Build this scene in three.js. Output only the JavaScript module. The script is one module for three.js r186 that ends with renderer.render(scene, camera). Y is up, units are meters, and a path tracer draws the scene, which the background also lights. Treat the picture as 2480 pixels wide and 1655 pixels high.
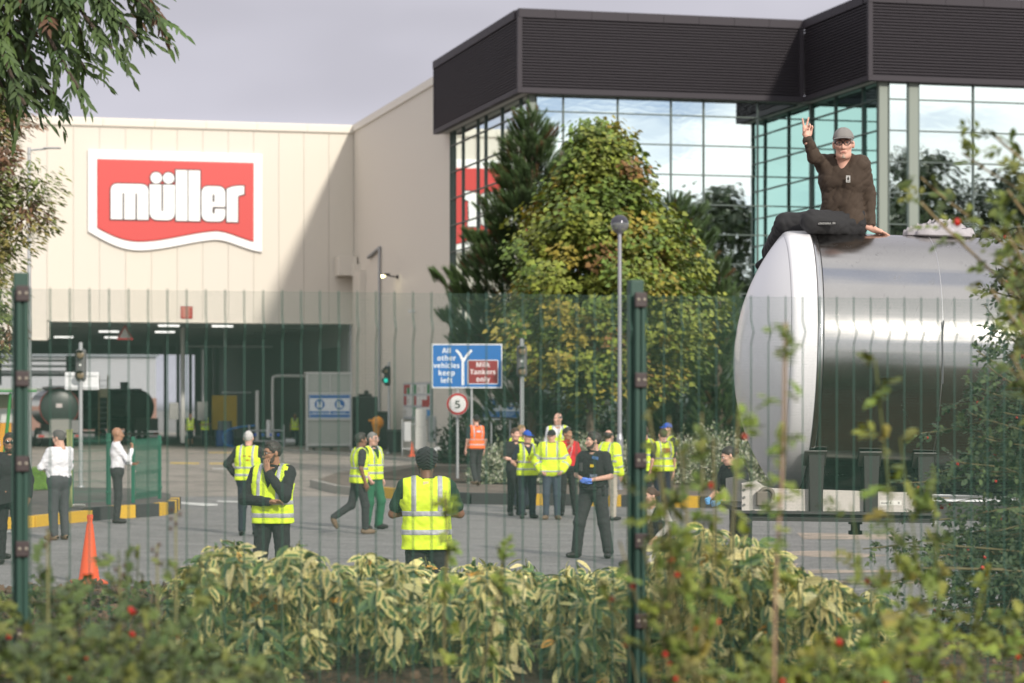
import * as THREE from 'three';
import { RoundedBoxGeometry } from 'three/addons/geometries/RoundedBoxGeometry.js';
import { mergeGeometries, toCreasedNormals } from 'three/addons/utils/BufferGeometryUtils.js';
import { RectAreaLightUniformsLib } from 'three/addons/lights/RectAreaLightUniformsLib.js';
import { createNoise2D, createNoise3D } from 'simplex-noise';

// ---------------------------------------------------------------- camera, sky, sun, exposure
const F = 5856, CX = 1240, HY = 985, EYE = 2.15;            // an 85 mm lens on a 36 mm wide frame, eye 2.15 m above the yard
RectAreaLightUniformsLib.init();
const scene = new THREE.Scene();
const camera = new THREE.PerspectiveCamera(2 * Math.atan(HY / F) * 180 / Math.PI, 2480 / (2 * HY), 0.5, 2500);
camera.setViewOffset(2480, 2 * HY, 0, 0, 2480, 1655);       // a level camera with a little rising shift
camera.position.set(0, EYE, 0);
camera.lookAt(0, EYE, -100);
camera.focus = 20.6;
camera.userData.fStop = 3.0;
const renderer = new THREE.WebGLRenderer({ antialias: true });
renderer.toneMapping = THREE.LinearToneMapping;
renderer.toneMappingExposure = 1.1;
renderer.shadowMap.enabled = true;

function mulberry(a) { return () => { a = (a + 0x6d2b79f5) | 0; let t = Math.imul(a ^ (a >>> 15), 1 | a); t = (t + Math.imul(t ^ (t >>> 7), 61 | t)) ^ t; return ((t ^ (t >>> 14)) >>> 0) / 4294967296; }; }
const noise2 = createNoise2D(mulberry(11)), noise3 = createNoise3D(mulberry(12));
const fbm3 = (x, y, z, o = 4) => { let s = 0, a = 0.5, f = 1; for (let i = 0; i < o; i++, a *= 0.5, f *= 2.03) s += a * noise3(x * f, y * f, z * f); return s; };
const fbm2 = (x, y, o = 4) => { let s = 0, a = 0.5, f = 1; for (let i = 0; i < o; i++, a *= 0.5, f *= 2.03) s += a * noise2(x * f, y * f); return s; };
const clamp = (x, a = 0, b = 1) => Math.min(b, Math.max(a, x)), mix = (a, b, t) => a + (b - a) * t, smooth = (a, b, x) => { const t = clamp((x - a) / (b - a)); return t * t * (3 - 2 * t); };
const D2R = Math.PI / 180;

const SUN = new THREE.Vector3(0.43, 0.46, 0.79).normalize();
const sun = new THREE.DirectionalLight(new THREE.Color(1, 0.93, 0.82), 3.5);
sun.name = 'sun';
sun.position.copy(SUN).multiplyScalar(180).add(new THREE.Vector3(0, 0, -60));
sun.target.position.set(0, 0, -60);
sun.castShadow = true; sun.shadow.radius = 6;
sun.shadow.mapSize.set(4096, 4096);
Object.assign(sun.shadow.camera, { left: -110, right: 110, top: 110, bottom: -110, near: 1, far: 420 });
scene.add(sun, sun.target);

{ // a broken, mostly clouded sky: lavender grey layer with brighter white tops on the sun's side and some blue gaps
  const W = 1536, H = 768, data = new Float32Array(W * H * 4);
  for (let r = 0; r < H; r++) {
    const up = ((r + 0.5) / H - 0.5) * Math.PI, y = Math.sin(up), cu = Math.cos(up), yy = Math.max(y, 0);
    for (let c = 0; c < W; c++) {
      const a = ((c + 0.5) / W - 0.5) * 2 * Math.PI, x = Math.cos(a) * cu, z = Math.sin(a) * cu;
      const k = 1 / (yy + 0.16), px = x * k, pz = z * k;
      const big = fbm3(px * 0.62 + 4.1, pz * 0.62 - 2.3, 1.7, 3), med = fbm3(px * 1.5 + 9.7, pz * 1.5, 5.2, 5), fine = fbm3(px * 4.2, pz * 4.2, 8.8, 4);
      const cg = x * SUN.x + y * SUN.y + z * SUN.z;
      const dens = 0.93 + big * 0.75 + med * 0.55 + fine * 0.12 - 0.22 * smooth(0.1, 0.9, cg);
      const cover = smooth(0.18, 0.6, dens);
      const blue = [mix(0.5, 0.16, Math.pow(yy, 0.45)), mix(0.62, 0.31, Math.pow(yy, 0.45)), mix(0.82, 0.68, Math.pow(yy, 0.5))];
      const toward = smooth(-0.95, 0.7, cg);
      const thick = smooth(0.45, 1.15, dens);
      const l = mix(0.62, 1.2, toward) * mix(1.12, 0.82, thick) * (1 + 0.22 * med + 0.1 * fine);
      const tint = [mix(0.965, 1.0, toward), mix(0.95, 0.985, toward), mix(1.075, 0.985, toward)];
      const i = (r * W + c) * 4;
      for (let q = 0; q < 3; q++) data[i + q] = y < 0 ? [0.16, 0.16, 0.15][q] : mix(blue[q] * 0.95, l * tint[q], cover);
      data[i + 3] = 1;
    }
  }
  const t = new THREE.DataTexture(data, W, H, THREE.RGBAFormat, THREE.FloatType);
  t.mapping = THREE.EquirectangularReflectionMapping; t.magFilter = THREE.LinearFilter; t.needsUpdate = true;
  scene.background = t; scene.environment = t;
}

// ---------------------------------------------------------------- helpers
const V = (x, y, z) => new THREE.Vector3(x, y, z);
const at = (px, py, Z) => V((px - CX) / F * Z, EYE - (py - HY) / F * Z, -Z);            // a photograph pixel at a distance Z becomes a place
const onGround = (px, Z, h = 0) => V((px - CX) / F * Z, h, -Z);
const col = (r, g, b) => new THREE.Color().setRGB(r, g, b);
const mats = {};
function mat(color, o = {}) {
  const phys = ['clearcoat', 'transmission', 'sheen', 'anisotropy', 'ior', 'specularIntensity'].some((k) => k in o);
  const m = phys ? new THREE.MeshPhysicalMaterial() : new THREE.MeshStandardMaterial();
  m.color = Array.isArray(color) ? col(...color) : new THREE.Color(color);
  m.roughness = 0.8; m.metalness = 0;
  Object.assign(m, o);
  return m;
}
const used = {};
function numbered(n) { used[n] = (used[n] ?? -1) + 1; return used[n] ? n + '_' + String(used[n]).padStart(3, '0') : n; }
function shadows(o) { o.castShadow = true; o.receiveShadow = true; return o; }
function thing(name, label, category, pos = [0, 0, 0], turn = 0, group, kind) {
  const o = new THREE.Group(); o.name = numbered(name); scene.add(o);
  if (pos.isVector3) o.position.copy(pos); else o.position.set(...pos);
  o.rotation.y = turn;
  o.userData = { label, category };
  if (group) o.userData.group = group;
  if (kind) o.userData.kind = kind;
  return o;
}
function part(parent, name, geo, m, stuff) {
  const o = shadows(new THREE.Mesh(Array.isArray(geo) ? merge(geo) : geo, m)); o.name = name; parent.add(o);
  if (stuff) o.userData.kind = 'stuff';
  return o;
}
function single(name, geo, m, label, category, group, kind) {
  const o = shadows(new THREE.Mesh(Array.isArray(geo) ? merge(geo) : geo, m)); o.name = numbered(name); scene.add(o);
  if (label) o.userData = { label, category };
  if (group) o.userData.group = group;
  if (kind) o.userData.kind = kind;
  return o;
}
function merge(list) {
  const keep = list.map((g) => { const q = g.index ? g.toNonIndexed() : g.clone(); for (const k of Object.keys(q.attributes)) if (!['position', 'normal', 'uv', 'color'].includes(k)) q.deleteAttribute(k); return q; });
  const hasColor = keep.every((g) => g.attributes.color), hasUv = keep.every((g) => g.attributes.uv);
  for (const g of keep) { if (!hasColor) g.deleteAttribute('color'); if (!hasUv) g.deleteAttribute('uv'); }
  return mergeGeometries(keep);
}
const bx = (w, h, d, x = 0, y = 0, z = 0, ry = 0, rz = 0, rx = 0) => { const g = new THREE.BoxGeometry(w, h, d); if (rx) g.rotateX(rx); if (rz) g.rotateZ(rz); if (ry) g.rotateY(ry); return g.translate(x, y, z); };
const rbx = (w, h, d, x = 0, y = 0, z = 0, r = 0.02, ry = 0) => { const g = new RoundedBoxGeometry(w, h, d, 2, Math.min(r, w / 2.05, h / 2.05, d / 2.05)); if (ry) g.rotateY(ry); return g.translate(x, y, z); };
const span = (x0, x1, y0, y1, z0, z1) => bx(x1 - x0, y1 - y0, z1 - z0, (x0 + x1) / 2, (y0 + y1) / 2, (z0 + z1) / 2);
function rod(a, b, r0, r1 = r0, seg = 10, open = false) {
  const d = b.clone().sub(a), l = d.length(), g = new THREE.CylinderGeometry(r1, r0, l, seg, 1, open);
  g.translate(0, l / 2, 0).applyQuaternion(new THREE.Quaternion().setFromUnitVectors(V(0, 1, 0), d.normalize())).translate(a.x, a.y, a.z);
  return g;
}
const tube = (pts, r, seg = 24, rad = 8) => new THREE.TubeGeometry(new THREE.CatmullRomCurve3(pts), seg, r, rad);
function sheet(pts, y, uvScale = 1) { // a flat polygon on the ground, pts are [x, z]
  const s = new THREE.Shape(pts.map(([x, z]) => new THREE.Vector2(x, -z)));
  const g = new THREE.ShapeGeometry(s, 6); g.rotateX(-Math.PI / 2).translate(0, y, 0);
  const p = g.attributes.position, uv = new Float32Array(p.count * 2);
  for (let i = 0; i < p.count; i++) { uv[i * 2] = p.getX(i) * uvScale; uv[i * 2 + 1] = p.getZ(i) * uvScale; }
  g.setAttribute('uv', new THREE.BufferAttribute(uv, 2));
  return g;
}
function tex(n, fn, srgb = true, repeat = 1) {
  const d = new Uint8Array(n * n * 4);
  for (let y = 0; y < n; y++) for (let x = 0; x < n; x++) { const v = fn(x / n, y / n, x, y), i = (y * n + x) * 4; for (let q = 0; q < 3; q++) d[i + q] = clamp(Array.isArray(v) ? v[q] : v) * 255; d[i + 3] = 255; }
  const t = new THREE.DataTexture(d, n, n); t.magFilter = THREE.LinearFilter; t.wrapS = t.wrapT = THREE.RepeatWrapping;
  if (srgb) t.colorSpace = THREE.SRGBColorSpace;
  t.repeat.set(repeat, repeat); t.needsUpdate = true;
  return t;
}
const tile = (u, v, f, z, o = 4) => { const a = u * 2 * Math.PI, b = v * 2 * Math.PI, R = f / (2 * Math.PI); let s = 0, amp = 0.5, k = 1; for (let i = 0; i < o; i++, amp *= 0.5, k *= 2) s += amp * noise3(Math.cos(a) * R * k + z, Math.sin(a) * R * k + Math.cos(b) * R * k * 1.3, Math.sin(b) * R * k); return s; };
function canvasTex(w, h, draw) {
  const c = document.createElement('canvas'); c.width = w; c.height = h; draw(c.getContext('2d'), w, h);
  const t = new THREE.CanvasTexture(c); t.colorSpace = THREE.SRGBColorSpace; t.magFilter = THREE.LinearFilter; return t;
}
// ---------------------------------------------------------------- ground, roads, verge
const TH = 14.5 * D2R, cT = Math.cos(TH), sT = Math.sin(TH);
const KX = -8.18, KZ = 125;                                                        // inner corner of the plant: where the signed front meets the side wall
const grid = (x, z) => [KX + x * cT + z * sT, -(KZ + x * sT - z * cT)];            // plant's own axes (x along the front, z out of it) to the world's x, z
const gridV = (x, y, z) => { const [a, b] = grid(x, z); return V(a, y, b); };
const asphaltTex = tex(512, (u, v) => { const f = tile(u, v, 90, 3, 3), g = tile(u, v, 7, 9, 4), c = tile(u, v, 3, 21, 3); const l = 0.47 + f * 0.2 + g * 0.05 + c * 0.05; return [l, l * 0.99, l * 0.985]; });
const asphaltBump = tex(512, (u, v) => 0.5 + tile(u, v, 120, 5, 3) * 0.5, false);
const asphalt = mat([1, 0.99, 0.97], { map: asphaltTex, bumpMap: asphaltBump, bumpScale: 0.012, roughness: 0.9 });
const concreteTex = tex(512, (u, v) => { const f = tile(u, v, 60, 31, 3), g = tile(u, v, 5, 41, 4), c = tile(u, v, 2.2, 51, 4), s = smooth(0.12, 0.3, c) * 0.07; const l = 0.62 + f * 0.07 + g * 0.09 - s; return [l, l * 0.945, l * 0.88]; });
const concrete = mat([0.74, 0.74, 0.74], { map: concreteTex, roughness: 0.92 });
const kerbGrey = mat([0.25, 0.24, 0.22], { roughness: 0.95 });
const soilTex = tex(512, (u, v) => { const f = tile(u, v, 60, 61, 4), g = tile(u, v, 9, 71, 3); const l = 0.36 + f * 0.3 + g * 0.1; return [l * 1.1, l * 0.84, l * 0.64]; });
{
  const g = new THREE.PlaneGeometry(1600, 1400, 1, 1); g.rotateX(-Math.PI / 2).translate(0, 0, -400);
  const p = g.attributes.position, uv = g.attributes.uv; for (let i = 0; i < p.count; i++) uv.setXY(i, p.getX(i) / 3.1, p.getZ(i) / 3.1);
  single('yard_asphalt', g, asphalt, undefined, undefined, undefined, 'structure');
  // pale concrete apron in front of the loading bay, laid in bays
  const slab = (pts, n) => single(n, sheet(pts, 0.004, 1 / 6), concrete, undefined, undefined, undefined, 'structure');
  slab([[-30, -57.6], [30, -57.6], ...[[60, 62], [-40, 62], [-40, -70], [60, -70]].map(([x, z]) => grid(x, z)).reverse().slice(0, 0), [30, -200], [-60, -200]], 'concrete_apron');
  // dark joints between the apron's bays
  const j = [];
  for (const z of [12, 26, 40, 54]) { const [a, b] = grid(-35, z), [c, d] = grid(-4.6, z); if (-b > 59) j.push(rod(V(a, 0.0, b), V(c, 0.0, d), 0.012, 0.012, 4)); }
  for (const x of [-8.5, -13, -17.5, -22]) { const [a, b] = grid(x, 1), [c, d] = grid(x, 62); j.push(rod(V(a, 0.0, b), V(c, 0.0, d), 0.012, 0.012, 4)); }
  single('apron_joints', j, mat([0.05, 0.05, 0.05]), undefined, undefined, undefined, 'structure');
  // trench reinstatements: paler concrete strips let into the asphalt under the trailer
  const pale = mat([1, 0.92, 0.86], { map: concreteTex, roughness: 0.9 });
  const patch = (pts) => sheet(pts.map(([px, py]) => { const Z = F * EYE / (py - HY); return [(px - CX) / F * Z, -Z]; }), 0.004, 1 / 3);
  single('concrete_patch', patch([[1930, 1291], [2180, 1296], [2188, 1308], [1946, 1307]]), pale, undefined, undefined, undefined, 'structure');
  single('concrete_patch', patch([[1855, 1341], [1930, 1336], [2000, 1335], [2080, 1341], [2160, 1346], [2090, 1352], [1980, 1350], [1900, 1344]]), pale, undefined, undefined, undefined, 'structure');
  single('concrete_patch', patch([[1800, 1372], [1850, 1364], [1935, 1366], [1925, 1374], [1950, 1381], [2200, 1382], [2200, 1387], [1960, 1390], [1965, 1400], [2010, 1407], [2230, 1411], [2230, 1416], [1980, 1411], [1900, 1397], [1800, 1392]]), pale, undefined, undefined, undefined, 'structure');
  single('concrete_patch', patch([[430, 1374], [560, 1359], [780, 1360], [790, 1372], [640, 1386], [470, 1387]]), pale, undefined, undefined, undefined, 'structure');
  // tar-dark cracks wandering across the asphalt
  for (const [x0, Z0, x1, Z1, q] of [[-6, 33.5, 3.5, 35, 1], [-1.5, 29.5, 3, 28.6, 2], [2.2, 40, 8, 41, 3], [-7, 44, -2, 43.2, 4]]) {
    const a = [], b = []; for (let i = 0; i <= 40; i++) { const t = i / 40, x = mix(x0, x1, t), z = -mix(Z0, Z1, t) + 0.25 * noise2(t * 9, q) + 0.08 * noise2(t * 40, q + 9), w = 0.012 + 0.012 * Math.abs(noise2(t * 14, q + 4)); a.push([x, z + w]); b.unshift([x, z - w]); }
    single('asphalt_crack', sheet([...a, ...b], 0.004), mat([0.035, 0.035, 0.037]), undefined, undefined, undefined, 'structure');
  }
  // worn white and yellow road markings
  const white = mat([0.55, 0.55, 0.52], { roughness: 0.9 }), yellow = mat([0.6, 0.42, 0.06], { roughness: 0.9 });
  const mark = (n, pts, m, y = 0.008) => single(n, sheet(pts.map(([px, py]) => { const Z = F * EYE / (py - HY); return [(px - CX) / F * Z, -Z]; }), y), m, undefined, undefined, undefined, 'structure');
  mark('road_marking', [[412, 1217], [440, 1217], [525, 1222], [528, 1226], [495, 1227], [418, 1220]], white);
  mark('road_marking', [[524, 1214], [600, 1216], [602, 1219], [528, 1217]], white);
  mark('road_marking', [[412, 1121], [482, 1122.5], [482, 1125], [412, 1123.5]], yellow, 0.01);
  mark('road_marking', [[507, 1122.5], [560, 1123], [560, 1125.5], [507, 1125]], yellow, 0.01);
  mark('road_marking', [[505, 1096], [600, 1097], [600, 1098.5], [505, 1097.5]], yellow, 0.01);
  mark('road_marking', [[515, 1135], [556, 1136], [556, 1138], [515, 1137]], white, 0.01);
  mark('road_marking', [[0, 1286], [27, 1287], [27, 1291], [0, 1290]], white);
}
// planted bank between the yard and the boundary fence
const bankH = (x, Z) => {
  const crest = mix(1.06, 0.78, smooth(-0.5, 4.0, x)), toe = mix(21.2, 18.2, smooth(1.0, 4.0, x));
  const up = crest * (1 - smooth(14.6, toe, Z)), near = mix(0.62, 1, smooth(3, 13.5, Z));
  return up * near + (Z < toe - 0.4 ? 0.05 * fbm2(x * 1.1, Z * 1.1, 3) : 0) - 0.03;
};
{
  const g = new THREE.PlaneGeometry(70, 30, 280, 120); g.rotateX(-Math.PI / 2).translate(0, 0, -7);
  const p = g.attributes.position, uv = g.attributes.uv;
  for (let i = 0; i < p.count; i++) { const x = p.getX(i), Z = -p.getZ(i); p.setY(i, bankH(x, Z)); uv.setXY(i, x / 1.6, Z / 1.6); }
  g.computeVertexNormals();
  single('planted_bank', g, mat([0.5, 0.5, 0.5], { map: soilTex, bumpMap: soilTex, bumpScale: 0.04, roughness: 1 }), undefined, undefined, undefined, 'structure');
  // bark chips and clods lying on the bank
  const r = mulberry(77), chip = new THREE.IcosahedronGeometry(1, 0), N = 9000, m = new THREE.InstancedMesh(chip, mat([1, 1, 1], { roughness: 1 }), N), q = new THREE.Object3D(), c = new THREE.Color();
  for (let i = 0; i < N; i++) {
    const x = (r() - 0.5) * 11, Z = 10 + r() * 9, s = 0.012 + 0.02 * r() * r();
    q.position.set(x, bankH(x, Z) + s * 0.2, -Z); q.rotation.set(r() * 6, r() * 6, r() * 6); q.scale.set(s * 2, s * 0.6, s * (0.7 + r())); q.updateMatrix(); m.setMatrixAt(i, q.matrix);
    const t = 0.5 + r(); c.setRGB(0.11 * t, 0.07 * t, 0.045 * t); m.setColorAt(i, c);
  }
  shadows(m); m.name = 'bark_chips'; m.userData = { label: 'brown bark chips and clods scattered over the planted bank', category: 'mulch', kind: 'stuff' }; scene.add(m);
}
// ---------------------------------------------------------------- painted kerbs and raised islands
const kerbYellow = mat([0.62, 0.38, 0.035], { roughness: 0.75, bumpMap: asphaltBump, bumpScale: 0.002 }), kerbBlack = mat([0.045, 0.045, 0.047], { roughness: 0.8 }), kerbPlain = mat([0.3, 0.28, 0.25], { roughness: 0.95 });
function kerbBlock(parent, a, b, h, m, flare = 0.28) { // a profiled kerb unit from a to b (x, z), its splayed foot towards the road
  const dx = b[0] - a[0], dz = b[1] - a[1], L = Math.hypot(dx, dz) - 0.006;
  const s = new THREE.Shape();
  s.moveTo(-0.2, -0.05); s.lineTo(flare, -0.05); s.lineTo(flare, 0.012); s.quadraticCurveTo(0.05, 0.02, 0.03, h * 0.45); s.lineTo(0.01, h * 0.8); s.quadraticCurveTo(0.005, h, -0.05, h); s.lineTo(-0.2, h);
  const g = new THREE.ExtrudeGeometry(s, { depth: L, bevelEnabled: false, curveSegments: 5 });
  const o = part(parent, 'kerb_block', g, m);
  o.position.set(a[0], 0, a[1]); o.rotation.y = Math.atan2(dx, dz);   // extrude runs along +z; +x of the profile is the road side
  return o;
}
function kerbRun(parent, pts, h, unit, pattern, start = 0) {
  let k = start;
  for (let i = 0; i + 1 < pts.length; i++) {
    const a = pts[i], b = pts[i + 1], L = Math.hypot(b[0] - a[0], b[1] - a[1]), n = Math.max(1, Math.round(L / unit));
    for (let j = 0; j < n; j++, k++) kerbBlock(parent, [mix(a[0], b[0], j / n), mix(a[1], b[1], j / n)], [mix(a[0], b[0], (j + 1) / n), mix(a[1], b[1], (j + 1) / n)], h, pattern(k));
  }
}
const gp = (px, py) => { const Z = F * EYE / (py - HY); return [(px - CX) / F * Z, -Z]; };
{ // island with the maple, signs and hedge
  const island = thing('traffic_island', 'raised paved traffic island edged with yellow and black kerbs', 'traffic island', [0, 0, 0], 0, undefined, 'structure');
  const front = [gp(768, 1180), gp(830, 1196), gp(930, 1205), gp(1040, 1215), gp(1150, 1221), gp(1700, 1230), gp(2300, 1236), gp(2700, 1238)];
  const sl = front.map(([x, z]) => [x, z - 0.16]);
  part(island, 'paving', sheet([...sl, [30, -80], [10, -84], [-3, -84], [-5.2, -72]], 0.19, 1 / 3), mat([0.42, 0.37, 0.34], { map: concreteTex, roughness: 0.95 }));
  kerbRun(island, front.slice(0, 3), 0.2, 0.9, () => kerbPlain);
  kerbRun(island, front.slice(2), 0.25, 0.92, (k) => (Math.floor(k / (k < 5 ? 1.3 : 1)) % 2 ? kerbBlack : kerbYellow));
  // planting bed soil and grass at the sign end
  part(island, 'planting_bed', sheet([[-4.2, -66], [-1.8, -62.5], [0, -60.5], [12, -60.5], [26, -62], [26, -79], [-3, -79]], 0.215, 0.6), mat([0.4, 0.4, 0.4], { map: soilTex, roughness: 1 }));
}
{ // island with the green gate and the bald man, curving kerb
  const island = thing('pavement_corner', 'pavement corner edged with wavy yellow and black kerbs below a green gate', 'pavement', [0, 0, 0], 0, undefined, 'structure');
  const front = [gp(-120, 1293), gp(0, 1281), gp(62, 1277), gp(140, 1268), gp(200, 1262), gp(255, 1257), gp(310, 1254), gp(365, 1250), gp(400, 1244), gp(415, 1232)];
  const back = gp(412, 1216);
  part(island, 'paving', sheet([...front.map(([x, z]) => [x - 0.02, z - 0.2]), [back[0], back[1]], [-9.0, -58], [-16, -62], [-22, -58], [-22, -42]], 0.185, 1 / 3), mat([0.26, 0.26, 0.27], { map: concreteTex, roughness: 0.95 }));
  kerbRun(island, front.slice(0, 5), 0.2, 0.85, (k) => (k === 6 ? kerbBlack : kerbYellow));
  kerbRun(island, front.slice(4), 0.25, 0.6, (k) => (k % 2 ? kerbYellow : kerbBlack));
}
{ // raised footway along the side wall with the cabinet and the bins
  const walk = thing('footway', 'grey raised footway along the cream side wall', 'footway', [0, 0, 0], 0, undefined, 'structure');
  const line = [grid(-1.2, 2.5), grid(-4.3, 3.2), grid(-4.6, 6), grid(-3.9, 20), grid(-3.5, 31), grid(-1.6, 37)];
  part(walk, 'paving', sheet([...line.slice().reverse().map(([x, z]) => [x, z]), grid(0, 2.5), grid(0, 40)].reverse(), 0.118, 1 / 3), mat([0.34, 0.32, 0.3], { map: concreteTex, roughness: 0.95 }));
  kerbRun(walk, line, 0.13, 1.6, () => kerbGrey);
}
{ // mown grass on the corner at the left
  const g0 = sheet([gp(40, 1212), gp(118, 1206), gp(160, 1196), gp(150, 1158), gp(40, 1150), gp(-200, 1150), gp(-200, 1216)].map(([x, z]) => [x, z]), 0.2, 0.5);
  single('grass_patch', g0, mat([0.09, 0.15, 0.03], { roughness: 1 }), undefined, undefined, undefined, 'structure');
  const r = mulberry(5), blade = new THREE.BufferGeometry();
  blade.setAttribute('position', new THREE.Float32BufferAttribute([-0.006, 0, 0, 0.006, 0, 0, 0.01, 0.09, 0.02], 3)); blade.computeVertexNormals();
  const N = 14000, m = new THREE.InstancedMesh(blade, mat([1, 1, 1], { roughness: 0.9 }), N), q = new THREE.Object3D(), c = new THREE.Color();
  for (let i = 0; i < N; i++) {
    const [x, z] = gp(-60 + 215 * r(), 1153 + 54 * r()); q.position.set(x, 0.2, z); q.rotation.set(0, r() * 6.3, (r() - 0.5) * 0.8); q.scale.setScalar(0.7 + r() * 0.9); q.updateMatrix(); m.setMatrixAt(i, q.matrix);
    const t = 0.6 + 0.8 * r(); c.setRGB(0.12 * t, 0.22 * t, 0.04 * t); m.setColorAt(i, c);
  }
  shadows(m); m.name = 'grass_blades'; m.userData = { label: 'short green grass beside the pavement corner with the green gate', category: 'grass', kind: 'stuff' }; scene.add(m);
}
// ---------------------------------------------------------------- plant building with the sign
const cream = mat([0.585, 0.545, 0.48], { roughness: 0.62 }), creamTrim = mat([0.62, 0.58, 0.51], { roughness: 0.5 }), creamSide = cream;
const dark = mat([0.42, 0.42, 0.41], { roughness: 0.8 }), steelGrey = mat([0.33, 0.34, 0.35], { roughness: 0.5, metalness: 0.6 }), galv = mat([0.42, 0.43, 0.44], { roughness: 0.45, metalness: 0.75 });
const WALLTOP = 16.7, BAY = 6.48, BAYLOW = 5.54;
const plant = thing('plant_building', 'cream clad dairy plant with a wide open loading bay', 'building', [KX, 0, -KZ], TH);
{
  const P = 1.3, R = mulberry(31);
  const tones = [cream, mat([0.582, 0.543, 0.482], { roughness: 0.62 }), mat([0.589, 0.547, 0.477], { roughness: 0.6 })];
  for (let i = 0; i < 25; i++) { // front cladding: upright flat panels with recessed joints
    const x1 = -0.02 - i * P, x0 = x1 - P + 0.016, low = x1 < -15.5 ? BAYLOW : BAY;
    part(plant, 'wall_panel', bx(x1 - x0, WALLTOP - 0.45 - low, 0.1, (x0 + x1) / 2, (WALLTOP - 0.45 + low) / 2, -0.05), tones[Math.floor(R() * 3)]);
  }
  part(plant, 'panel_backing', span(-33, 0.1, BAY + 0.05, WALLTOP - 0.5, -0.3, -0.085), cream);
  for (let i = 0; i < 13; i++) { // roof edge flashing in lengths
    const x1 = 0.15 - i * 2.6, x0 = x1 - 2.588;
    const s = new THREE.Shape(); s.moveTo(-0.4, -0.46); s.lineTo(0.06, -0.46); s.lineTo(0.12, -0.4); s.lineTo(0.12, -0.07); s.quadraticCurveTo(0.12, 0, 0.04, 0.0); s.lineTo(-0.4, -0.02);
    const g = new THREE.ExtrudeGeometry(s, { depth: x1 - x0, bevelEnabled: false, curveSegments: 4 }); g.rotateY(-Math.PI / 2).translate(x1, WALLTOP, 0);
    part(plant, 'roof_flashing', g.scale(1, 1, 1), creamTrim);
  }
  // side wall coming towards us: finely ribbed panels
  const ribs = [];
  for (let z = 0; z < 35.2; z += 0.25) { ribs.push(span(0.0, 0.12, 0.1, WALLTOP - 0.35, z, z + 0.236)); }
  for (let k = 0; k < 14; k++) part(plant, 'side_wall_panel', ribs.slice(k * 10, k * 10 + 10), creamSide);
  part(plant, 'side_wall_core', span(0.03, 3, 0, WALLTOP - 0.4, -1, 35), cream);
  part(plant, 'side_wall_flashing', [span(-0.08, 3, WALLTOP - 0.36, WALLTOP, 0.13, 35.3)], creamTrim);
  part(plant, 'lintel_trim', [span(-15.48, -0.02, BAY - 0.07, BAY + 0.0, -0.25, 0.03), span(-33, -15.6, BAYLOW - 0.07, BAYLOW, -0.25, 0.03), span(-15.58, -15.49, BAYLOW, BAY - 0.08, -0.2, 0.03)], creamTrim);
  // box duct and boxed column in the inner corner
  part(plant, 'duct_box', [rbx(0.95, 1.0, 1.2, -0.55, 9.35, 0.7, 0.02), rbx(0.5, 0.62, 0.5, 0.0 - 0.1, 9.1, 1.5, 0.02)], cream);
  part(plant, 'corner_column', [span(-0.32, -0.003, 0.1, 9.0, 1.35, 3.2)], cream);
  part(plant, 'pipe_bracket', [rod(V(-0.1, 9.6, 4.4), V(-0.1, 9.9, 7.2), 0.09, 0.09, 8), rod(V(-0.1, 9.9, 7.2), V(-0.12, 0.1, 7.2), 0.07, 0.07, 8)], steelGrey);
  // hall interior: floor is the apron; roof, right wall, back wall with an open rear, left wall
  const inside = mat([0.26, 0.27, 0.26], { roughness: 0.85 }), insideDark = steelGrey;
  part(plant, 'hall_roof', span(-33, 0, BAY + 0.6, BAY + 0.9, -52, -0.4), insideDark);
  part(plant, 'hall_right_wall', span(-0.1, 0.028, 0, BAY + 0.6, -52, -1.05), inside);
  part(plant, 'hall_left_wall', span(-33.4, -33, 0, BAY + 0.9, -52, 0), inside);
  part(plant, 'hall_roof_deck', span(-33, 3, WALLTOP - 0.8, WALLTOP - 0.5, -52, -0.35), dark);
  part(plant, 'hall_rear_wall', [span(-33, -1.8, 5.9, BAY + 0.6, -52.3, -52.02), span(-1.8, 0, 0, BAY + 0.6, -52.3, -52.02)], inside);
  for (let k = 0; k < 8; k++) part(plant, 'roof_beam', [span(-32.9, -0.12, BAY - 0.05, BAY + 0.1, -4 - k * 6.2, -3.75 - k * 6.2), span(-32.9, -0.12, BAY + 0.45, BAY + 0.59, -4 - k * 6.2, -3.75 - k * 6.2)], steelGrey);
  for (let k = 0; k < 3; k++) part(plant, 'pipe_run', [rod(V(-24, 5.2 - k * 0.36, -40 - k), V(-10.6, 5.2 - k * 0.36, -40 - k), 0.07, 0.07, 8)], galv);
  for (let k = 0; k < 5; k++) part(plant, 'service_column', [span(-5.6 + k * 0.95, -5.4 + k * 0.95, 0, 6.4, -38 - k, -37.8 - k)], k % 2 ? steelGrey : insideDark);
  part(plant, 'gantry', [span(-25, -11, 4.2, 4.4, -44, -43.7), span(-25, -11, 3.3, 3.38, -44, -43.9), span(-16.6, -15.9, 3.6, 5.6, -43.6, -43.2), span(-11.6, -10.9, 3.6, 5.6, -43.6, -43.2)], insideDark);
  // pale pipes against the right-hand wall
  part(plant, 'process_pipe', tube([V(-3.6, 0.2, -4), V(-3.6, 3.6, -4), V(-3.58, 3.72, -4), V(-3.45, 3.76, -4), V(-1, 3.76, -4)], 0.075, 40), mat([0.6, 0.6, 0.58], { roughness: 0.35 }));
  part(plant, 'process_pipe', rod(V(-8.0, 0.2, -7), V(-8.0, 6.4, -7), 0.13, 0.13, 10), mat([0.55, 0.55, 0.53], { roughness: 0.35 }));
  part(plant, 'process_pipe', rod(V(-6.9, 1.2, -7), V(-6.9, 5.2, -7), 0.09, 0.09, 10), galv);
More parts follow.
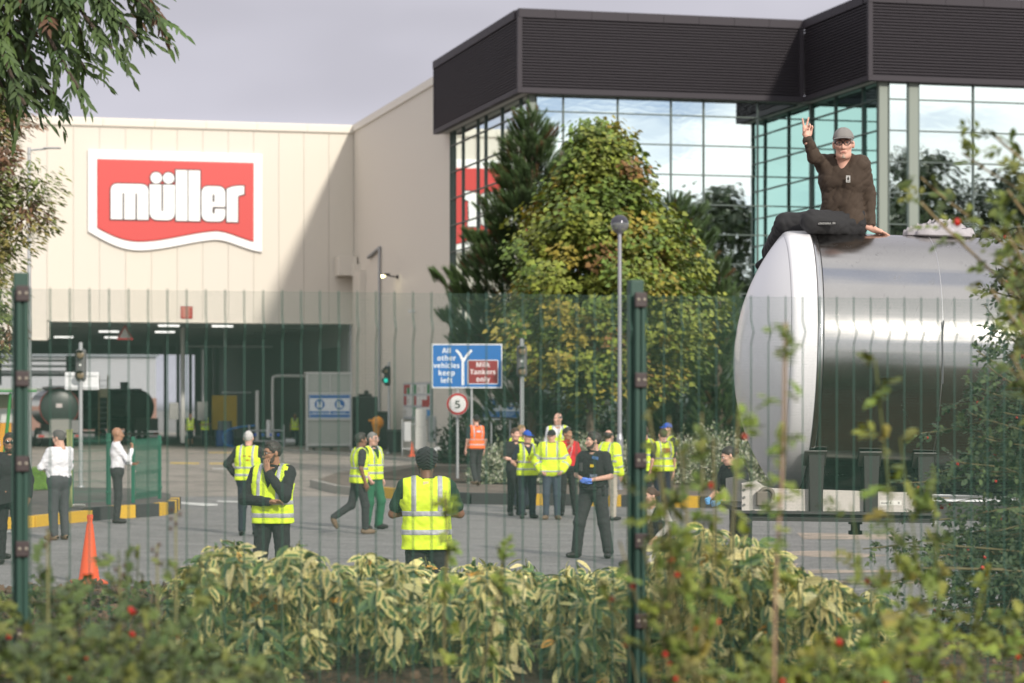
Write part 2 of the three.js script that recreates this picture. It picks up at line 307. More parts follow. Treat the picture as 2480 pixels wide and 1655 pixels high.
  part(plant, 'process_pipe', rod(V(-4.4, 0.3, -4.2), V(-4.4, 3.0, -4.2), 0.1, 0.1, 10), mat([0.6, 0.6, 0.58], { roughness: 0.35 }));
  for (const g of [rod(V(-7.7, 5.4, -8), V(-3.0, 5.4, -8), 0.05, 0.05, 8), rod(V(-5.6, 5.4, -8), V(-5.6, 6.4, -8), 0.07, 0.07, 8), rod(V(-6.2, 2.9, -5), V(-4.6, 2.9, -5), 0.04, 0.04, 8)]) part(plant, 'process_pipe', g, galv);
  for (const g of [rbx(0.55, 1.0, 0.3, -7.0, 1.9, -6.7, 0.02), rbx(0.5, 0.9, 0.3, -8.5, 1.9, -6.9, 0.02)]) part(plant, 'control_box', g, mat([0.3, 0.3, 0.29]));
  part(plant, 'door_leaf', span(-0.16, -0.1, 0.1, 5.3, -9.4, -3.4), mat([0.09, 0.11, 0.1]));
  part(plant, 'downpipe', rod(V(-17.0, 0, -0.4), V(-17.0, BAYLOW, -0.4), 0.12, 0.12, 12), mat([0.7, 0.7, 0.7], { roughness: 0.4 }));
  part(plant, 'downpipe', rod(V(-16.55, 0, -0.4), V(-16.55, BAYLOW - 0.4, -0.4), 0.09, 0.09, 12), mat([0.7, 0.7, 0.7], { roughness: 0.4 }));
  // strip lights under the hall roof
  const glow = mat([0.9, 0.9, 0.9], { emissive: col(1, 0.98, 0.92), emissiveIntensity: 1.6 });
  for (const [x, z, y] of [[-9.2, -3, 6.35], [-6.4, -3, 6.35], [-11.5, -12, 6.3], [-8.4, -12, 6.3], [-13.4, -20, 6.2], [-10.5, -20, 6.2], [-17.2, -8, 5.4], [-18.6, -20, 5.6]]) {
    part(plant, 'strip_light', rbx(1.1, 0.09, 0.14, x, y, z, 0.02), glow);
    const l = new THREE.RectAreaLight(col(1, 0.98, 0.92), 4, 1.05, 0.12); l.name = 'strip_light_lamp'; l.position.set(x, y - 0.055, z); l.rotation.x = -Math.PI / 2; plant.add(l);
  }
}
// ---------------------------------------------------------------- plant sign
{
  const outline = (inset) => { // the flag-like panel, 8.75 m wide; wavy lower edge
    const w = 8.72, s = new THREE.Shape(), i = inset;
    const bot = (x) => { const t = x / w; return t < 0.28 ? mix(1.0, 0.1, Math.sin(t / 0.28 * Math.PI / 2)) : 0.1 + 0.62 * smooth(0.28, 0.78, t) - 0.62 * 1.0 * smooth(0.72, 1.02, t) * 0.98 - 0.0; };
    s.moveTo(i, 5.05 - i); const n = 40;
    for (let k = 0; k <= n; k++) { const x = mix(i, w - i, k / n); s.lineTo(x, bot(x) + i * 1.02 - (k === 0 ? 0 : 0)); }
    s.lineTo(w - i, 5.05 - i - 0.0); s.closePath(); return s;
  };
  const R = (px, py) => { const u = (px - CX) / F; const t = (KX + -u * KZ * 1) / 1; const x = (u * KZ - KX) / (cT - u * sT) * 1; const Z = KZ + x * sT; return [x, EYE - (py - HY) / F * Z, t]; };
  const [sx, sy] = R(214, 592), [sx1] = R(632, 592);
  const sign = thing('wall_sign', 'red and white wavy company sign on the cream front', 'sign', gridV(sx, sy - 0.35, 0.02), TH);
  const k = (sx1 - sx) / 8.72;
  const white = mat([0.8, 0.8, 0.8], { roughness: 0.35 }), red = mat([0.52, 0.05, 0.045], { roughness: 0.42 }), edge = mat([0.06, 0.05, 0.05]);
  const sc = (g) => g.scale(k, k, 1);
  part(sign, 'border', sc(new THREE.ExtrudeGeometry(outline(0), { depth: 0.12, bevelEnabled: true, bevelSize: 0.04, bevelThickness: 0.04, bevelSegments: 2 })), white);
  part(sign, 'red_panel', sc(new THREE.ExtrudeGeometry(outline(0.46), { depth: 0.05, bevelEnabled: true, bevelSize: 0.05, bevelThickness: 0.03, bevelSegments: 3 })).translate(0, 0, 0.165), red);
  // letters built from bold shapes, each with a dark keyline
  const letter = (shapes, x, y, s, name) => {
    const holesOf = (list, grow) => list;
    const out = new THREE.ExtrudeGeometry(shapes, { depth: 0.02, bevelEnabled: true, bevelSize: 0.055 / s, bevelThickness: 0.004, bevelSegments: 1, curveSegments: 10 }).scale(s, s, 1).translate(x, y, 0.255);
    const inn = new THREE.ExtrudeGeometry(shapes, { depth: 0.03, bevelEnabled: false, curveSegments: 10 }).scale(s, s, 1).translate(x, y, 0.262);
    const o = part(sign, name, sc(inn), white); part(o, 'keyline', sc(out), edge);
  };
  const rr = (x0, y0, x1, y1, a, b, c, d) => { // rounded rectangle, radii: bottom-left, bottom-right, top-right, top-left
    const s = new THREE.Shape(); s.moveTo(x0 + a, y0); s.lineTo(x1 - b, y0); if (b) s.quadraticCurveTo(x1, y0, x1, y0 + b); s.lineTo(x1, y1 - c); if (c) s.quadraticCurveTo(x1, y1, x1 - c, y1); s.lineTo(x0 + d, y1); if (d) s.quadraticCurveTo(x0, y1, x0, y1 - d); s.lineTo(x0, y0 + a); if (a) s.quadraticCurveTo(x0, y0, x0 + a, y0); return s; };
  const hole = (s, x0, y0, x1, y1) => { const h = new THREE.Path(); h.moveTo(x0, y0); h.lineTo(x0, y1); h.lineTo(x1, y1); h.lineTo(x1, y0); h.closePath(); s.holes.push(h); return s; };
  const B = 1.62; // baseline; x height 1.75
  const notched = (pts) => { const s = new THREE.Shape(); pts.forEach(([x, y], i) => (i ? s.lineTo(x, y) : s.moveTo(x, y))); return s; };
  const mS = new THREE.Shape(); mS.moveTo(0, 0); mS.lineTo(0, 1.4); mS.quadraticCurveTo(0, 1.78, 0.35, 1.78); mS.lineTo(1.5, 1.78); mS.quadraticCurveTo(1.88, 1.78, 1.88, 1.4); mS.lineTo(1.88, 0);
  mS.lineTo(1.31, 0); mS.lineTo(1.31, 1.32); mS.lineTo(1.22, 1.32); mS.lineTo(1.22, 0); mS.lineTo(0.67, 0); mS.lineTo(0.67, 1.32); mS.lineTo(0.58, 1.32); mS.lineTo(0.58, 0);
  letter([mS], 1.08, B, 1, 'letter_m');
  const uS = new THREE.Shape(); uS.moveTo(0, 1.78); uS.lineTo(0, 0.45); uS.quadraticCurveTo(0, 0, 0.42, 0); uS.lineTo(0.86, 0); uS.quadraticCurveTo(1.27, 0, 1.27, 0.45); uS.lineTo(1.27, 1.78); uS.lineTo(0.68, 1.78); uS.lineTo(0.68, 0.45); uS.lineTo(0.59, 0.45); uS.lineTo(0.59, 1.78);
  letter([uS, new THREE.Shape().absarc(0.33, 2.12, 0.285, 0, 6.283), new THREE.Shape().absarc(0.95, 2.12, 0.285, 0, 6.283)], 3.02, B, 1, 'letter_u');
  letter([rr(0, 0, 0.58, 2.56, 0, 0, 0, 0)], 4.34, B - 0.02, 1, 'letter_l');
  letter([rr(0, 0, 0.58, 2.56, 0, 0, 0, 0)], 4.98, B - 0.02, 1, 'letter_l');
  const eS = new THREE.Shape(); eS.moveTo(0.38, 0); eS.lineTo(0.82, 0); eS.quadraticCurveTo(1.2, 0, 1.2, 0.4); eS.lineTo(1.2, 0.64); eS.lineTo(0.67, 0.64); eS.lineTo(0.67, 0.4); eS.lineTo(0.55, 0.4); eS.lineTo(0.55, 0.74); eS.lineTo(1.2, 0.74); eS.lineTo(1.2, 1.4); eS.quadraticCurveTo(1.2, 1.78, 0.82, 1.78); eS.lineTo(0.38, 1.78); eS.quadraticCurveTo(0, 1.78, 0, 1.4); eS.lineTo(0, 0.4); eS.quadraticCurveTo(0, 0, 0.38, 0); hole(eS, 0.55, 0.98, 0.66, 1.36);
  letter([eS], 5.64, B - 0.02, 1, 'letter_e');
  const rS = new THREE.Shape(); rS.moveTo(0, 0); rS.lineTo(0.56, 0); rS.lineTo(0.56, 1.3); rS.quadraticCurveTo(0.62, 1.38, 0.88, 1.42); rS.lineTo(0.88, 1.84); rS.quadraticCurveTo(0.3, 1.86, 0, 1.66);
  letter([rS], 6.92, B - 0.03, 1, 'letter_r');
}
// ---------------------------------------------------------------- glazed office block
const FX = 0.246, FZ = 90.1, SOFFIT = 13.86, FTOP = 17.0, OVER = 0.56;
const office = thing('office_building', 'office block of mirrored glass under a dark ribbed fascia', 'building', [FX, 0, -FZ], TH);
{
  const ribM = mat([0.045, 0.04, 0.047], { roughness: 0.6, specularIntensity: 0.35 }), trimM = ribM;
  const W1 = 11.33, RET = 6.4, W2 = 16, D0 = 14.4;
  // local axes: x along the front, z towards us; fascia corner at the origin
  const fascia = (name, len, place) => { // horizontal ribs, real depth
    const s = new THREE.Shape(), n = 24, h = FTOP - SOFFIT - 0.5, p = h / n; s.moveTo(-0.2, 0);
    for (let i = 0; i < n; i++) { const y = i * p; s.lineTo(0, y); s.lineTo(0, y + p * 0.42); s.lineTo(-0.1, y + p * 0.5); s.lineTo(-0.1, y + p * 0.9); s.lineTo(0, y + p); }
    s.lineTo(-0.2, h);
    const g = new THREE.ExtrudeGeometry(s, { depth: len, bevelEnabled: false }); // profile x = outwards, y up, runs along z
    const o = part(office, name, toCreasedNormals(g, 0.3), ribM); o.position.set(...place.p); o.rotation.y = place.r; return o;
  };
  const yb = SOFFIT + 0.17;
  // profile +x is outwards. Turned by -90 deg, x -> +z (outwards) and the run goes along -x.
  fascia('fascia_front', W1 - 0.2, { p: [W1 - 0.1, yb, 0], r: -Math.PI / 2 });
  fascia('fascia_left', D0 - 0.1, { p: [0, yb, -0.1], r: Math.PI });
  fascia('fascia_return', RET, { p: [W1, yb, RET - 0.1], r: Math.PI });
  fascia('fascia_right', W2, { p: [W1 + W2, yb, RET], r: -Math.PI / 2 });
  const trims = [];
  const edgeBox = (x0, x1, z0, z1) => { trims.push(span(x0, x1, SOFFIT, SOFFIT + 0.17, z0, z1)); };
  part(office, 'fascia_base_trim', [span(-0.03, W1 + 0.0, SOFFIT, SOFFIT + 0.165, -0.25, 0.03), span(-0.03, 0.2, SOFFIT, SOFFIT + 0.165, -D0, -0.26), span(W1 - 0.03, W1 + 0.2, SOFFIT, SOFFIT + 0.165, 0.035, RET - 0.255), span(W1 - 0.03, W1 + W2, SOFFIT, SOFFIT + 0.165, RET - 0.25, RET + 0.03)], trimM);
  // coping in lengths with visible joints
  for (let i = 0; i < 8; i++) part(office, 'coping', span(i * (W1 / 8) + 0.006, (i + 1) * (W1 / 8) - 0.006, FTOP - 0.33, FTOP, -0.4, 0.05), trimM);
  for (let i = 0; i < 10; i++) part(office, 'coping', span(-0.05, 0.4, FTOP - 0.33, FTOP, -0.45 - (i + 1) * 1.4 + 0.006, -0.45 - i * 1.4 - 0.006), trimM);
  for (let i = 0; i < 4; i++) part(office, 'coping', span(W1 - 0.05, W1 + 0.4, FTOP - 0.33, FTOP, 0.06 + i * 1.46, 0.06 + (i + 1) * 1.46 - 0.012), trimM);
  for (let i = 0; i < 10; i++) part(office, 'coping', span(W1 - 0.05 + i * 1.5 + 0.006, W1 - 0.05 + (i + 1) * 1.5 - 0.006, FTOP - 0.33, FTOP, RET - 0.4, RET + 0.05), trimM);
  part(office, 'corner_trim', [span(-0.035, 0.13, SOFFIT + 0.165, FTOP - 0.33, -0.13, 0.035)], trimM);
  part(office, 'corner_trim', [span(W1 - 0.035, W1 + 0.13, SOFFIT + 0.165, FTOP - 0.33, RET - 0.13, RET + 0.035)], trimM);
  part(office, 'corner_trim', [span(W1 - 0.16, W1 - 0.002, SOFFIT + 0.165, FTOP - 0.33, -0.1, 0.03)], trimM);
  part(office, 'fascia_end', span(-0.02, 0.2, SOFFIT + 0.01, FTOP - 0.02, -D0 - 0.08, -D0 + 0.0), trimM);
  // roof and soffit slabs
  part(office, 'roof_slab', [span(0.2, W1 + W2, FTOP - 0.9, FTOP - 0.5, -D0 - 0.0, -0.26), span(W1 + 0.2, W1 + W2, FTOP - 0.9, FTOP - 0.5, -0.255, RET - 0.26)], dark);
  part(office, 'soffit', [span(0.2, W1 + W2, SOFFIT + 0.02, SOFFIT + 0.1, -D0, -0.26), span(W1 + 0.2, W1 + W2, SOFFIT + 0.02, SOFFIT + 0.1, -0.255, RET - 0.26)], dark);
  // mirrored glazing: each pane its own sheet, set very slightly out of true
  const R = mulberry(63), waves = [];
  for (let q = 0; q < 3; q++) waves.push(tex(128, (u, v) => 0.5 + 0.5 * tile(u, v, 2.2 + q * 0.5, 100 + q * 17, 2), false));
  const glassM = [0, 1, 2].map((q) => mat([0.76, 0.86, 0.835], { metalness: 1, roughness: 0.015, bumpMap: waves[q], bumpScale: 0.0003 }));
  const glassT = [0, 1, 2].map((q) => mat([0.42, 0.68, 0.64], { metalness: 1, roughness: 0.015, bumpMap: waves[q], bumpScale: 0.0003 }));  // return panes only: the dimmer reflection there is put into a darker teal colour
  const mull = mat([0.075, 0.1, 0.09], { roughness: 0.5, metalness: 0.3 }), sage = mat([0.2, 0.23, 0.2], { roughness: 0.55 });
  const paneGeo = (w, h) => { const g = new THREE.PlaneGeometry(w, h, 1, 1); return g; };
  const ROW = 1.13, rows = []; for (let y = SOFFIT + 0.02 - 0.62; y > 0.3; y -= ROW) rows.push(y);
  rows.unshift(SOFFIT + 0.02); // top pane is short
  const wall = (xs, turn, ox, oz, set, low) => { // xs: mullion positions along the wall from its start; turn: 0 faces us, -90 faces left
    const g = new THREE.Group(); const place = (o, u, y, off) => { if (turn) { o.position.set(ox - off, y, oz + u); o.rotation.y = -Math.PI / 2; } else { o.position.set(ox + u, y, oz + off); } };
    const ys = rows.filter((y) => y > low);
    for (let i = 0; i + 1 < xs.length; i++) for (let j = 0; j + 1 < ys.length; j++) {
      const w = xs[i + 1] - xs[i], h = ys[j] - ys[j + 1];
      const o = part(office, 'window_pane', paneGeo(w, h), set[Math.floor(R() * 3)]);
      place(o, (xs[i] + xs[i + 1]) / 2, (ys[j] + ys[j + 1]) / 2, 0.0);
      o.rotation.y += (R() - 0.5) * 0.0018; o.rotation.x += (R() - 0.5) * 0.0016;
    }
    for (const x of xs) { const o = part(office, 'mullion', bx(0.05, ys[0] - ys.at(-1), 0.08, 0, 0, 0), mull); place(o, x, (ys[0] + ys.at(-1)) / 2, 0.03); }
    for (const y of ys) { const L = xs.at(-1) - xs[0]; const o = part(office, 'transom', bx(L, 0.042, 0.07, 0, 0, 0), mull); place(o, (xs[0] + xs.at(-1)) / 2, y, 0.028); }
  };
  // front: columns as seen; xs measured from the glass corner
  const gx = (px, z) => { const u = (px - CX) / F; return ((u * FZ - FX) - z * (u * -cT * -1 * -1 + 0) * 0 - (sT + u * cT) * z) / (cT - u * sT); };  // local x of a pixel column on the plane local z
  const zf = -OVER;
  const fx = [1298, 1364, 1496, 1625, 1704, 1835, 1963].map((p) => gx(p, zf));
  wall(fx, false, 0, zf, glassM, 4.0);
  part(office, 'corner_column', span(OVER - 0.02, fx[0] - 0.03, 0, SOFFIT, -OVER - 0.25, -OVER + 0.05), sage);
  // left facet
  const lz = []; for (const px of [1093, 1101, 1122, 1158, 1177, 1217, 1262, 1281]) { const u = (px - CX) / F, x = OVER; lz.push(((u * FZ - FX) - x * (cT - u * sT)) / (sT + u * cT)); }
  wall(lz, true, OVER, 0, glassM, 4.0);
  part(office, 'corner_column', span(OVER + 0.01, OVER + 0.2, 0, SOFFIT, lz[0] - 0.25, lz[0] - 0.03), mull);
  // return facet, faces left
  const xr = fx.at(-1) + 0.06, rz = [zf + 0.1]; for (const px of [2025, 2092, 2128]) { const u = (px - CX) / F; rz.push(((u * FZ - FX) - xr * (cT - u * sT)) / (sT + u * cT)); }
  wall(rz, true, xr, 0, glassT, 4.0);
  const z2 = rz.at(-1) + 0.12;
  part(office, 'corner_column', span(xr - 0.04, gx(2149, z2), 0, SOFFIT, rz.at(-1) + 0.0, z2 + 0.06), sage);
  const wx = [2152, 2199].map((p) => gx(p, z2)), wy = [2224, 2357, 2490, 2620].map((p) => gx(p, z2));
  wall(wx, false, 0, z2, glassM, 4.0);
  part(office, 'corner_column', span(wx[1] + 0.03, wy[0] - 0.03, 0, SOFFIT, z2 - 0.2, z2 + 0.08), sage);
  wall(wy, false, 0, z2, glassM, 4.0);
  // lower storey wall and solid core behind the panes
  part(office, 'plinth_wall', [span(OVER + 0.08, fx.at(-1), 0, 4.6, zf - 0.3, zf - 0.06), span(OVER + 0.06, OVER + 0.3, 0, 4.6, -D0 - 4, zf - 0.31), span(xr + 0.1, xr + 0.3, 0, 4.6, zf, z2 - 0.3), span(xr + 0.31, W1 + W2, 0, 4.6, z2 - 0.5, z2 - 0.25)], mat([0.12, 0.15, 0.15], { roughness: 0.3 }));
  part(office, 'core', [span(OVER + 0.3, W1 + W2, 0, SOFFIT, -D0 - 4, zf - 0.35), span(xr + 0.35, W1 + W2, 0, SOFFIT, zf - 0.34, z2 - 0.52)], dark);
}
// building beyond the far side of the bay
{
  const far = thing('far_warehouse', 'pale grey warehouse seen through the open bay', 'building', gridV(-20, 0, -95), TH);
  part(far, 'wall', span(-40, 20, 0, 6.6, -12, 0), mat([0.33, 0.34, 0.36], { roughness: 0.7 }));
  part(far, 'brick_base', span(-40, 20.05, 0, 2.9, 0.0, 0.06), mat([0.26, 0.15, 0.12], { roughness: 0.9 }));
  part(far, 'roof_edge', span(-40.2, 20.2, 6.6, 6.9, -12, 0.3), mat([0.2, 0.22, 0.24]));
}
// ---------------------------------------------------------------- milk tank trailer, uncoupled, nose to the left
const trailer = thing('tank_trailer', 'polished steel milk tank trailer with a white domed front end', 'trailer', [0, 0, -18.8]);
const TILT = -0.036, TX = 2.30, TY = 2.506;                    // barrel start; the barrel falls gently to the rear
const tankTopAt = (x) => TY + (x - TX) * TILT + 1.0 / Math.cos(TILT);
{
  const lathe = (pts, seg = 96) => { const g = new THREE.LatheGeometry(pts.map(([r, s]) => new THREE.Vector2(r, s)), seg); g.rotateZ(-Math.PI / 2); g.rotateZ(TILT); return g.translate(TX, TY, 0); };
  const dirt = tex(1024, (u, v) => { // fine specks, long drips run round the barrel (u), slight brushed lines along it
    const streak = smooth(0.2, 0.5, tile(u * 0.5, v, 46, 200, 2)) * smooth(0.05, 0.35, tile(u, v, 9, 230, 2));
    const speck = smooth(0.44, 0.52, tile(u, v, 150, 260, 2));
    const l = 0.8 - 0.05 * streak + 0.05 * speck + 0.03 * tile(u, v, 4, 270, 3); return [l, l, l * 0.995];
  });
  const rough = tex(1024, (u, v) => { const s = smooth(0.15, 0.5, tile(u * 0.5, v, 46, 200, 2)) * smooth(0.05, 0.35, tile(u, v, 9, 230, 2)), sp = smooth(0.44, 0.52, tile(u, v, 150, 260, 2)); return clamp(0.5 + 0.16 * s + 0.05 * sp + 0.07 * tile(u, v, 5, 280, 3)); }, false);
  const ripple = tex(256, (u, v) => 0.5 + 0.35 * tile(u, v * 0.12, 14, 310, 3) + 0.1 * tile(u, v, 3, 330, 2), false);
  for (const t of [dirt, rough]) { t.repeat.set(3, 4); } ripple.repeat.set(2, 1);
  const steel = mat([0.66, 0.645, 0.63], { metalness: 1, roughness: 0.42, anisotropy: 0.6, anisotropyRotation: Math.PI / 2, map: dirt, roughnessMap: rough, bumpMap: ripple, bumpScale: 0.004 });
  const white = mat([0.74, 0.74, 0.76], { roughness: 0.32, clearcoat: 0.3 }), plateM = mat([0.55, 0.52, 0.48], { roughness: 0.5, metalness: 0.35, bumpMap: asphaltBump, bumpScale: 0.001 }), frameM = mat([0.2, 0.2, 0.19], { roughness: 0.55, metalness: 0.5 }), under = mat([0.05, 0.05, 0.05], { roughness: 0.7 }), bracketM = mat([0.04, 0.04, 0.038], { roughness: 0.6, metalness: 0.4 });
  const dome = []; for (let i = 0; i <= 20; i++) { const t = i / 20 * 0.652; dome.push([1.59 * Math.sin(t), -0.24 - 0.33 + 1.59 * (1 - Math.cos(t))]); }
  part(trailer, 'front_dome', lathe(dome), white);
  part(trailer, 'front_collar', lathe([[0.963, -0.242], [0.98, -0.234], [0.993, -0.218], [0.999, -0.2], [1.003, -0.17], [1.008, -0.06], [1.003, -0.052]]), white);
  part(trailer, 'band_ring', [lathe([[0.99, -0.05], [1.009, -0.048], [1.009, -0.012], [0.99, -0.01]])], mat([0.5, 0.5, 0.5], { metalness: 1, roughness: 0.22 }));
  part(trailer, 'band_gap', [lathe([[0.99, -0.0525], [1.0095, -0.052], [1.0095, -0.049], [0.99, -0.0485]]), lathe([[0.985, -0.0105], [0.994, -0.0095], [0.994, -0.004], [0.98, -0.0035]])], under);
  const run = []; for (let s = -0.003; s < 9.2; s += 0.2) run.push([1.0 + 0.0012 * Math.sin(s * 7.1), s]); run.push([0.9, 9.35], [0.5, 9.5], [0, 9.55]);
  part(trailer, 'barrel', lathe(run, 160), steel);
  part(trailer, 'weld_seam', lathe([[0.999, 0.868], [1.0022, 0.87], [1.0022, 0.874], [0.999, 0.876]]), mat([0.5, 0.5, 0.5], { metalness: 1, roughness: 0.4 }));
  // a peeling strip of tape hanging from the seam
  { const pts = []; for (let i = 0; i <= 10; i++) { const t = mix(4, 24, i / 10) * D2R; pts.push(V(TX + 0.872 + 0.012 * Math.max(0, 1 - i / 3), TY - 0.031 + 0.0 + Math.sin(t * 0.9 - 0.03) * 0 + Math.sin(mix(18, -9, i / 10) * D2R) * 1.004, Math.cos(mix(18, -9, i / 10) * D2R) * (1.004 + (i < 2 ? 0.012 * (2 - i) : 0)))); }
    part(trailer, 'tape_strip', tube(pts, 0.006, 20, 5), mat([0.12, 0.12, 0.13])); }
  const X = (px, Z = 18.1) => (px - CX) / F * Z, Y = (py, Z = 18.1) => EYE - (py - HY) / F * Z;
  const chT = 0.0146; // the chassis itself also stands a touch nose-up
  const zc = 0.7;     // near chassis side, ahead of the axis plane
  // side plate with its snout
  const ps = new THREE.Shape([[1798, 1237], [1798, 1172], [1832, 1166], [1850, 1178], [1872, 1184], [2258, 1196], [2262, 1241]].map(([a, b]) => new THREE.Vector2(X(a), Y(b))));
  part(trailer, 'side_plate', new THREE.ExtrudeGeometry(ps, { depth: 0.012, bevelEnabled: true, bevelSize: 0.003, bevelThickness: 0.003, bevelSegments: 1 }).translate(0, 0, zc - 0.03), plateM);
  part(trailer, 'far_side_plate', new THREE.ExtrudeGeometry(ps, { depth: 0.012, bevelEnabled: false }).translate(0, 0, -zc), plateM);
  for (const [a, b] of [[1803, 1187], [1803, 1205], [1803, 1223]]) part(trailer, 'bolt', new THREE.CylinderGeometry(0.01, 0.01, 0.012, 6).rotateX(Math.PI / 2).translate(X(a), Y(b), zc - 0.008), frameM);
  // rails
  const slope = (g) => g.rotateZ(-chT * 0.4).translate(0, 0.002, 0);
  const bar = (x0, x1, y0, y1, z0, z1, m, n) => { const cx = (x0 + x1) / 2, cy = (y0 + y1) / 2; const g = bx(x1 - x0, y1 - y0, z1 - z0); g.rotateZ(-0.012); part(trailer, n, g.translate(cx, cy, (z0 + z1) / 2), m); };
  bar(X(1778), X(2262), Y(1246), Y(1239.5), zc - 0.2, zc + 0.05, under, 'top_flange');
  bar(X(1792), X(2262), Y(1257.5), Y(1246.5), zc - 0.12, zc + 0.005, under, 'rail_web');
  bar(X(1806), X(2262), Y(1264), Y(1258), zc - 0.2, zc + 0.045, bracketM, 'bottom_flange');
  bar(X(1786), 11, Y(1262), Y(1250), -0.75, zc - 0.21, under, 'coupling_plate');
  bar(X(2262), 11.4, Y(1263) - 0.05, Y(1215) - 0.06, zc - 0.3, zc - 0.1, under, 'rear_rail');
  for (let k = 0; k < 12; k++) part(trailer, 'bolt', new THREE.CylinderGeometry(0.011, 0.011, 0.016, 6).translate(X(1825 + k * 36), Y(1237.5 + k * 0.5) + 0.0, zc + 0.02), frameM);
  // saddle brackets up to the barrel: folded channels
  for (const px of [1977, 2110, 2241]) {
    const x = X(px), y0 = Y(1240), y1 = Y(1100) - (px - 1977) * 0.00006, w0 = 0.095, w1 = 0.115;
    const s = new THREE.Shape([[x - w0 / 2, y0], [x + w0 / 2 - 0.012, y0], [x + w1 / 2, y1], [x - w1 / 2, y1]].map(([a, b]) => new THREE.Vector2(a, b)));
    part(trailer, 'saddle_bracket', [new THREE.ExtrudeGeometry(s, { depth: 0.008, bevelEnabled: true, bevelSize: 0.004, bevelThickness: 0.004, bevelSegments: 1 }).translate(0, 0, zc + 0.03), span(x + w0 / 2 - 0.01, x + w0 / 2, y0, y1, zc - 0.16, zc + 0.03), span(x - w0 / 2 - 0.008, x - w0 / 2 + 0.004, y0, y1, zc - 0.16, zc + 0.03)], bracketM);
    const pad = rbx(0.17, 0.15, 0.012, 0, 0, 0, 0.004); pad.rotateX(0.72); pad.translate(x - 0.01, y1 - 0.03, zc + 0.012);
    part(trailer, 'bracket_pad', pad, mat([0.2, 0.2, 0.19], { metalness: 0.8, roughness: 0.4 }));
  }
  // air coupling on the plate
  part(trailer, 'hose_coupling', [rbx(0.09, 0.11, 0.06, X(1846), Y(1208), zc + 0.01, 0.012), new THREE.TorusGeometry(0.05, 0.016, 8, 16, 4.2).rotateZ(-0.6).translate(X(1856), Y(1200), zc + 0.02), new THREE.CylinderGeometry(0.022, 0.022, 0.05, 10).rotateX(Math.PI / 2).translate(X(1853), Y(1216), zc + 0.02)], mat([0.2, 0.18, 0.15], { roughness: 0.7, metalness: 0.4 }));
  part(trailer, 'king_pin', [new THREE.CylinderGeometry(0.036, 0.036, 0.13, 16).translate(X(2072, 18.8), 1.22, 0), new THREE.CylinderGeometry(0.055, 0.055, 0.03, 16).translate(X(2072, 18.8), 1.17, 0), new THREE.CylinderGeometry(0.055, 0.055, 0.03, 16).translate(X(2072, 18.8), 1.25, 0)], under);
  // weight plate
  const lab = canvasTex(256, 64, (c, w, h) => { c.fillStyle = '#ecebe4'; c.fillRect(0, 0, w, h); c.fillStyle = '#1c1c1c'; c.font = 'bold 40px sans-serif'; c.textBaseline = 'middle'; c.fillText('ULW 5', 16, h / 2 + 2); c.fillText('0', 212, h / 2 + 2); });
  part(trailer, 'weight_label', new THREE.PlaneGeometry(0.165, 0.036).translate(X(2158), Y(1218.5), zc - 0.012), mat([0.9, 0.9, 0.9], { map: lab, roughness: 0.5 }));
  // landing legs and axles further back, beyond the frame
  for (const z of [0.62, -0.62]) part(trailer, 'landing_leg', [rbx(0.14, 1.1, 0.14, 5.3, 0.72, z, 0.01), rbx(0.3, 0.05, 0.26, 5.3, 0.03, z, 0.01)], frameM);
  for (const x of [8.2, 9.5, 10.8]) for (const z of [0.95, -0.95]) { const w = part(trailer, 'wheel', new THREE.TorusGeometry(0.36, 0.15, 12, 28).scale(1, 1, 1.1).translate(x, 0.51, z), mat([0.02, 0.02, 0.02], { roughness: 0.9 })); part(w, 'rim', new THREE.CylinderGeometry(0.3, 0.3, 0.2, 20).rotateX(Math.PI / 2).translate(x, 0.51, z), galv); }
}
// crumpled jacket left on the barrel
{
  const cx = (2277 - CX) / F * 18.7, w = 0.255, g = new THREE.SphereGeometry(1, 72, 28), p = g.attributes.position;
  for (let i = 0; i < p.count; i++) {
    let x = p.getX(i), y = p.getY(i), z = p.getZ(i);
    const ax = Math.sign(x) * Math.pow(Math.abs(x), 0.85);
    const ridge = Math.abs(noise3(ax * 2.3 + 3, z * 3.1, 4.4)), r2 = Math.abs(noise3(ax * 5 + z * 2, z * 4.4, 9.4));
    const h = y > 0 ? Math.pow(y, 0.5) * (0.012 + 0.06 * Math.pow(1 - ridge, 2) * (0.5 + 0.6 * Math.exp(-Math.pow((ax - 0.05) * 1.6, 2))) + 0.022 * Math.pow(1 - r2, 2)) : y * 0.012;
    const s = 1 + 0.14 * noise3(Math.atan2(z, x) * 1.4, 2, 7);
    p.setXYZ(i, ax * w * s, h * 1.6, z * 0.15 * s);
  }
  g.computeVertexNormals();
  const o = single('folded_jacket', g, mat([0.36, 0.34, 0.36], { roughness: 0.75, bumpMap: asphaltBump, bumpScale: 0.001 }), 'crumpled pale grey jacket lying on top of the steel barrel', 'jacket');
  o.position.set(cx, tankTopAt(cx) + 0.0, -18.72); o.rotation.z = TILT;
}
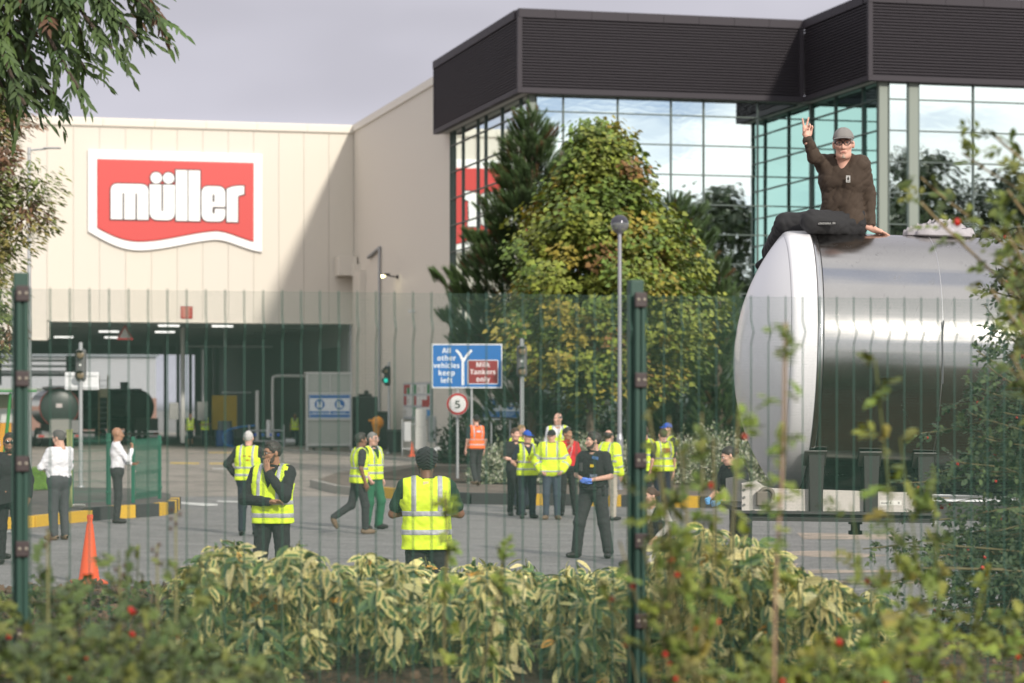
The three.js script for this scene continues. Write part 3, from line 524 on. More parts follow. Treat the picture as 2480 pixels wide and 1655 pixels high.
// ---------------------------------------------------------------- green security mesh fence on the bank
{
  const P1 = V(-1.935, 0, -9.53), P2 = V(0.528, 0, -10.10), step = P2.clone().sub(P1), dir = step.clone().normalize(), L = step.length(), turn = Math.atan2(-dir.z, dir.x);
  const green = mat([0.026, 0.085, 0.06], { roughness: 0.38, clearcoat: 0.3 }), clampM = mat([0.035, 0.022, 0.022], { roughness: 0.5 }), boltM = mat([0.3, 0.27, 0.22], { roughness: 0.5, metalness: 0.6 });
  const postM = mat([0.012, 0.052, 0.036], { roughness: 0.5 });
  const fence = thing('mesh_fence', 'dark green close mesh security fence standing on the planted bank', 'fence', P1, turn);
  const TOP = 2.62, LOW = 0.78;
  const prof = (y) => { let o = 0; for (const c of [2.465, 1.42]) o += Math.max(0, 1 - Math.abs(y - c) / 0.05) * 0.034; return o; };
  const knots = [LOW, 1.37, 1.42, 1.47, 2.415, 2.465, 2.515, TOP];
  for (let k = -1; k < 2; k++) { // three bays
    const x0 = k * L + 0.035, x1 = (k + 1) * L - 0.035, verts = [], bars = [];
    const n = Math.round((x1 - x0) / 0.0762);
    for (let i = 0; i <= n; i++) { const x = mix(x0, x1, i / n); for (let q = 0; q + 1 < knots.length; q++) verts.push(rod(V(x, knots[q], prof(knots[q]) - 0.004), V(x, knots[q + 1], prof(knots[q + 1]) - 0.004), 0.0026, 0.0026, 5, true)); }
    for (let y = LOW; y <= TOP; y += 0.0127) bars.push(bx(x1 - x0, 0.0023, 0.0023, (x0 + x1) / 2, y, prof(y)));
    part(fence, 'upright_wires', verts, green, true);
    part(fence, 'cross_wires', bars, green, true);
  }
  for (let k = -1; k < 3; k++) {
    const x = k * L, post = part(fence, 'post', [rbx(0.06, TOP - 0.3 + 0.06, 0.062, x, (TOP + 0.3) / 2 + 0.03, -0.045, 0.006)], postM);
    const bar = []; for (const dx of [-0.013, 0.013]) bar.push(rbx(0.017, TOP - LOW, 0.014, x + dx + 0.004, (TOP + LOW) / 2, 0.014, 0.005));
    bar.push(bx(0.05, TOP - LOW, 0.006, x + 0.004, (TOP + LOW) / 2, 0.006)); part(post, 'clamp_bar', bar, postM);
    for (let y = TOP - 0.025; y > 0.85; y -= 0.335) { const c = part(post, 'clamp_plate', rbx(0.052, 0.062, 0.016, x + 0.004, y, 0.026, 0.004), clampM); for (const dx of [-0.012, 0.014]) part(c, 'bolt_head', new THREE.SphereGeometry(0.007, 8, 6).scale(1, 1, 0.5).translate(x + dx + 0.004, y, 0.034), boltM); }
  }
}
// ---------------------------------------------------------------- signs, lights, street furniture
const pole = mat([0.4, 0.41, 0.42], { roughness: 0.5, metalness: 0.55 }), black = mat([0.018, 0.018, 0.02], { roughness: 0.6 }), lensDull = mat([0.2, 0.15, 0.09], { roughness: 0.35 });
function signFace(w, h, px, draw) { const t = canvasTex(px, Math.round(px * h / w), draw); return mat([0.82, 0.82, 0.82], { map: t, roughness: 0.5 }); }
{ // lane sign
  const base = onGround(1126, 65, 0.19), s = thing('lane_sign', 'blue and red lane sign for milk tankers on two posts', 'sign', base, 0.02);
  const S = F / 65, w = 172 / S, h = 108 / S, cy = EYE - (887 - HY) / S - 0.19;
  const cx = (1131 - 1126) / S;
  const face = signFace(w, h, 1024, (c, W, H) => {
    c.fillStyle = '#e9ecec'; c.fillRect(0, 0, W, H); c.fillStyle = '#0a6cb8'; c.beginPath(); c.roundRect(16, 16, W - 32, H - 32, 20); c.fill();
    c.fillStyle = '#eef2f4'; c.font = 'bold 104px sans-serif'; c.textAlign = 'center'; ['All', 'other', 'vehicles', 'keep', 'left'].forEach((t, i) => c.fillText(t, 215, 134 + i * 108, 384));
    c.strokeStyle = '#eef2f4'; c.lineWidth = 36; c.beginPath(); c.moveTo(352, 90); c.quadraticCurveTo(420, 140, 444, 236); c.moveTo(580, 90); c.quadraticCurveTo(500, 170, 462, 250); c.stroke(); c.beginPath(); c.moveTo(452, 200); c.lineTo(452, H - 44); c.stroke();
    c.fillStyle = '#eef2f4'; c.beginPath(); c.roundRect(520, 232, 446, H - 290, 18); c.fill(); c.fillStyle = '#8f1f24'; c.beginPath(); c.roundRect(530, 242, 426, H - 310, 14); c.fill();
    c.fillStyle = '#f1ecec'; c.font = 'bold 98px sans-serif'; ['Milk', 'Tankers', 'only'].forEach((t, i) => c.fillText(t, 743, 336 + i * 106, 410));
  });
  part(s, 'panel', rbx(w, h, 0.03, cx, cy, 0, 0.012), pole);
  part(s, 'sign_face', new THREE.PlaneGeometry(w - 0.01, h - 0.01).translate(cx, cy, 0.018), face);
  for (const px of [1108, 1142]) part(s, 'post', rod(V((px - 1126) / S, 0, -0.06), V((px - 1126) / S, cy + h / 2 - 0.05, -0.06), 0.038, 0.038, 12), pole);
}
{ // speed limit disc
  const Z = 64.6, s = thing('speed_limit_sign', 'round white speed limit sign with red ring and number 5', 'sign', onGround(1108, Z, 0.19), 0), S = F / Z, cy = EYE - (979 - HY) / S - 0.19;
  const face = canvasTex(256, 256, (c, W) => { c.fillStyle = '#b3161c'; c.fillRect(0, 0, W, W); c.fillStyle = '#eeeeec'; c.beginPath(); c.arc(128, 128, 100, 0, 7); c.fill(); c.fillStyle = '#16301f'; c.font = 'bold 128px sans-serif'; c.textAlign = 'center'; c.textBaseline = 'middle'; c.fillText('5', 128, 134); });
  part(s, 'disc', new THREE.CylinderGeometry(0.3, 0.3, 0.02, 40).rotateX(Math.PI / 2).translate(0, cy, 0), pole);
  part(s, 'sign_face', new THREE.CircleGeometry(0.29, 48).translate(0, cy, 0.012), mat([0.85, 0.85, 0.85], { map: face, roughness: 0.45 }));
  part(s, 'bracket', rbx(0.1, 0.3, 0.03, 0, cy, -0.025, 0.005), pole);
}
function signal(name, label, px, pyBase, Z, h, heads, h0 = 0) { // two-aspect traffic signal seen from front or back
  const s = thing(name, label, 'traffic light', onGround(px, Z, h0), heads.turn ?? 0, 'traffic lights along the plant entrance');
  part(s, 'pole', [rod(V(0, 0, 0), V(0, h, 0), 0.055, 0.055, 12), rod(V(0, 0, 0), V(0, 0.05, 0), 0.11, 0.09, 12)], pole);
  part(s, 'signal_head', [rbx(0.28, 0.86, 0.22, 0, h - 0.6, heads.back ? -0.04 : 0.14, 0.09)], heads.back ? mat([0.1, 0.1, 0.1], { roughness: 0.6 }) : black);
  const z = heads.back ? 0.08 : 0.26;
  [0.2, -0.2].forEach((dy, i) => {
    part(s, 'lens', new THREE.SphereGeometry(0.1, 16, 10).scale(1, 1, 0.35).translate(0, h - 0.6 + dy * (heads.back ? 1.35 : 1), z), i === 1 && heads.green ? mat([0.02, 0.3, 0.22], { emissive: col(0.02, 0.75, 0.55), emissiveIntensity: 0.8 }) : lensDull);
    const vis = new THREE.CylinderGeometry(0.118, 0.118, 0.16, 20, 1, true, Math.PI * 0.75, Math.PI * 1.5); vis.rotateX(Math.PI / 2); part(s, 'visor', vis.translate(0, h - 0.6 + dy * (heads.back ? 1.35 : 1), z + 0.06), mat([0.03, 0.03, 0.03], { side: THREE.DoubleSide }));
  });
  if (heads.back) part(s, 'indicator', new THREE.CircleGeometry(0.03, 16).translate(0, h - 0.6, 0.075), mat([0.75, 0.78, 0.74], { roughness: 0.2 }));
  return s;
}
{
  const s1 = signal('traffic_signal', 'traffic light on a galvanised pole carrying a blank white board', 195, 1182, 64, 3.85, { back: true });
  const S = F / 64; part(s1, 'blank_board', rbx(0.9, 0.47, 0.02, 0.02, EYE - (923 - HY) / S, -0.07, 0.01), mat([0.74, 0.75, 0.77], { roughness: 0.4 }));
  part(s1, 'board_rail', [span(-0.4, 0.44, EYE - (911 - HY) / S - 0.012, EYE - (911 - HY) / S + 0.012, -0.058, -0.05), span(-0.4, 0.44, EYE - (940 - HY) / S - 0.012, EYE - (940 - HY) / S + 0.012, -0.058, -0.05)], pole);
  signal('traffic_signal', 'green lit traffic light beside the black wheelie bin', 942, 1106, 104, 3.95, { green: true, turn: -0.5 }, 0.12);
  signal('traffic_signal', 'traffic light standing to the right of the blue lane sign', 1264, 1160, 64, 3.75, { back: true }, 0.2);
}
{ // globe lamp
  const Z = 57, S = F / Z, s = thing('globe_lamp', 'tall street lamp with a clear tinted globe', 'street lamp', onGround(1501, Z, 0.19)), H = EYE - (543 - HY) / S - 0.19;
  part(s, 'column', [rod(V(0, 1.3, 0), V(0, H - 0.2, 0), 0.052, 0.045, 14), rod(V(0, 0, 0), V(0, 1.18, 0), 0.085, 0.085, 14), rod(V(0, 1.18, 0), V(0, 1.32, 0), 0.085, 0.052, 14)], mat([0.32, 0.32, 0.35], { roughness: 0.4, metalness: 0.6 }));
  part(s, 'globe_bowl', new THREE.SphereGeometry(0.215, 32, 12, 0, 6.2832, 1.45, 1.5).translate(0, H, 0), mat([0.5, 0.52, 0.55], { transmission: 0.75, roughness: 0.03, ior: 1.5, thickness: 0, side: THREE.DoubleSide }));
  part(s, 'globe_cap', new THREE.SphereGeometry(0.2165, 32, 14, 0, 6.2832, 0, 1.46).translate(0, H, 0), mat([0.05, 0.05, 0.065], { metalness: 0.3, roughness: 0.15, side: THREE.DoubleSide }));
  part(s, 'lamp_neck', [rod(V(0, H - 0.22, 0), V(0, H - 0.17, 0), 0.09, 0.09, 14), rod(V(0, H - 0.17, 0), V(0, H - 0.02, 0), 0.05, 0.05, 12)], mat([0.08, 0.08, 0.09]));
}
{ // left lamp column with a flat head
  const Z = 65, S = F / Z, s = thing('flat_head_lamp', 'tall lamp column with a flat arm head beside the reddish tree', 'street lamp', onGround(70, Z)), H = EYE - (357 - HY) / S;
  part(s, 'column', rod(V(0, 0, 0), V(0, H, 0), 0.06, 0.045, 12), pole);
  part(s, 'arm', rod(V(0, H - 0.08, 0), V(0.45, H - 0.04, 0), 0.025, 0.025, 8), pole);
  part(s, 'lamp_head', rbx(0.45, 0.035, 0.2, 0.62, H - 0.02, 0, 0.015), pole);
}
// protective-gear cabinet
{
  const Z = 112, S = F / Z, s = thing('gear_cabinet', 'steel and glass protective gear cabinet with a blue mandatory sign', 'cabinet', onGround(797, Z, 0.12), 0.12), W = 106 / S, D = 1.3;
  const y = (py) => EYE - (py - HY) / S - 0.12, frame = mat([0.5, 0.5, 0.48], { roughness: 0.35, metalness: 0.7 }), pane = mat([0.5, 0.52, 0.48], { roughness: 0.25, transmission: 0.35, thickness: 0 });
  part(s, 'frame', [...[-1, 1].flatMap((k) => [bx(0.07, y(905), 0.07, k * W / 2, y(905) / 2, 0), bx(0.07, y(905), 0.07, k * W / 2, y(905) / 2, -D)]), bx(W, 0.07, 0.07, 0, y(905), 0), bx(W, 0.07, 0.07, 0, y(905), -D), bx(W + 0.04, 0.1, 0.09, 0, y(953), 0.02), bx(W + 0.04, 0.12, 0.09, 0, y(1015), 0.02), bx(W + 0.04, 0.1, 0.09, 0, y(1078), 0.02), bx(0.05, y(905) - y(953), 0.06, 0.05, (y(905) + y(953)) / 2, 0)], frame);
  part(s, 'lower_panel', span(-W / 2 + 0.04, W / 2 - 0.04, y(1077), y(1018), -0.04, 0.0), pane);
  for (const k of [-1, 1]) part(s, 'upper_pane', span(k < 0 ? -W / 2 + 0.04 : 0.08, k < 0 ? 0.02 : W / 2 - 0.04, y(950), y(907), -0.02, 0.0), pane);
  part(s, 'side_panel', span(-W / 2 - 0.02, -W / 2 - 0.0, y(1070), y(908), -D + 0.05, -0.05), frame);
  part(s, 'canopy', [bx(W + 0.2, 0.05, 0.8, 0, y(903), -0.9, 0, 0, 0.05)], frame);
  part(s, 'back_panel', span(-W / 2, W / 2, 0.1, y(908), -D - 0.03, -D), mat([0.2, 0.22, 0.2]));
  for (const k of [-0.7, 0.1]) part(s, 'castor', new THREE.TorusGeometry(0.05, 0.03, 8, 12).translate(k, 0.06, -0.1), black);
  const face = signFace(0.95 * W, (1013 - 956) / S, 512, (c, w, h) => {
    c.fillStyle = '#dfe5ea'; c.fillRect(0, 0, w, h); c.strokeStyle = '#1f63ad'; c.lineWidth = 6; c.strokeRect(5, 5, w - 10, h - 10); c.fillStyle = '#1f63ad'; c.fillRect(14, 12, w - 28, 34); c.fillRect(14, h - 44, w - 28, 32); c.fillRect(14, h - 86, w / 2 - 22, 32); c.fillRect(w / 2 + 8, h - 86, w / 2 - 22, 32);
    for (const x of [0.26, 0.74]) { c.beginPath(); c.arc(w * x, h * 0.42, 62, 0, 7); c.fill(); }
    c.fillStyle = '#dfe5ea'; c.fillRect(w * 0.26 - 34, h * 0.42 - 36, 68, 74); c.fillStyle = '#1f63ad'; c.fillRect(w * 0.26 - 8, h * 0.42 - 40, 16, 40); c.fillStyle = '#dfe5ea'; c.beginPath(); c.moveTo(w * 0.74 - 34, h * 0.42 - 34); c.lineTo(w * 0.74 - 2, h * 0.42 - 38); c.lineTo(w * 0.74 + 4, h * 0.42 + 4); c.quadraticCurveTo(w * 0.74 + 44, h * 0.42 + 16, w * 0.74 + 40, h * 0.42 + 40); c.lineTo(w * 0.74 - 36, h * 0.42 + 40); c.fill();
    c.fillStyle = '#e8eef2'; c.font = 'bold 20px sans-serif'; c.textAlign = 'center'; c.fillText('Safety Footwear', w * 0.74, h - 63); c.fillText('High-visibility Jackets', w * 0.26, h - 63, 200);
  });
  part(s, 'sign_face', new THREE.PlaneGeometry(0.95 * W, (1013 - 956) / S).translate(0.02, (y(1013) + y(956)) / 2, 0.075), face);
  part(s, 'sign_board', rbx(0.95 * W, (1013 - 956) / S, 0.02, 0.02, (y(1013) + y(956)) / 2, 0.062, 0.004), frame);
}
{ // black storage tank beside it
  const Z = 114, S = F / Z, s = thing('black_tank', 'black plastic storage tank stepped beside the gear cabinet', 'tank', onGround(886, Z, 0.12), 0.2);
  part(s, 'body', [rbx(1.15, 2.5, 1.1, -0.1, 1.25, 0, 0.06), rbx(0.9, 1.8, 1.0, 0.6, 0.9, -0.3, 0.06)], black); part(s, 'lid', [rbx(0.6, 0.14, 0.6, -0.05, 2.56, 0, 0.04), rbx(0.2, 0.18, 0.2, 0.02, 2.7, 0, 0.03)], black);
}
{ // orange hose reel post
  const s = thing('orange_hopper', 'orange hooded hopper on a dark stand behind the two walking men', 'hopper', onGround(912, 112, 0.12), 0.1);
  part(s, 'hood', [new THREE.SphereGeometry(0.3, 20, 14).scale(0.95, 1, 0.9).translate(0.05, 1.28, 0), rbx(0.35, 0.1, 0.3, -0.2, 1.38, 0, 0.03), new THREE.CylinderGeometry(0.2, 0.1, 0.5, 14).translate(0.0, 0.9, 0)], mat([0.72, 0.28, 0.02], { roughness: 0.5 })); part(s, 'stand', [bx(0.1, 0.8, 0.1, 0, 0.4, 0), bx(0.4, 0.05, 0.4, 0, 0.025, 0)], black);
}
{ // wheelie bin
  const s = thing('wheelie_bin', 'black wheelie bin beside the green lit traffic light', 'bin', onGround(956, 103.6, 0.12), -0.2);
  const b = new THREE.CylinderGeometry(0.4, 0.31, 0.92, 4, 1).rotateY(Math.PI / 4).scale(1, 1, 1.15).translate(0, 0.52, 0); part(s, 'body', b, black); part(s, 'lid', rbx(0.62, 0.06, 0.72, 0, 1.02, 0.03, 0.03), black); for (const k of [-1, 1]) part(s, 'wheel', new THREE.CylinderGeometry(0.1, 0.1, 0.06, 14).rotateZ(Math.PI / 2).translate(k * 0.25, 0.1, -0.3), black);
}
// notice boards on the side wall
{
  const s = thing('notice_board', 'notice board with papers, red and green panels on the side wall', 'notice board', gridV(-0.02, 1.6, 12.7), TH - Math.PI / 2);
  // local x runs along the wall towards us, local z out of it
  const t = canvasTex(512, 256, (c, w, h) => { c.fillStyle = '#b9b9bd'; c.fillRect(0, 0, w, h); const r = mulberry(9); for (let i = 0; i < 8; i++) for (let j = 0; j < 3; j++) { c.fillStyle = r() < 0.25 ? '#a8262c' : r() < 0.15 ? '#2e7d46' : '#e2e1dc'; c.fillRect(10 + i * 62, 10 + j * 82, 50, 66); c.fillStyle = '#7a5b3a'; if (r() < 0.4) c.fillRect(28 + i * 62, 26 + j * 82, 10, 40); } c.fillStyle = '#a8262c'; c.fillRect(10, 8, 120, 22); c.fillRect(350, 120, 130, 50); c.fillStyle = '#3d86c4'; c.fillRect(440, 190, 60, 60); });
  part(s, 'board', rbx(6.0, 1.7, 0.05, 3.0, 0.8, 0.03, 0.01), pole); part(s, 'papers', new THREE.PlaneGeometry(5.9, 1.62).translate(3.0, 0.8, 0.06), mat([0.8, 0.8, 0.8], { map: t, roughness: 0.8 }));
}
{ // meter cabinets on a frame
  const s = thing('meter_cabinets', 'pale grey meter cabinets on a pipe frame by the side wall', 'cabinet', onGround(1015, 99, 0.12), 0.2);
  const pale = mat([0.55, 0.55, 0.52], { roughness: 0.5 });
  part(s, 'cabinet_door', rbx(0.42, 0.75, 0.3, 0.05, 1.55, 0, 0.02), pale); part(s, 'cabinet_door', rbx(0.45, 0.9, 0.3, 0.05, 0.72, 0, 0.02), pale); part(s, 'cabinet_door', rbx(0.3, 0.8, 0.3, -0.5, 1.0, 0, 0.02), pole); part(s, 'cabinet_door', rbx(0.3, 1.1, 0.3, 0.52, 1.1, 0, 0.02), pole);
  part(s, 'pipe_frame', [rod(V(-0.7, 0, 0), V(-0.7, 1.5, 0), 0.025, 0.025, 8), rod(V(0.7, 0, 0), V(0.7, 1.5, 0), 0.025, 0.025, 8), rod(V(-0.7, 1.3, 0), V(0.7, 1.3, 0), 0.025, 0.025, 8), rod(V(-0.7, 0.3, 0), V(0.7, 0.3, 0), 0.025, 0.025, 8)], pole);
  const b = single('rubbish_bag', new THREE.SphereGeometry(0.42, 24, 14).scale(1.25, 0.55, 1), mat([0.5, 0.5, 0.48], { roughness: 0.4 }), 'pale crumpled plastic bag lying by the meter cabinets', 'bag'); { const p = b.geometry.attributes.position; for (let i = 0; i < p.count; i++) { const k = 1 + 0.2 * noise3(p.getX(i) * 5, p.getY(i) * 5, p.getZ(i) * 5); p.setXYZ(i, p.getX(i) * k, p.getY(i) * k, p.getZ(i) * k); } b.geometry.computeVertexNormals(); } b.position.copy(onGround(1075, 97, 0.3));
}
function cone(name, label, pos, h, battered) {
  const s = thing(name, label, 'traffic cone', pos, 0.3), orange = mat([0.72, 0.1, 0.03], { roughness: 0.55 });
  const g = new THREE.LatheGeometry([[0.24, 0.02], [0.2, 0.03], [0.185, 0.06], [0.17, 0.09], [0.055, 0.86], [0.043, 0.87], [0.041, 0.93], [0.052, 0.94], [0.05, 0.99], [0.044, 1], [0.03, 0.97], [0.03, 0.9]].map(([r, y]) => new THREE.Vector2(r * h * 0.86, y * h)), 32);
  const p = g.attributes.position; if (battered) for (let i = 0; i < p.count; i++) { const y = p.getY(i), a = Math.atan2(p.getZ(i), p.getX(i)); if (y > 0.97 * h) p.setY(i, y - 0.03 * h * Math.max(0, Math.sin(a * 2))); p.setX(i, p.getX(i) + 0.015 * y); } g.computeVertexNormals();
  part(s, 'cone_body', g, orange); part(s, 'base', rbx(0.5 * h, 0.04, 0.5 * h, 0, 0.02, 0, 0.015), orange);
}
cone('traffic_cone', 'battered orange traffic cone standing at the foot of the bank', onGround(215, 29.3), 0.84, true);
cone('traffic_cone', 'small orange cone by the meter cabinets', onGround(998, 98, 0.12), 0.6, false);
{ // blue protective-gear boards behind the people
  const Z = 80, S = F / Z, s = thing('gear_boards', 'pair of blue and white safety boards under the trees', 'sign', onGround(1210, Z, 0.2), 0.1);
  const face = (k) => canvasTex(256, 256, (c, w, h) => { c.fillStyle = '#d5dde2'; c.fillRect(0, 0, w, h); c.fillStyle = '#2a68ab'; c.beginPath(); c.arc(128, 80, 62, 0, 7); c.fill(); c.fillRect(0, 160, w, 74); c.fillStyle = '#d5dde2'; c.fillRect(98 + k * 8, 46, 50, 64); for (let i = 0; i < 4; i++) c.fillRect(16, 172 + i * 15, 200 - i * 22, 4); });
  for (const [k, px] of [[0, 1190], [1, 1236]]) { const x = (px - 1210) / S, y = EYE - (990 - HY) / S - 0.2; part(s, 'board', rbx(0.6, 0.74, 0.02, x, y, 0, 0.01), pole); part(s, 'sign_face', new THREE.PlaneGeometry(0.58, 0.72).translate(x, y, 0.013), mat([0.75, 0.78, 0.8], { map: face(k), roughness: 0.5 })); part(s, 'post', rod(V(x, 0, -0.03), V(x, y + 0.3, -0.03), 0.03, 0.03, 8), pole); }
}
// red notice and warning triangle at the bay
{
  const R = (px, py, z) => { const u = (px - CX) / F; const x = ((u * KZ - KX) - z * (sT + u * cT)) / (cT - u * sT); const Z = KZ + x * sT - z * cT; return [x, EYE - (py - HY) / F * Z]; };
  const [nx, ny] = R(452, 757, 0.1), s = thing('red_notice', 'small red printed notice above the loading bay', 'sign', gridV(nx, ny, 0.02), TH);
  const t = canvasTex(128, 128, (c) => { c.fillStyle = '#a52a22'; c.fillRect(0, 0, 128, 128); c.fillStyle = '#d6b7a6'; for (let i = 0; i < 9; i++) c.fillRect(14, 12 + i * 12, 100 - (i % 3) * 14, 5); });
  part(s, 'board', rbx(0.62, 0.64, 0.03, 0, 0, 0, 0.01), pole); part(s, 'sign_face', new THREE.PlaneGeometry(0.6, 0.62).translate(0, 0, 0.018), mat([0.8, 0.8, 0.8], { map: t }));
  const [tx, ty] = R(302, 808, -1.5), w = thing('warning_triangle', 'hanging white warning triangle with red edge in the bay mouth', 'sign', gridV(tx, ty, -1.5), TH);
  const tri = (r) => new THREE.Shape([[0, r], [r * 0.95, -r * 0.72], [-r * 0.95, -r * 0.72]].map(([a, b]) => new THREE.Vector2(a, b)));
  part(w, 'red_edge', new THREE.ExtrudeGeometry(tri(0.42), { depth: 0.02, bevelEnabled: true, bevelSize: 0.02, bevelThickness: 0.005 }), mat([0.4, 0.03, 0.03])); part(w, 'sign_face', new THREE.ExtrudeGeometry(tri(0.31), { depth: 0.012, bevelEnabled: false }).translate(0, -0.01, 0.03), mat([0.55, 0.55, 0.52])); part(w, 'hanger', [rod(V(-0.2, 0.1, 0), V(-0.2, BAY + 0.4 - ty, 0), 0.008, 0.008, 6), rod(V(0.2, 0.1, 0), V(0.2, BAY + 0.4 - ty, 0), 0.008, 0.008, 6)], pole);
  // floodlight on the side wall
  const f = thing('wall_floodlight', 'small lit floodlight bracketed on the cream side wall', 'light', gridV(-0.05, EYE + (985 - 668) / F * 113, 11.2), TH - Math.PI / 2);
  part(f, 'bracket', [rod(V(0, 0, 0), V(0, 0.05, 0.4), 0.03, 0.03, 8), rbx(0.18, 0.18, 0.06, 0, 0, 0, 0.02)], black); const hd = part(f, 'lamp_housing', rbx(0.62, 0.1, 0.3, 0, 0.1, 0.55, 0.03), black); hd.rotation.x = 0.0;
  for (const k of [-0.2, 0, 0.2]) part(f, 'led_lamp', new THREE.SphereGeometry(0.07, 12, 8).translate(k, 0.04, 0.66), mat([0.9, 0.85, 0.6], { emissive: col(1, 0.9, 0.5), emissiveIntensity: 4 }));
  const l = new THREE.PointLight(col(1, 0.9, 0.6), 0.8); l.name = 'floodlight_lamp'; l.position.set(0, 0.0, 0.78); l.castShadow = true; f.add(l);
  const cam = thing('wall_camera', 'small white camera on the cream side wall below the floodlight', 'camera', gridV(-0.02, EYE + (985 - 752) / F * 109, 15.2), TH - Math.PI / 2); part(cam, 'housing', rbx(0.12, 0.12, 0.3, 0, 0, 0.2, 0.03), mat([0.7, 0.7, 0.7])); part(cam, 'mount', rod(V(0, 0, 0), V(0, 0, 0.08), 0.04, 0.04, 8), mat([0.6, 0.6, 0.6]));
}
// low green V-mesh gates on the corner pavement
function lowMesh(label, pxA, ZA, pxB, ZB, h) {
  const a = onGround(pxA, ZA, 0.185), b = onGround(pxB, ZB, 0.185), d = b.clone().sub(a), L = d.length(), s = thing('mesh_gate', label, 'gate', a, Math.atan2(-d.z, d.x), 'low green gates on the corner pavement');
  const g = mat([0.02, 0.13, 0.08], { roughness: 0.45 });
  for (const x of [0, L]) { part(s, 'post', rbx(0.07, h + 0.05, 0.07, x, (h + 0.05) / 2, 0, 0.01), g); }
  const prof = (y) => { let o = 0; for (const c of [h - 0.15, h * 0.5, 0.2]) o += Math.max(0, 1 - Math.abs(y - c) / 0.1) * 0.06; return o; }, ks = [0.06, 0.1, 0.2, 0.3, h * 0.5 - 0.1, h * 0.5, h * 0.5 + 0.1, h - 0.25, h - 0.15, h - 0.05, h], w = [];
  for (let x = 0.06; x < L - 0.04; x += 0.05) for (let q = 0; q + 1 < ks.length; q++) w.push(rod(V(x, ks[q], prof(ks[q])), V(x, ks[q + 1], prof(ks[q + 1])), 0.004, 0.004, 4, true));
  for (let y = 0.08; y < h; y += 0.2) w.push(bx(L - 0.08, 0.006, 0.006, L / 2, y, prof(y) - 0.008));
  part(s, 'wire_panel', w, g, true);
  for (const y of [h - 0.1, 0.25]) part(s, 'hinge', rbx(0.12, 0.05, 0.05, L - 0.03, y, 0.03, 0.01), g);
}
lowMesh('low green wire gate behind the white shirted man at the pole', 172, 47.6, 262, 48.4, 1.38);
lowMesh('low green wire gate panel beside the bald man with a vape', 322, 49.2, 386, 51.5, 1.3);
{ const s = thing('pale_post', 'pale olive timber post at the edge of the green gate', 'post', onGround(168, 47, 0.185)); part(s, 'shaft', rbx(0.1, 1.5, 0.1, 0, 0.75, 0, 0.01), mat([0.3, 0.32, 0.13])); part(s, 'cap', rbx(0.12, 0.04, 0.12, 0, 1.5, 0, 0.01), mat([0.25, 0.27, 0.1])); }
{ const s = thing('litter_tube', 'crushed pale paper tube lying on the kerb', 'litter', onGround(191, 46.4, 0.25), 0.1); part(s, 'tube', tube([V(-0.12, 0, 0), V(0, 0.008, 0.01), V(0.12, -0.005, 0)], 0.025, 10, 8), mat([0.6, 0.58, 0.5])); part(s, 'band', rod(V(-0.06, 0.004, 0), V(-0.03, 0.006, 0), 0.027, 0.027, 8), mat([0.5, 0.4, 0.1])); }
{ // green framed loading stand at the very left
  const Z = 60, S = F / Z, s = thing('loading_stand', 'green roofed stand with orange and white panels near the tall lamp column', 'kiosk', onGround(20, Z, 0.19), 0.1), y = (p) => EYE - (p - HY) / S - 0.19, g = mat([0.03, 0.2, 0.04], { roughness: 0.5 });
  part(s, 'roof', rbx(2.0, 0.07, 1.4, -0.25, y(944), 0, 0.01), mat([0.3, 0.33, 0.28])); part(s, 'roof_edge', rbx(2.02, 0.05, 0.06, -0.25, y(948), 0.72, 0.01), g); part(s, 'slanting_leg', rod(V(0.12, y(952), 0.6), V(-0.12, 0, 0.6), 0.045, 0.045, 8), g); part(s, 'slanting_leg', rod(V(-1.1, y(952), 0.6), V(-1.1, 0, 0.6), 0.045, 0.045, 8), g);
  part(s, 'orange_panel', span(-1.1, 0.05, 0.02, y(1025), -0.3, -0.25), mat([0.65, 0.3, 0.03])); part(s, 'white_panel', span(-1.1, 0.12, y(1025) + 0.01, y(990), -0.3, -0.25), mat([0.6, 0.6, 0.6])); part(s, 'grey_panel', span(-1.1, 0.06, y(990) + 0.01, y(955), -0.3, -0.25), mat([0.3, 0.28, 0.2]));
}
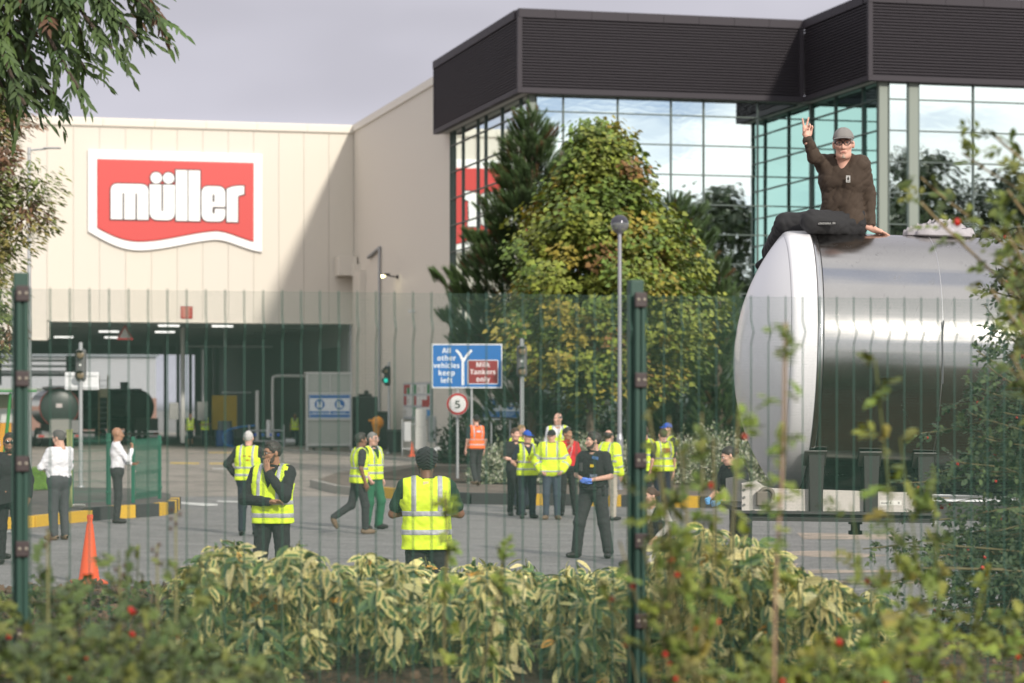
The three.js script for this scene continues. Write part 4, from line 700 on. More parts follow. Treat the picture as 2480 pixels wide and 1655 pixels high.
// ---------------------------------------------------------------- inside the bay
function bayTanker(label, px, Z, r, len, turn, faceM, barrelM, ringM) {
  const s = thing('bay_tanker', label, 'tanker', onGround(px, Z), turn, 'tankers in the loading bay'), cy = EYE - (987 - HY) / (F / Z);
  const b = new THREE.CylinderGeometry(r, r, len, 40, 1, true).rotateX(Math.PI / 2).translate(0, cy, -len / 2); part(s, 'barrel', b, barrelM);
  part(s, 'end_dish', new THREE.SphereGeometry(r, 36, 16, 0, 6.3, 0, Math.PI / 2).scale(1, 0.22, 1).rotateX(Math.PI / 2).translate(0, cy, 0), faceM);
  part(s, 'end_ring', new THREE.TorusGeometry(r * 1.0, 0.03, 8, 48).translate(0, cy, 0), ringM);
  part(s, 'chassis', [span(-0.45, 0.45, cy - r - 0.3, cy - r + 0.1, -len, 0.1)], black);
  part(s, 'rear_cabinet', [span(-0.5, 0.55, 0.75, cy - r * 0.62, 0.05, 0.28)], mat([0.25, 0.25, 0.23], { roughness: 0.4, metalness: 0.6 }));
  part(s, 'side_locker', [span(0.6, 1.1, 0.75, cy - r * 0.66, -0.1, 0.25)], mat([0.2, 0.2, 0.2])); part(s, 'bumper', [span(-1.2, 1.2, 0.5, 0.66, 0.1, 0.2)], mat([0.3, 0.28, 0.26]));
  for (const k of [-1, 1]) { part(s, 'tail_light', rbx(0.3, 0.1, 0.03, k * 0.95, 0.58, 0.21, 0.01), mat([0.4, 0.02, 0.02], { roughness: 0.2 })); for (const z of [-1.2, -2.5]) part(s, 'wheel', new THREE.TorusGeometry(0.36, 0.15, 10, 20).rotateY(Math.PI / 2).translate(k * 1.0, 0.51, z), black); }
  part(s, 'top_walkway', [span(-0.35, 0.35, cy + r, cy + r + 0.12, -len + 0.2, -0.3), span(-0.4, -0.36, cy + r, cy + r + 0.5, -1.4, -0.6)], galv);
  return s;
}
const darkDish = mat([0.03, 0.045, 0.04], { roughness: 0.35 }), mirrorSteel = mat([0.6, 0.6, 0.6], { metalness: 1, roughness: 0.12 });
const t1 = bayTanker('tank trailer with a dark green end dish and a white name plate', 143, 128, 1.02, 9, TH, darkDish, mirrorSteel, mat([0.25, 0.03, 0.03]));
part(t1, 'name_plate', rbx(0.32, 0.22, 0.02, -0.02, 2.2, 0.225, 0.01), mat([0.55, 0.5, 0.5]));
bayTanker('tank trailer with a dark grey end dish beside the ladder', 338, 139, 0.96, 9, TH + 0.5, mat([0.07, 0.07, 0.065], { roughness: 0.4 }), mirrorSteel, mat([0.1, 0.1, 0.1]));
bayTanker('white ended tank trailer half hidden behind the green dish', 204, 146, 0.9, 8, TH, mat([0.6, 0.58, 0.54], { roughness: 0.4 }), mirrorSteel, mat([0.4, 0.4, 0.4]));
{
  const lad = thing('bay_ladder', 'yellow and steel access ladder between the tankers', 'ladder', onGround(250, 135), TH); for (const k of [-0.25, 0.25]) part(lad, 'rail', rod(V(k, 0, 0), V(k, 3.9, 0), 0.04, 0.04, 8), mat([0.5, 0.42, 0.25], { roughness: 0.5 })); for (let i = 0; i < 12; i++) part(lad, 'rung', rod(V(-0.25, 0.3 + i * 0.3, 0), V(0.25, 0.3 + i * 0.3, 0), 0.02, 0.02, 6), galv); part(lad, 'control_panel', rbx(0.4, 0.5, 0.15, 0, 2.9, 0.1, 0.02), mat([0.6, 0.58, 0.4]));
  const y = thing('yellow_screen', 'yellow sheet screen standing in the bay', 'screen', onGround(543, 131), TH); part(y, 'sheet', span(-0.68, 0.68, 0.9, 2.75, -0.03, 0.03), mat([0.5, 0.33, 0.02], { roughness: 0.6 })); for (const k of [-0.6, 0.6]) part(y, 'leg', rod(V(k, 0, 0), V(k, 0.95, 0), 0.03, 0.03, 6), black);
  for (const [px, which] of [[530, 'blue plastic drum by the worker with folded arms'], [546, 'blue plastic drum between its twin and the blue hose']]) { const d = thing('blue_drum', which, 'drum', onGround(px + 6, 129.3), 0, 'blue drums below the yellow screen'); part(d, 'barrel', new THREE.LatheGeometry([[0, 0], [0.27, 0], [0.3, 0.06], [0.3, 0.82], [0.27, 0.88], [0, 0.88]].map(([a, b]) => new THREE.Vector2(a, b)), 20), mat([0.02, 0.06, 0.22], { roughness: 0.45 })); part(d, 'grey_cap', new THREE.CylinderGeometry(0.2, 0.22, 0.5, 14).translate(0, 1.13, 0), mat([0.12, 0.13, 0.14])); }
  single('blue_hose', tube([V(0, 0.05, 0), V(-0.35, 0.12, 0.1), V(-0.55, 0.5, 0.1), V(-0.4, 0.85, 0), V(0.2, 1.05, -0.1), V(1.1, 1.15, -0.2)], 0.045, 40), mat([0.03, 0.16, 0.45], { roughness: 0.4 }), 'blue hose looping up from the bay floor', 'hose').position.copy(onGround(566, 127));
  const m = thing('pipe_manifold', 'steel pipe manifold with blue valve handles in the bay', 'manifold', onGround(645, 125.5), TH); part(m, 'frame', [rod(V(-0.9, 0.35, 0), V(0.9, 0.35, 0), 0.05, 0.05, 8), rod(V(-0.9, 0.9, 0), V(0.9, 0.9, 0), 0.05, 0.05, 8), rod(V(-0.9, 0, 0), V(-0.9, 1.2, 0), 0.05, 0.05, 8), rod(V(0.9, 0, 0), V(0.9, 1.2, 0), 0.05, 0.05, 8)], galv); for (let i = 0; i < 4; i++) part(m, 'valve_handle', rbx(0.12, 0.16, 0.12, -0.6 + i * 0.4, 0.68, 0.1, 0.03), mat([0.02, 0.08, 0.5])); part(m, 'filter_body', new THREE.CylinderGeometry(0.12, 0.12, 0.9, 14).translate(0.1, 1.0, 0.05), mat([0.6, 0.6, 0.6])); part(m, 'pump', new THREE.CylinderGeometry(0.22, 0.22, 0.5, 16).rotateZ(Math.PI / 2).translate(1.2, 0.3, 0.1), galv);
}
{ // steel crash rail and yellow kerb seen under the trailer's tail
  const s = thing('crash_rail', 'low silver crash rail beyond the trailer', 'barrier', onGround(2250, 44), 0); for (const x of [0.1, 1.6]) part(s, 'post', bx(0.1, 0.5, 0.1, x, 0.25, -0.05), galv); part(s, 'rail', [rod(V(-0.2, 0.42, 0), V(3.4, 0.42, 0), 0.06, 0.06, 10), rod(V(-0.2, 0.54, 0), V(3.4, 0.54, 0), 0.05, 0.05, 10)], galv);
}
// ---------------------------------------------------------------- figures: tapered bones, blended and meshed
class Field {
  constructor(lo, hi, cell) {
    this.lo = lo; this.c = cell; this.n = [0, 1, 2].map((i) => Math.max(3, Math.ceil((hi[i] - lo[i]) / cell) + 1));
    this.d = new Float32Array(this.n[0] * this.n[1] * this.n[2]).fill(1);
  }
  each(lo, hi, fn) {
    const { n, c, d } = this, a = [0, 1, 2].map((i) => Math.max(0, Math.floor((lo[i] - this.lo[i]) / c))), b = [0, 1, 2].map((i) => Math.min(n[i] - 1, Math.ceil((hi[i] - this.lo[i]) / c)));
    for (let z = a[2]; z <= b[2]; z++) for (let y = a[1]; y <= b[1]; y++) for (let x = a[0]; x <= b[0]; x++) { const i = (z * n[1] + y) * n[0] + x; d[i] = fn(this.lo[0] + x * c, this.lo[1] + y * c, this.lo[2] + z * c, d[i]); }
  }
  cap(a, b, ra, rb = ra, k = 0.03) {
    const r = Math.max(ra, rb) + Math.max(0.05, this.c * 2.5, k), lo = [Math.min(a.x, b.x) - r, Math.min(a.y, b.y) - r, Math.min(a.z, b.z) - r], hi = [Math.max(a.x, b.x) + r, Math.max(a.y, b.y) + r, Math.max(a.z, b.z) + r];
    const dx = b.x - a.x, dy = b.y - a.y, dz = b.z - a.z, l2 = dx * dx + dy * dy + dz * dz + 1e-9;
    this.each(lo, hi, (x, y, z, f) => {
      const px = x - a.x, py = y - a.y, pz = z - a.z; let t = (px * dx + py * dy + pz * dz) / l2; t = t < 0 ? 0 : t > 1 ? 1 : t;
      const ex = px - dx * t, ey = py - dy * t, ez = pz - dz * t, e = Math.sqrt(ex * ex + ey * ey + ez * ez) - (ra + (rb - ra) * t);
      const h = Math.max(k - Math.abs(f - e), 0) / k; return Math.min(f, e) - h * h * k * 0.25;
    });
    return this;
  }
  ell(c, r, k = 0.02, sub = false) {
    const m = Math.max(0.05, this.c * 2.5, k), s = Math.min(...r);
    this.each([c.x - r[0] - m, c.y - r[1] - m, c.z - r[2] - m], [c.x + r[0] + m, c.y + r[1] + m, c.z + r[2] + m], (x, y, z, f) => {
      const ux = (x - c.x) / r[0], uy = (y - c.y) / r[1], uz = (z - c.z) / r[2], q = Math.sqrt(ux * ux + uy * uy + uz * uz), g = Math.sqrt(ux * ux / (r[0] * r[0]) + uy * uy / (r[1] * r[1]) + uz * uz / (r[2] * r[2])) + 1e-6;
      let e = q < 0.3 ? (q - 1) * s : q * (q - 1) / g;
      if (sub) { e = -e; const h = Math.max(k - Math.abs(f - e), 0) / k; return Math.max(f, e) + h * h * k * 0.25; }
      const h = Math.max(k - Math.abs(f - e), 0) / k; return Math.min(f, e) - h * h * k * 0.25;
    });
    return this;
  }
  cut(fn) { const { n, c, d } = this; let i = 0; for (let z = 0; z < n[2]; z++) for (let y = 0; y < n[1]; y++) for (let x = 0; x < n[0]; x++, i++) if (d[i] < 0.08) d[i] = Math.max(d[i], fn(this.lo[0] + x * c, this.lo[1] + y * c, this.lo[2] + z * c)); return this; }
  rough(fn) { const { n, c, d } = this; let i = 0; for (let z = 0; z < n[2]; z++) for (let y = 0; y < n[1]; y++) for (let x = 0; x < n[0]; x++, i++) if (Math.abs(d[i]) < 0.05) d[i] += fn(this.lo[0] + x * c, this.lo[1] + y * c, this.lo[2] + z * c); return this; }
  copy(off = 0) { const f = Object.create(Field.prototype); f.lo = this.lo; f.c = this.c; f.n = this.n; f.d = this.d.map((v) => v - off); return f; }
  mesh() { // surface nets
    const { n: [nx, ny, nz], c, d, lo } = this, id = new Int32Array(d.length).fill(-1), pos = [], idx = [], sxy = nx * ny;
    const E = [[0, 1], [0, 2], [0, 4], [1, 3], [1, 5], [2, 3], [2, 6], [3, 7], [4, 5], [4, 6], [5, 7], [6, 7]], v = new Float64Array(8);
    for (let z = 0; z < nz - 1; z++) for (let y = 0; y < ny - 1; y++) for (let x = 0; x < nx - 1; x++) {
      const i = z * sxy + y * nx + x; let m = 0;
      for (let k = 0; k < 8; k++) { v[k] = d[i + (k & 1) + ((k >> 1) & 1) * nx + (k >> 2) * sxy]; if (v[k] < 0) m |= 1 << k; }
      if (m === 0 || m === 255) continue;
      let px = 0, py = 0, pz = 0, q = 0;
      for (const [a, b] of E) if ((v[a] < 0) !== (v[b] < 0)) { const t = v[a] / (v[a] - v[b]); px += (a & 1) + ((b & 1) - (a & 1)) * t; py += ((a >> 1) & 1) + (((b >> 1) & 1) - ((a >> 1) & 1)) * t; pz += (a >> 2) + ((b >> 2) - (a >> 2)) * t; q++; }
      id[i] = pos.length / 3; pos.push(lo[0] + (x + px / q) * c, lo[1] + (y + py / q) * c, lo[2] + (z + pz / q) * c);
    }
    const quad = (a, b, e, f, flip) => { if (a < 0 || b < 0 || e < 0 || f < 0) return; flip ? idx.push(a, f, e, a, e, b) : idx.push(a, b, e, a, e, f); };
    for (let z = 1; z < nz - 1; z++) for (let y = 1; y < ny - 1; y++) for (let x = 1; x < nx - 1; x++) {
      const i = z * sxy + y * nx + x, s = d[i] < 0;
      if (s !== d[i + 1] < 0) quad(id[i - nx - sxy], id[i - sxy], id[i], id[i - nx], !s);
      if (s !== d[i + nx] < 0) quad(id[i - 1 - sxy], id[i - 1], id[i], id[i - sxy], !s);
      if (s !== d[i + sxy] < 0) quad(id[i - 1 - nx], id[i - nx], id[i], id[i - 1], !s);
    }
    const g = new THREE.BufferGeometry(); g.setAttribute('position', new THREE.Float32BufferAttribute(pos, 3)); g.setIndex(idx); g.computeVertexNormals(); return g;
  }
}
const A3 = (a) => V(a[0], a[1], a[2]);
// --- heads, hair and hands made once
const headGeo = {};
function head(cell) {
  if (headGeo[cell]) return headGeo[cell];
  const f = new Field([-0.11, -0.2, -0.13], [0.11, 0.15, 0.15], cell);
  f.ell(V(0, 0.03, -0.015), [0.076, 0.093, 0.095], 0.02).ell(V(0, -0.035, 0.02), [0.062, 0.085, 0.074], 0.03);
  f.cap(V(-0.03, -0.092, 0.038), V(0.03, -0.092, 0.038), 0.03, 0.03, 0.03).cap(V(-0.012, -0.103, 0.062), V(0.012, -0.103, 0.062), 0.02, 0.02, 0.02);
  f.cap(V(0, 0.012, 0.09), V(0, -0.036, 0.112), 0.009, 0.013, 0.012).cap(V(-0.012, -0.04, 0.098), V(0.012, -0.04, 0.098), 0.009, 0.009, 0.008);
  f.cap(V(-0.036, 0.03, 0.08), V(0.036, 0.03, 0.08), 0.012, 0.012, 0.015).cap(V(-0.045, -0.02, 0.066), V(-0.025, -0.028, 0.082), 0.02, 0.018, 0.02).cap(V(0.045, -0.02, 0.066), V(0.025, -0.028, 0.082), 0.02, 0.018, 0.02);
  f.ell(V(-0.031, 0.006, 0.1), [0.016, 0.011, 0.014], 0.012, true).ell(V(0.031, 0.006, 0.1), [0.016, 0.011, 0.014], 0.012, true);
  f.cap(V(-0.02, -0.066, 0.088), V(0.02, -0.066, 0.088), 0.0075, 0.0075, 0.008).cap(V(-0.016, -0.076, 0.086), V(0.016, -0.076, 0.086), 0.008, 0.008, 0.006);
  for (const s of [-1, 1]) f.ell(V(s * 0.079, -0.006, -0.008), [0.012, 0.032, 0.02], 0.012);
  f.cap(V(0, -0.08, -0.018), V(0, -0.19, -0.03), 0.054, 0.057, 0.03);
  return (headGeo[cell] = f.mesh());
}
const hairGeo = {};
function hair(type, cell) {
  const key = type + cell; if (hairGeo[key]) return hairGeo[key];
  const f = new Field([-0.16, -0.24, -0.2], [0.16, 0.2, 0.22], cell), ripple = (a, s) => (x, y, z) => a * noise3(x * s, y * s * 0.7, z * s);
  if (type === 'short' || type === 'fringe' || type === 'long' || type === 'crop') {
    const g = type === 'crop' ? 0.004 : 0.0075;
    f.ell(V(0, 0.032, -0.017), [0.076 + g, 0.093 + g, 0.095 + g], 0.02); if (type === 'short') f.ell(V(0, 0.105, 0.02), [0.055, 0.03, 0.06], 0.03);
    if (type === 'long') f.cap(V(-0.05, 0, -0.07), V(-0.055, -0.17, -0.06), 0.05, 0.035, 0.03).cap(V(0.05, 0, -0.07), V(0.055, -0.17, -0.06), 0.05, 0.035, 0.03).cap(V(0, 0, -0.08), V(0, -0.18, -0.075), 0.06, 0.04, 0.03);
    if (type === 'tied') f.ell(V(0, 0, -0.13), [0.04, 0.04, 0.04], 0.02);
    f.cut((x, y, z) => (type === 'long' && z < -0.03 ? -1 : (0.886 * z - y + (Math.abs(x) > 0.055 ? -0.02 : 0)) * 0.75));
    if (type === 'fringe') f.cut((x, y, z) => y - 0.062 + z * 0.25);
    f.rough(ripple(0.004, 45));
  } else if (type === 'bun') { f.ell(V(0, 0.032, -0.017), [0.083, 0.1, 0.103], 0.02).ell(V(0, 0.02, -0.13), [0.042, 0.042, 0.035], 0.02); f.cut((x, y, z) => (0.886 * z - y) * 0.75); }
  else if (type === 'beard') { f.ell(V(0, -0.08, 0.034), [0.063, 0.055, 0.063], 0.02).cap(V(-0.071, -0.02, 0.008), V(-0.048, -0.08, 0.038), 0.011, 0.018, 0.02).cap(V(0.071, -0.02, 0.008), V(0.048, -0.08, 0.038), 0.011, 0.018, 0.02); f.cut((x, y, z) => (Math.abs(x) < 0.052 ? y + 0.058 + Math.abs(x) * 0.25 : -1)); f.ell(V(0, -0.072, 0.1), [0.024, 0.011, 0.025], 0.006, true); f.rough(ripple(0.003, 60)); }
  else if (type === 'goatee') { f.cap(V(-0.01, -0.106, 0.07), V(0.01, -0.106, 0.07), 0.013, 0.013, 0.01).cap(V(0, -0.092, 0.08), V(0, -0.11, 0.078), 0.009, 0.011, 0.01); f.rough(ripple(0.0025, 80)); }
  else if (type === 'cap') { f.ell(V(0, 0.03, -0.014), [0.087, 0.108, 0.108], 0.02); f.cut((x, y, z) => 0.045 + z * 0.06 - y); f.rough((x, y, z) => 0.0015 * Math.cos(Math.atan2(x, z) * 6)); }
  else if (type === 'brim') { const g = f; g.each([-0.12, 0, 0], [0.12, 0.1, 0.2], (x, y, z, v) => { const r = Math.hypot(x / 0.082, (z - 0.085) / 0.085) - 1, yy = y - (0.052 - (z - 0.08) * 0.16 - x * x * 2.6); return Math.max(r * 0.075, Math.abs(yy) - Math.max(0.004, cell * 0.6)); }); }
  else if (type === 'turban') { f.ell(V(0, 0.055, -0.012), [0.101, 0.088, 0.122], 0.03).ell(V(0, 0.02, -0.05), [0.085, 0.09, 0.075], 0.04).ell(V(0, 0.075, 0.04), [0.07, 0.07, 0.07], 0.04); f.cut((x, y, z) => 0.7 * z - y - 0.035 - (z < -0.02 ? 0.03 : 0)); f.rough((x, y, z) => 0.0045 * Math.cos((y * 1.0 + Math.abs(x) * 0.75 - z * 0.3) * 190)); }
  return (hairGeo[key] = f.mesh());
}
const handGeo = {};
function hand(pose, cell) { // wrist at the origin, fingers along -y, palm faces +z, thumb on +x
  const key = pose + cell; if (handGeo[key]) return handGeo[key];
  const f = new Field([-0.09, -0.23, -0.09], [0.11, 0.05, 0.13], cell);
  f.cap(V(0, 0.03, 0), V(0, -0.02, 0), 0.027, 0.027, 0.02).cap(V(-0.022, -0.045, 0), V(-0.028, -0.09, 0), 0.017, 0.015, 0.02).cap(V(0.0, -0.03, 0.002), V(0.0, -0.09, 0), 0.02, 0.015, 0.02).cap(V(0.022, -0.04, 0.002), V(0.028, -0.092, 0), 0.019, 0.0145, 0.02);
  const curlOf = { relaxed: [0.5, 0.45, 0.4, 0.35], fist: [1.5, 1.5, 1.45, 1.4], flat: [0.06, 0.04, 0.05, 0.06], vsign: [1.55, 1.5, 0.04, 0.04], hold: [1.1, 1.05, 1.0, 0.9] }[pose], spread = { vsign: [0, 0, -0.2, 0.2], flat: [-0.22, -0.07, 0.07, 0.2] }[pose] ?? [-0.1, -0.03, 0.04, 0.1];
  [[-0.031, 0.056, 0.0075], [-0.0105, 0.068, 0.0085], [0.0105, 0.073, 0.0088], [0.031, 0.065, 0.0085]].forEach(([x, L, r], i) => {
    let p = V(x, -0.092 + (i === 0 ? 0.008 : 0), 0), a = curlOf[i] * 0.6; const sp = spread[i];
    for (const [k, seg] of [[0, 0.46], [1, 0.3], [2, 0.24]]) { const l = L * seg * 1.08, q = p.clone().add(V(Math.sin(sp) * Math.cos(a) * l, -Math.cos(a) * Math.cos(sp) * l, Math.sin(a) * l)); f.cap(p, q, r * (1 - k * 0.08), r * (0.92 - k * 0.08), 0.004); p = q; a += curlOf[i] * 0.75; }
  });
  const th = pose === 'vsign' || pose === 'fist' ? [V(0.03, -0.035, 0.012), V(0.036, -0.06, 0.034), V(0.012, -0.08, 0.045)] : pose === 'flat' ? [V(0.03, -0.03, 0.004), V(0.058, -0.055, 0.006), V(0.075, -0.085, 0.006)] : [V(0.03, -0.03, 0.008), V(0.05, -0.06, 0.02), V(0.048, -0.09, 0.03)];
  f.cap(V(0.012, -0.015, 0.004), th[0], 0.016, 0.014, 0.012).cap(th[0], th[1], 0.0125, 0.0105, 0.006).cap(th[1], th[2], 0.0105, 0.0085, 0.004);
  return (handGeo[key] = f.mesh());
}
function basis(dir, palm) { // finger direction and palm direction to a matrix for hand()
  const y = dir.clone().normalize().negate(), z = palm.clone().sub(y.clone().multiplyScalar(palm.dot(y))).normalize(), x = y.clone().cross(z); return new THREE.Matrix4().makeBasis(x, y, z);
}
const cloth = (c, o = {}) => mat(c, { roughness: 0.88, sheen: 0.25, sheenColor: col(0.3, 0.3, 0.3), sheenRoughness: 0.6, ...o });
const C = {
  yellow: cloth([0.66, 0.86, 0.03], { roughness: 0.7 }), orange: cloth([0.85, 0.16, 0.03], { roughness: 0.7 }), strip: mat([0.4, 0.41, 0.43], { roughness: 0.55, metalness: 0.1 }), black: cloth([0.016, 0.016, 0.018]), charcoal: cloth([0.03, 0.031, 0.033]), navy: cloth([0.018, 0.022, 0.035]),
  white: cloth([0.72, 0.72, 0.75]), red: cloth([0.55, 0.018, 0.025]), green: cloth([0.02, 0.1, 0.05]), dgreen: cloth([0.012, 0.04, 0.022]), grey: cloth([0.06, 0.063, 0.068]), slate: cloth([0.045, 0.06, 0.085]), beige: cloth([0.4, 0.36, 0.3]), brown: cloth([0.052, 0.035, 0.024]), pale: cloth([0.38, 0.37, 0.34]),
};
const skinTones = { fair: mat([0.56, 0.33, 0.24], { roughness: 0.55 }), pink: mat([0.6, 0.34, 0.26], { roughness: 0.5 }), tan: mat([0.33, 0.17, 0.1], { roughness: 0.55 }), brown: mat([0.19, 0.09, 0.052], { roughness: 0.55 }) };
const hairM = { beard: mat([0.06, 0.038, 0.027], { roughness: 0.8 }), dark: mat([0.026, 0.019, 0.015], { roughness: 0.55 }), brown: mat([0.06, 0.032, 0.018], { roughness: 0.65 }), grey: mat([0.2, 0.19, 0.18], { roughness: 0.7 }), white: mat([0.5, 0.48, 0.46], { roughness: 0.7 }), steel: mat([0.09, 0.085, 0.08], { roughness: 0.7 }), blond: mat([0.28, 0.18, 0.08], { roughness: 0.6 }), blue: cloth([0.02, 0.08, 0.42]), black: cloth([0.014, 0.014, 0.016]), leather: mat([0.02, 0.018, 0.017], { roughness: 0.4 }), tan: mat([0.16, 0.11, 0.07], { roughness: 0.7 }) };

function person(s) {
  const cell = s.cell ?? Math.max(0.009, (s.Z ?? 20) / 2300), k = (s.h ?? 1.75) / 1.75, root = thing('person', s.label, 'person', s.pos ?? onGround(s.px, s.Z, s.ground ?? 0), s.yaw ?? 0, s.group);
  const body = new THREE.Group(); // scale is baked into geometry instead of the node
  const PV = V(0, 0.95, 0), off = A3(s.shift ?? [0, 0, 0]);
  const q = new THREE.Quaternion().setFromEuler(new THREE.Euler(s.lean ?? 0, s.twist ?? 0, s.tilt ?? 0, 'YXZ')), qi = q.clone().invert();
  const U = (x, y, z) => V(x, y, z).sub(PV).applyQuaternion(q).add(PV).add(off);       // torso point to the figure's frame
  const UI = (x, y, z) => V(x, y, z).sub(off).sub(PV).applyQuaternion(qi).add(PV);
  const fat = s.fat ?? 0, wide = s.wide ?? 0;
  const sh = [-1, 1].map((d) => U(d * (0.178 + wide), 1.415, -0.005)), hip = [-1, 1].map((d) => V(d * 0.09, 0.93, 0).add(off));
  const arm = [s.armN, s.armP].map((a, i) => ({ e: A3(a?.e ?? [(i ? 1 : -1) * 0.24, 1.14, -0.02]), w: A3(a?.w ?? [(i ? 1 : -1) * 0.25, 0.9, 0.06]), hand: a?.hand ?? 'relaxed', dir: a?.dir && A3(a.dir), palm: a?.palm && A3(a.palm), glove: a?.glove, hide: a?.hide }));
  const leg = [s.legN, s.legP].map((l, i) => ({ k: A3(l?.k ?? [(i ? 1 : -1) * 0.105, 0.5, 0.02]), a: A3(l?.a ?? [(i ? 1 : -1) * 0.11, 0.085, -0.01]), toe: A3(l?.toe ?? [(i ? 1 : -1) * 0.05, -0.03, 0.15]) }));
  const torso = (f, o, k0 = 0.06) => {
    f.cap(U(-0.075 - wide / 2, 0.98, 0), U(0.075 + wide / 2, 0.98, 0), 0.113 + o, 0.113 + o, k0).cap(U(-0.055 - fat * 0.5, 1.12, 0.008 + fat * 0.5), U(0.055 + fat * 0.5, 1.12, 0.008 + fat * 0.5), 0.104 + fat + o, 0.104 + fat + o, k0);
    f.cap(U(-0.08 - wide / 2, 1.28, 0), U(0.08 + wide / 2, 1.28, 0), 0.116 + o + fat * 0.3, 0.116 + o + fat * 0.3, k0).cap(U(-0.1 - wide / 2, 1.37, -0.008), U(0.1 + wide / 2, 1.37, -0.008), 0.086 + o, 0.086 + o, k0);
    for (const d of [-1, 1]) f.cap(U(0, 1.44, -0.018), U(d * (0.155 + wide), 1.418, -0.008), 0.054 + o * 0.8, 0.055 + o * 0.8, 0.05);
    return f;
  };
  const all = [U(0, 0.8, 0), U(0, 1.6, 0), ...sh, ...hip, ...arm.flatMap((a) => [a.e, a.w]), ...leg.flatMap((l) => [l.k, l.a, l.a.clone().add(l.toe)])];
  const box = (pts, m) => [[0, 1, 2].map((i) => Math.min(...pts.map((p) => p.getComponent(i))) - m), [0, 1, 2].map((i) => Math.max(...pts.map((p) => p.getComponent(i))) + m)];
  const fold = (amp, fr, seed) => (x, y, z) => { const a = noise3(x * fr * 0.45 + y * fr * 0.5 + seed, y * fr * 0.35 - x * fr * 0.3, z * fr * 0.5), b = noise3(x * fr * 1.1 - y * fr * 0.9 + seed * 2, y * fr * 0.5, z * fr * 0.8); return amp * ((1 - Math.abs(a) * 2.2) * 0.9 + 0.55 * b); };
  const seed = (s.px ?? 3) * 0.137, scale = (g) => g.scale(k, k, k);
  const put = (name, g, m, parent = root, stuff) => part(parent, name, scale(g), m, stuff);
  // body
  const bc = Math.max(cell, 0.011), [bl, bh] = box(all, 0.22), b = new Field(bl, bh, bc); torso(b, -0.012);
  b.cap(U(0, 1.43, -0.015), U(0, 1.53, 0), 0.056, 0.054, 0.04);
  arm.forEach((a, i) => { b.cap(sh[i], a.e, 0.05, 0.039, 0.03).cap(a.e, a.w, 0.04, 0.0265, 0.02); });
  leg.forEach((l, i) => { b.cap(hip[i], l.k, 0.08, 0.055, 0.04).cap(l.k, l.a, 0.052, 0.036, 0.03).cap(l.a.clone().add(V(0, -0.03, 0)), l.a.clone().add(V(l.toe.x * 0.7, l.toe.y * 0.8 - 0.035, l.toe.z * 0.7)), 0.022, 0.016, 0.01); });
  const geos = [b.mesh()], fine = Math.max(0.0045, cell * 0.5), hf = Math.max(0.0035, cell * 0.42);
  const hq = new THREE.Quaternion().setFromEuler(new THREE.Euler(s.headPitch ?? 0, s.headYaw ?? 0, s.headRoll ?? 0, 'YXZ')), hp = U(0, 1.63, 0.012).add(A3(s.headShift ?? [0, 0, 0])), HM = new THREE.Matrix4().compose(hp, hq, V(1, 1, 1).multiplyScalar(s.headSize ?? 1));
  geos.push(head(fine).clone().applyMatrix4(HM));
  const handParts = [];
  arm.forEach((a, i) => {
    if (a.hide) return;
    const dir = a.dir ?? a.w.clone().sub(a.e), palm = a.palm ?? V(i ? -1 : 1, 0, 0.15), m = basis(dir, palm);
    // thumb must lie on the proper side: the right hand (x < 0 side of a figure facing +z) mirrors the left
    const g = hand(a.hand, hf).clone(); if ((i === 1) !== (a.mirror ?? false)) { g.scale(-1, 1, 1); const ix = g.index.array; for (let t = 0; t < ix.length; t += 3) { const w = ix[t]; ix[t] = ix[t + 1]; ix[t + 1] = w; } }
    g.applyMatrix4(m.setPosition(a.w)); if (a.glove) handParts.push([g, a.glove]); else geos.push(g);
  });
  const skin = put('body', merge(geos), skinTones[s.skin ?? 'fair']);
  for (const [g, m] of handParts) put('glove', g, m);
  // trousers
  const tr = s.trousers ?? C.charcoal, short = s.shorts, tp = [U(0, 1.02, 0), ...hip, ...leg.flatMap((l) => [l.k, l.a])], [tl, thi] = box(tp, 0.2), t = new Field(tl, thi, cell), bulk = s.bulk ?? 0;
  t.cap(U(-0.075 - wide / 2, 0.985, 0), U(0.075 + wide / 2, 0.985, 0), 0.122 + fat * 0.3, 0.122 + fat * 0.3, 0.05).cap(hip[0], hip[1], 0.118 + fat * 0.2, 0.118 + fat * 0.2, 0.04);
  leg.forEach((l, i) => { const mid = short ? l.k.clone().lerp(l.a, 0.08) : l.a.clone().add(V(0, 0.015, 0)); t.cap(hip[i], l.k, 0.098 + bulk, 0.074 + bulk, 0.035).cap(l.k, mid, 0.073 + bulk, short ? 0.078 : 0.061 + bulk * 1.2, 0.03); });
  t.rough(fold(0.0042, 15, seed)).cut((x, y, z) => { const p = UI(x, y, z); return Math.hypot(p.x, p.z) < 0.19 ? p.y - 1.045 : -1; }); put('trousers', t.mesh(), tr);
  // shoes
  leg.forEach((l) => { const a = l.a, d = l.toe, to = a.clone().add(d), [sl, shh] = box([a, to], 0.09), f = new Field(sl, shh, Math.max(0.008, cell * 0.8)); const down = V(0, -0.045, 0), heel = a.clone().addScaledVector(d, -0.3).add(down); f.cap(heel, a.clone().addScaledVector(d, 0.5).add(V(0, -0.03, 0)), 0.04, 0.042, 0.03).cap(a.clone().addScaledVector(d, 0.4).add(V(0, -0.03, 0)), to.clone().add(V(0, -0.012, 0)), 0.043, 0.036, 0.03).cap(a, a.clone().add(down), 0.045, 0.045, 0.03); put('shoe', f.mesh(), s.shoes ?? hairM.leather); });
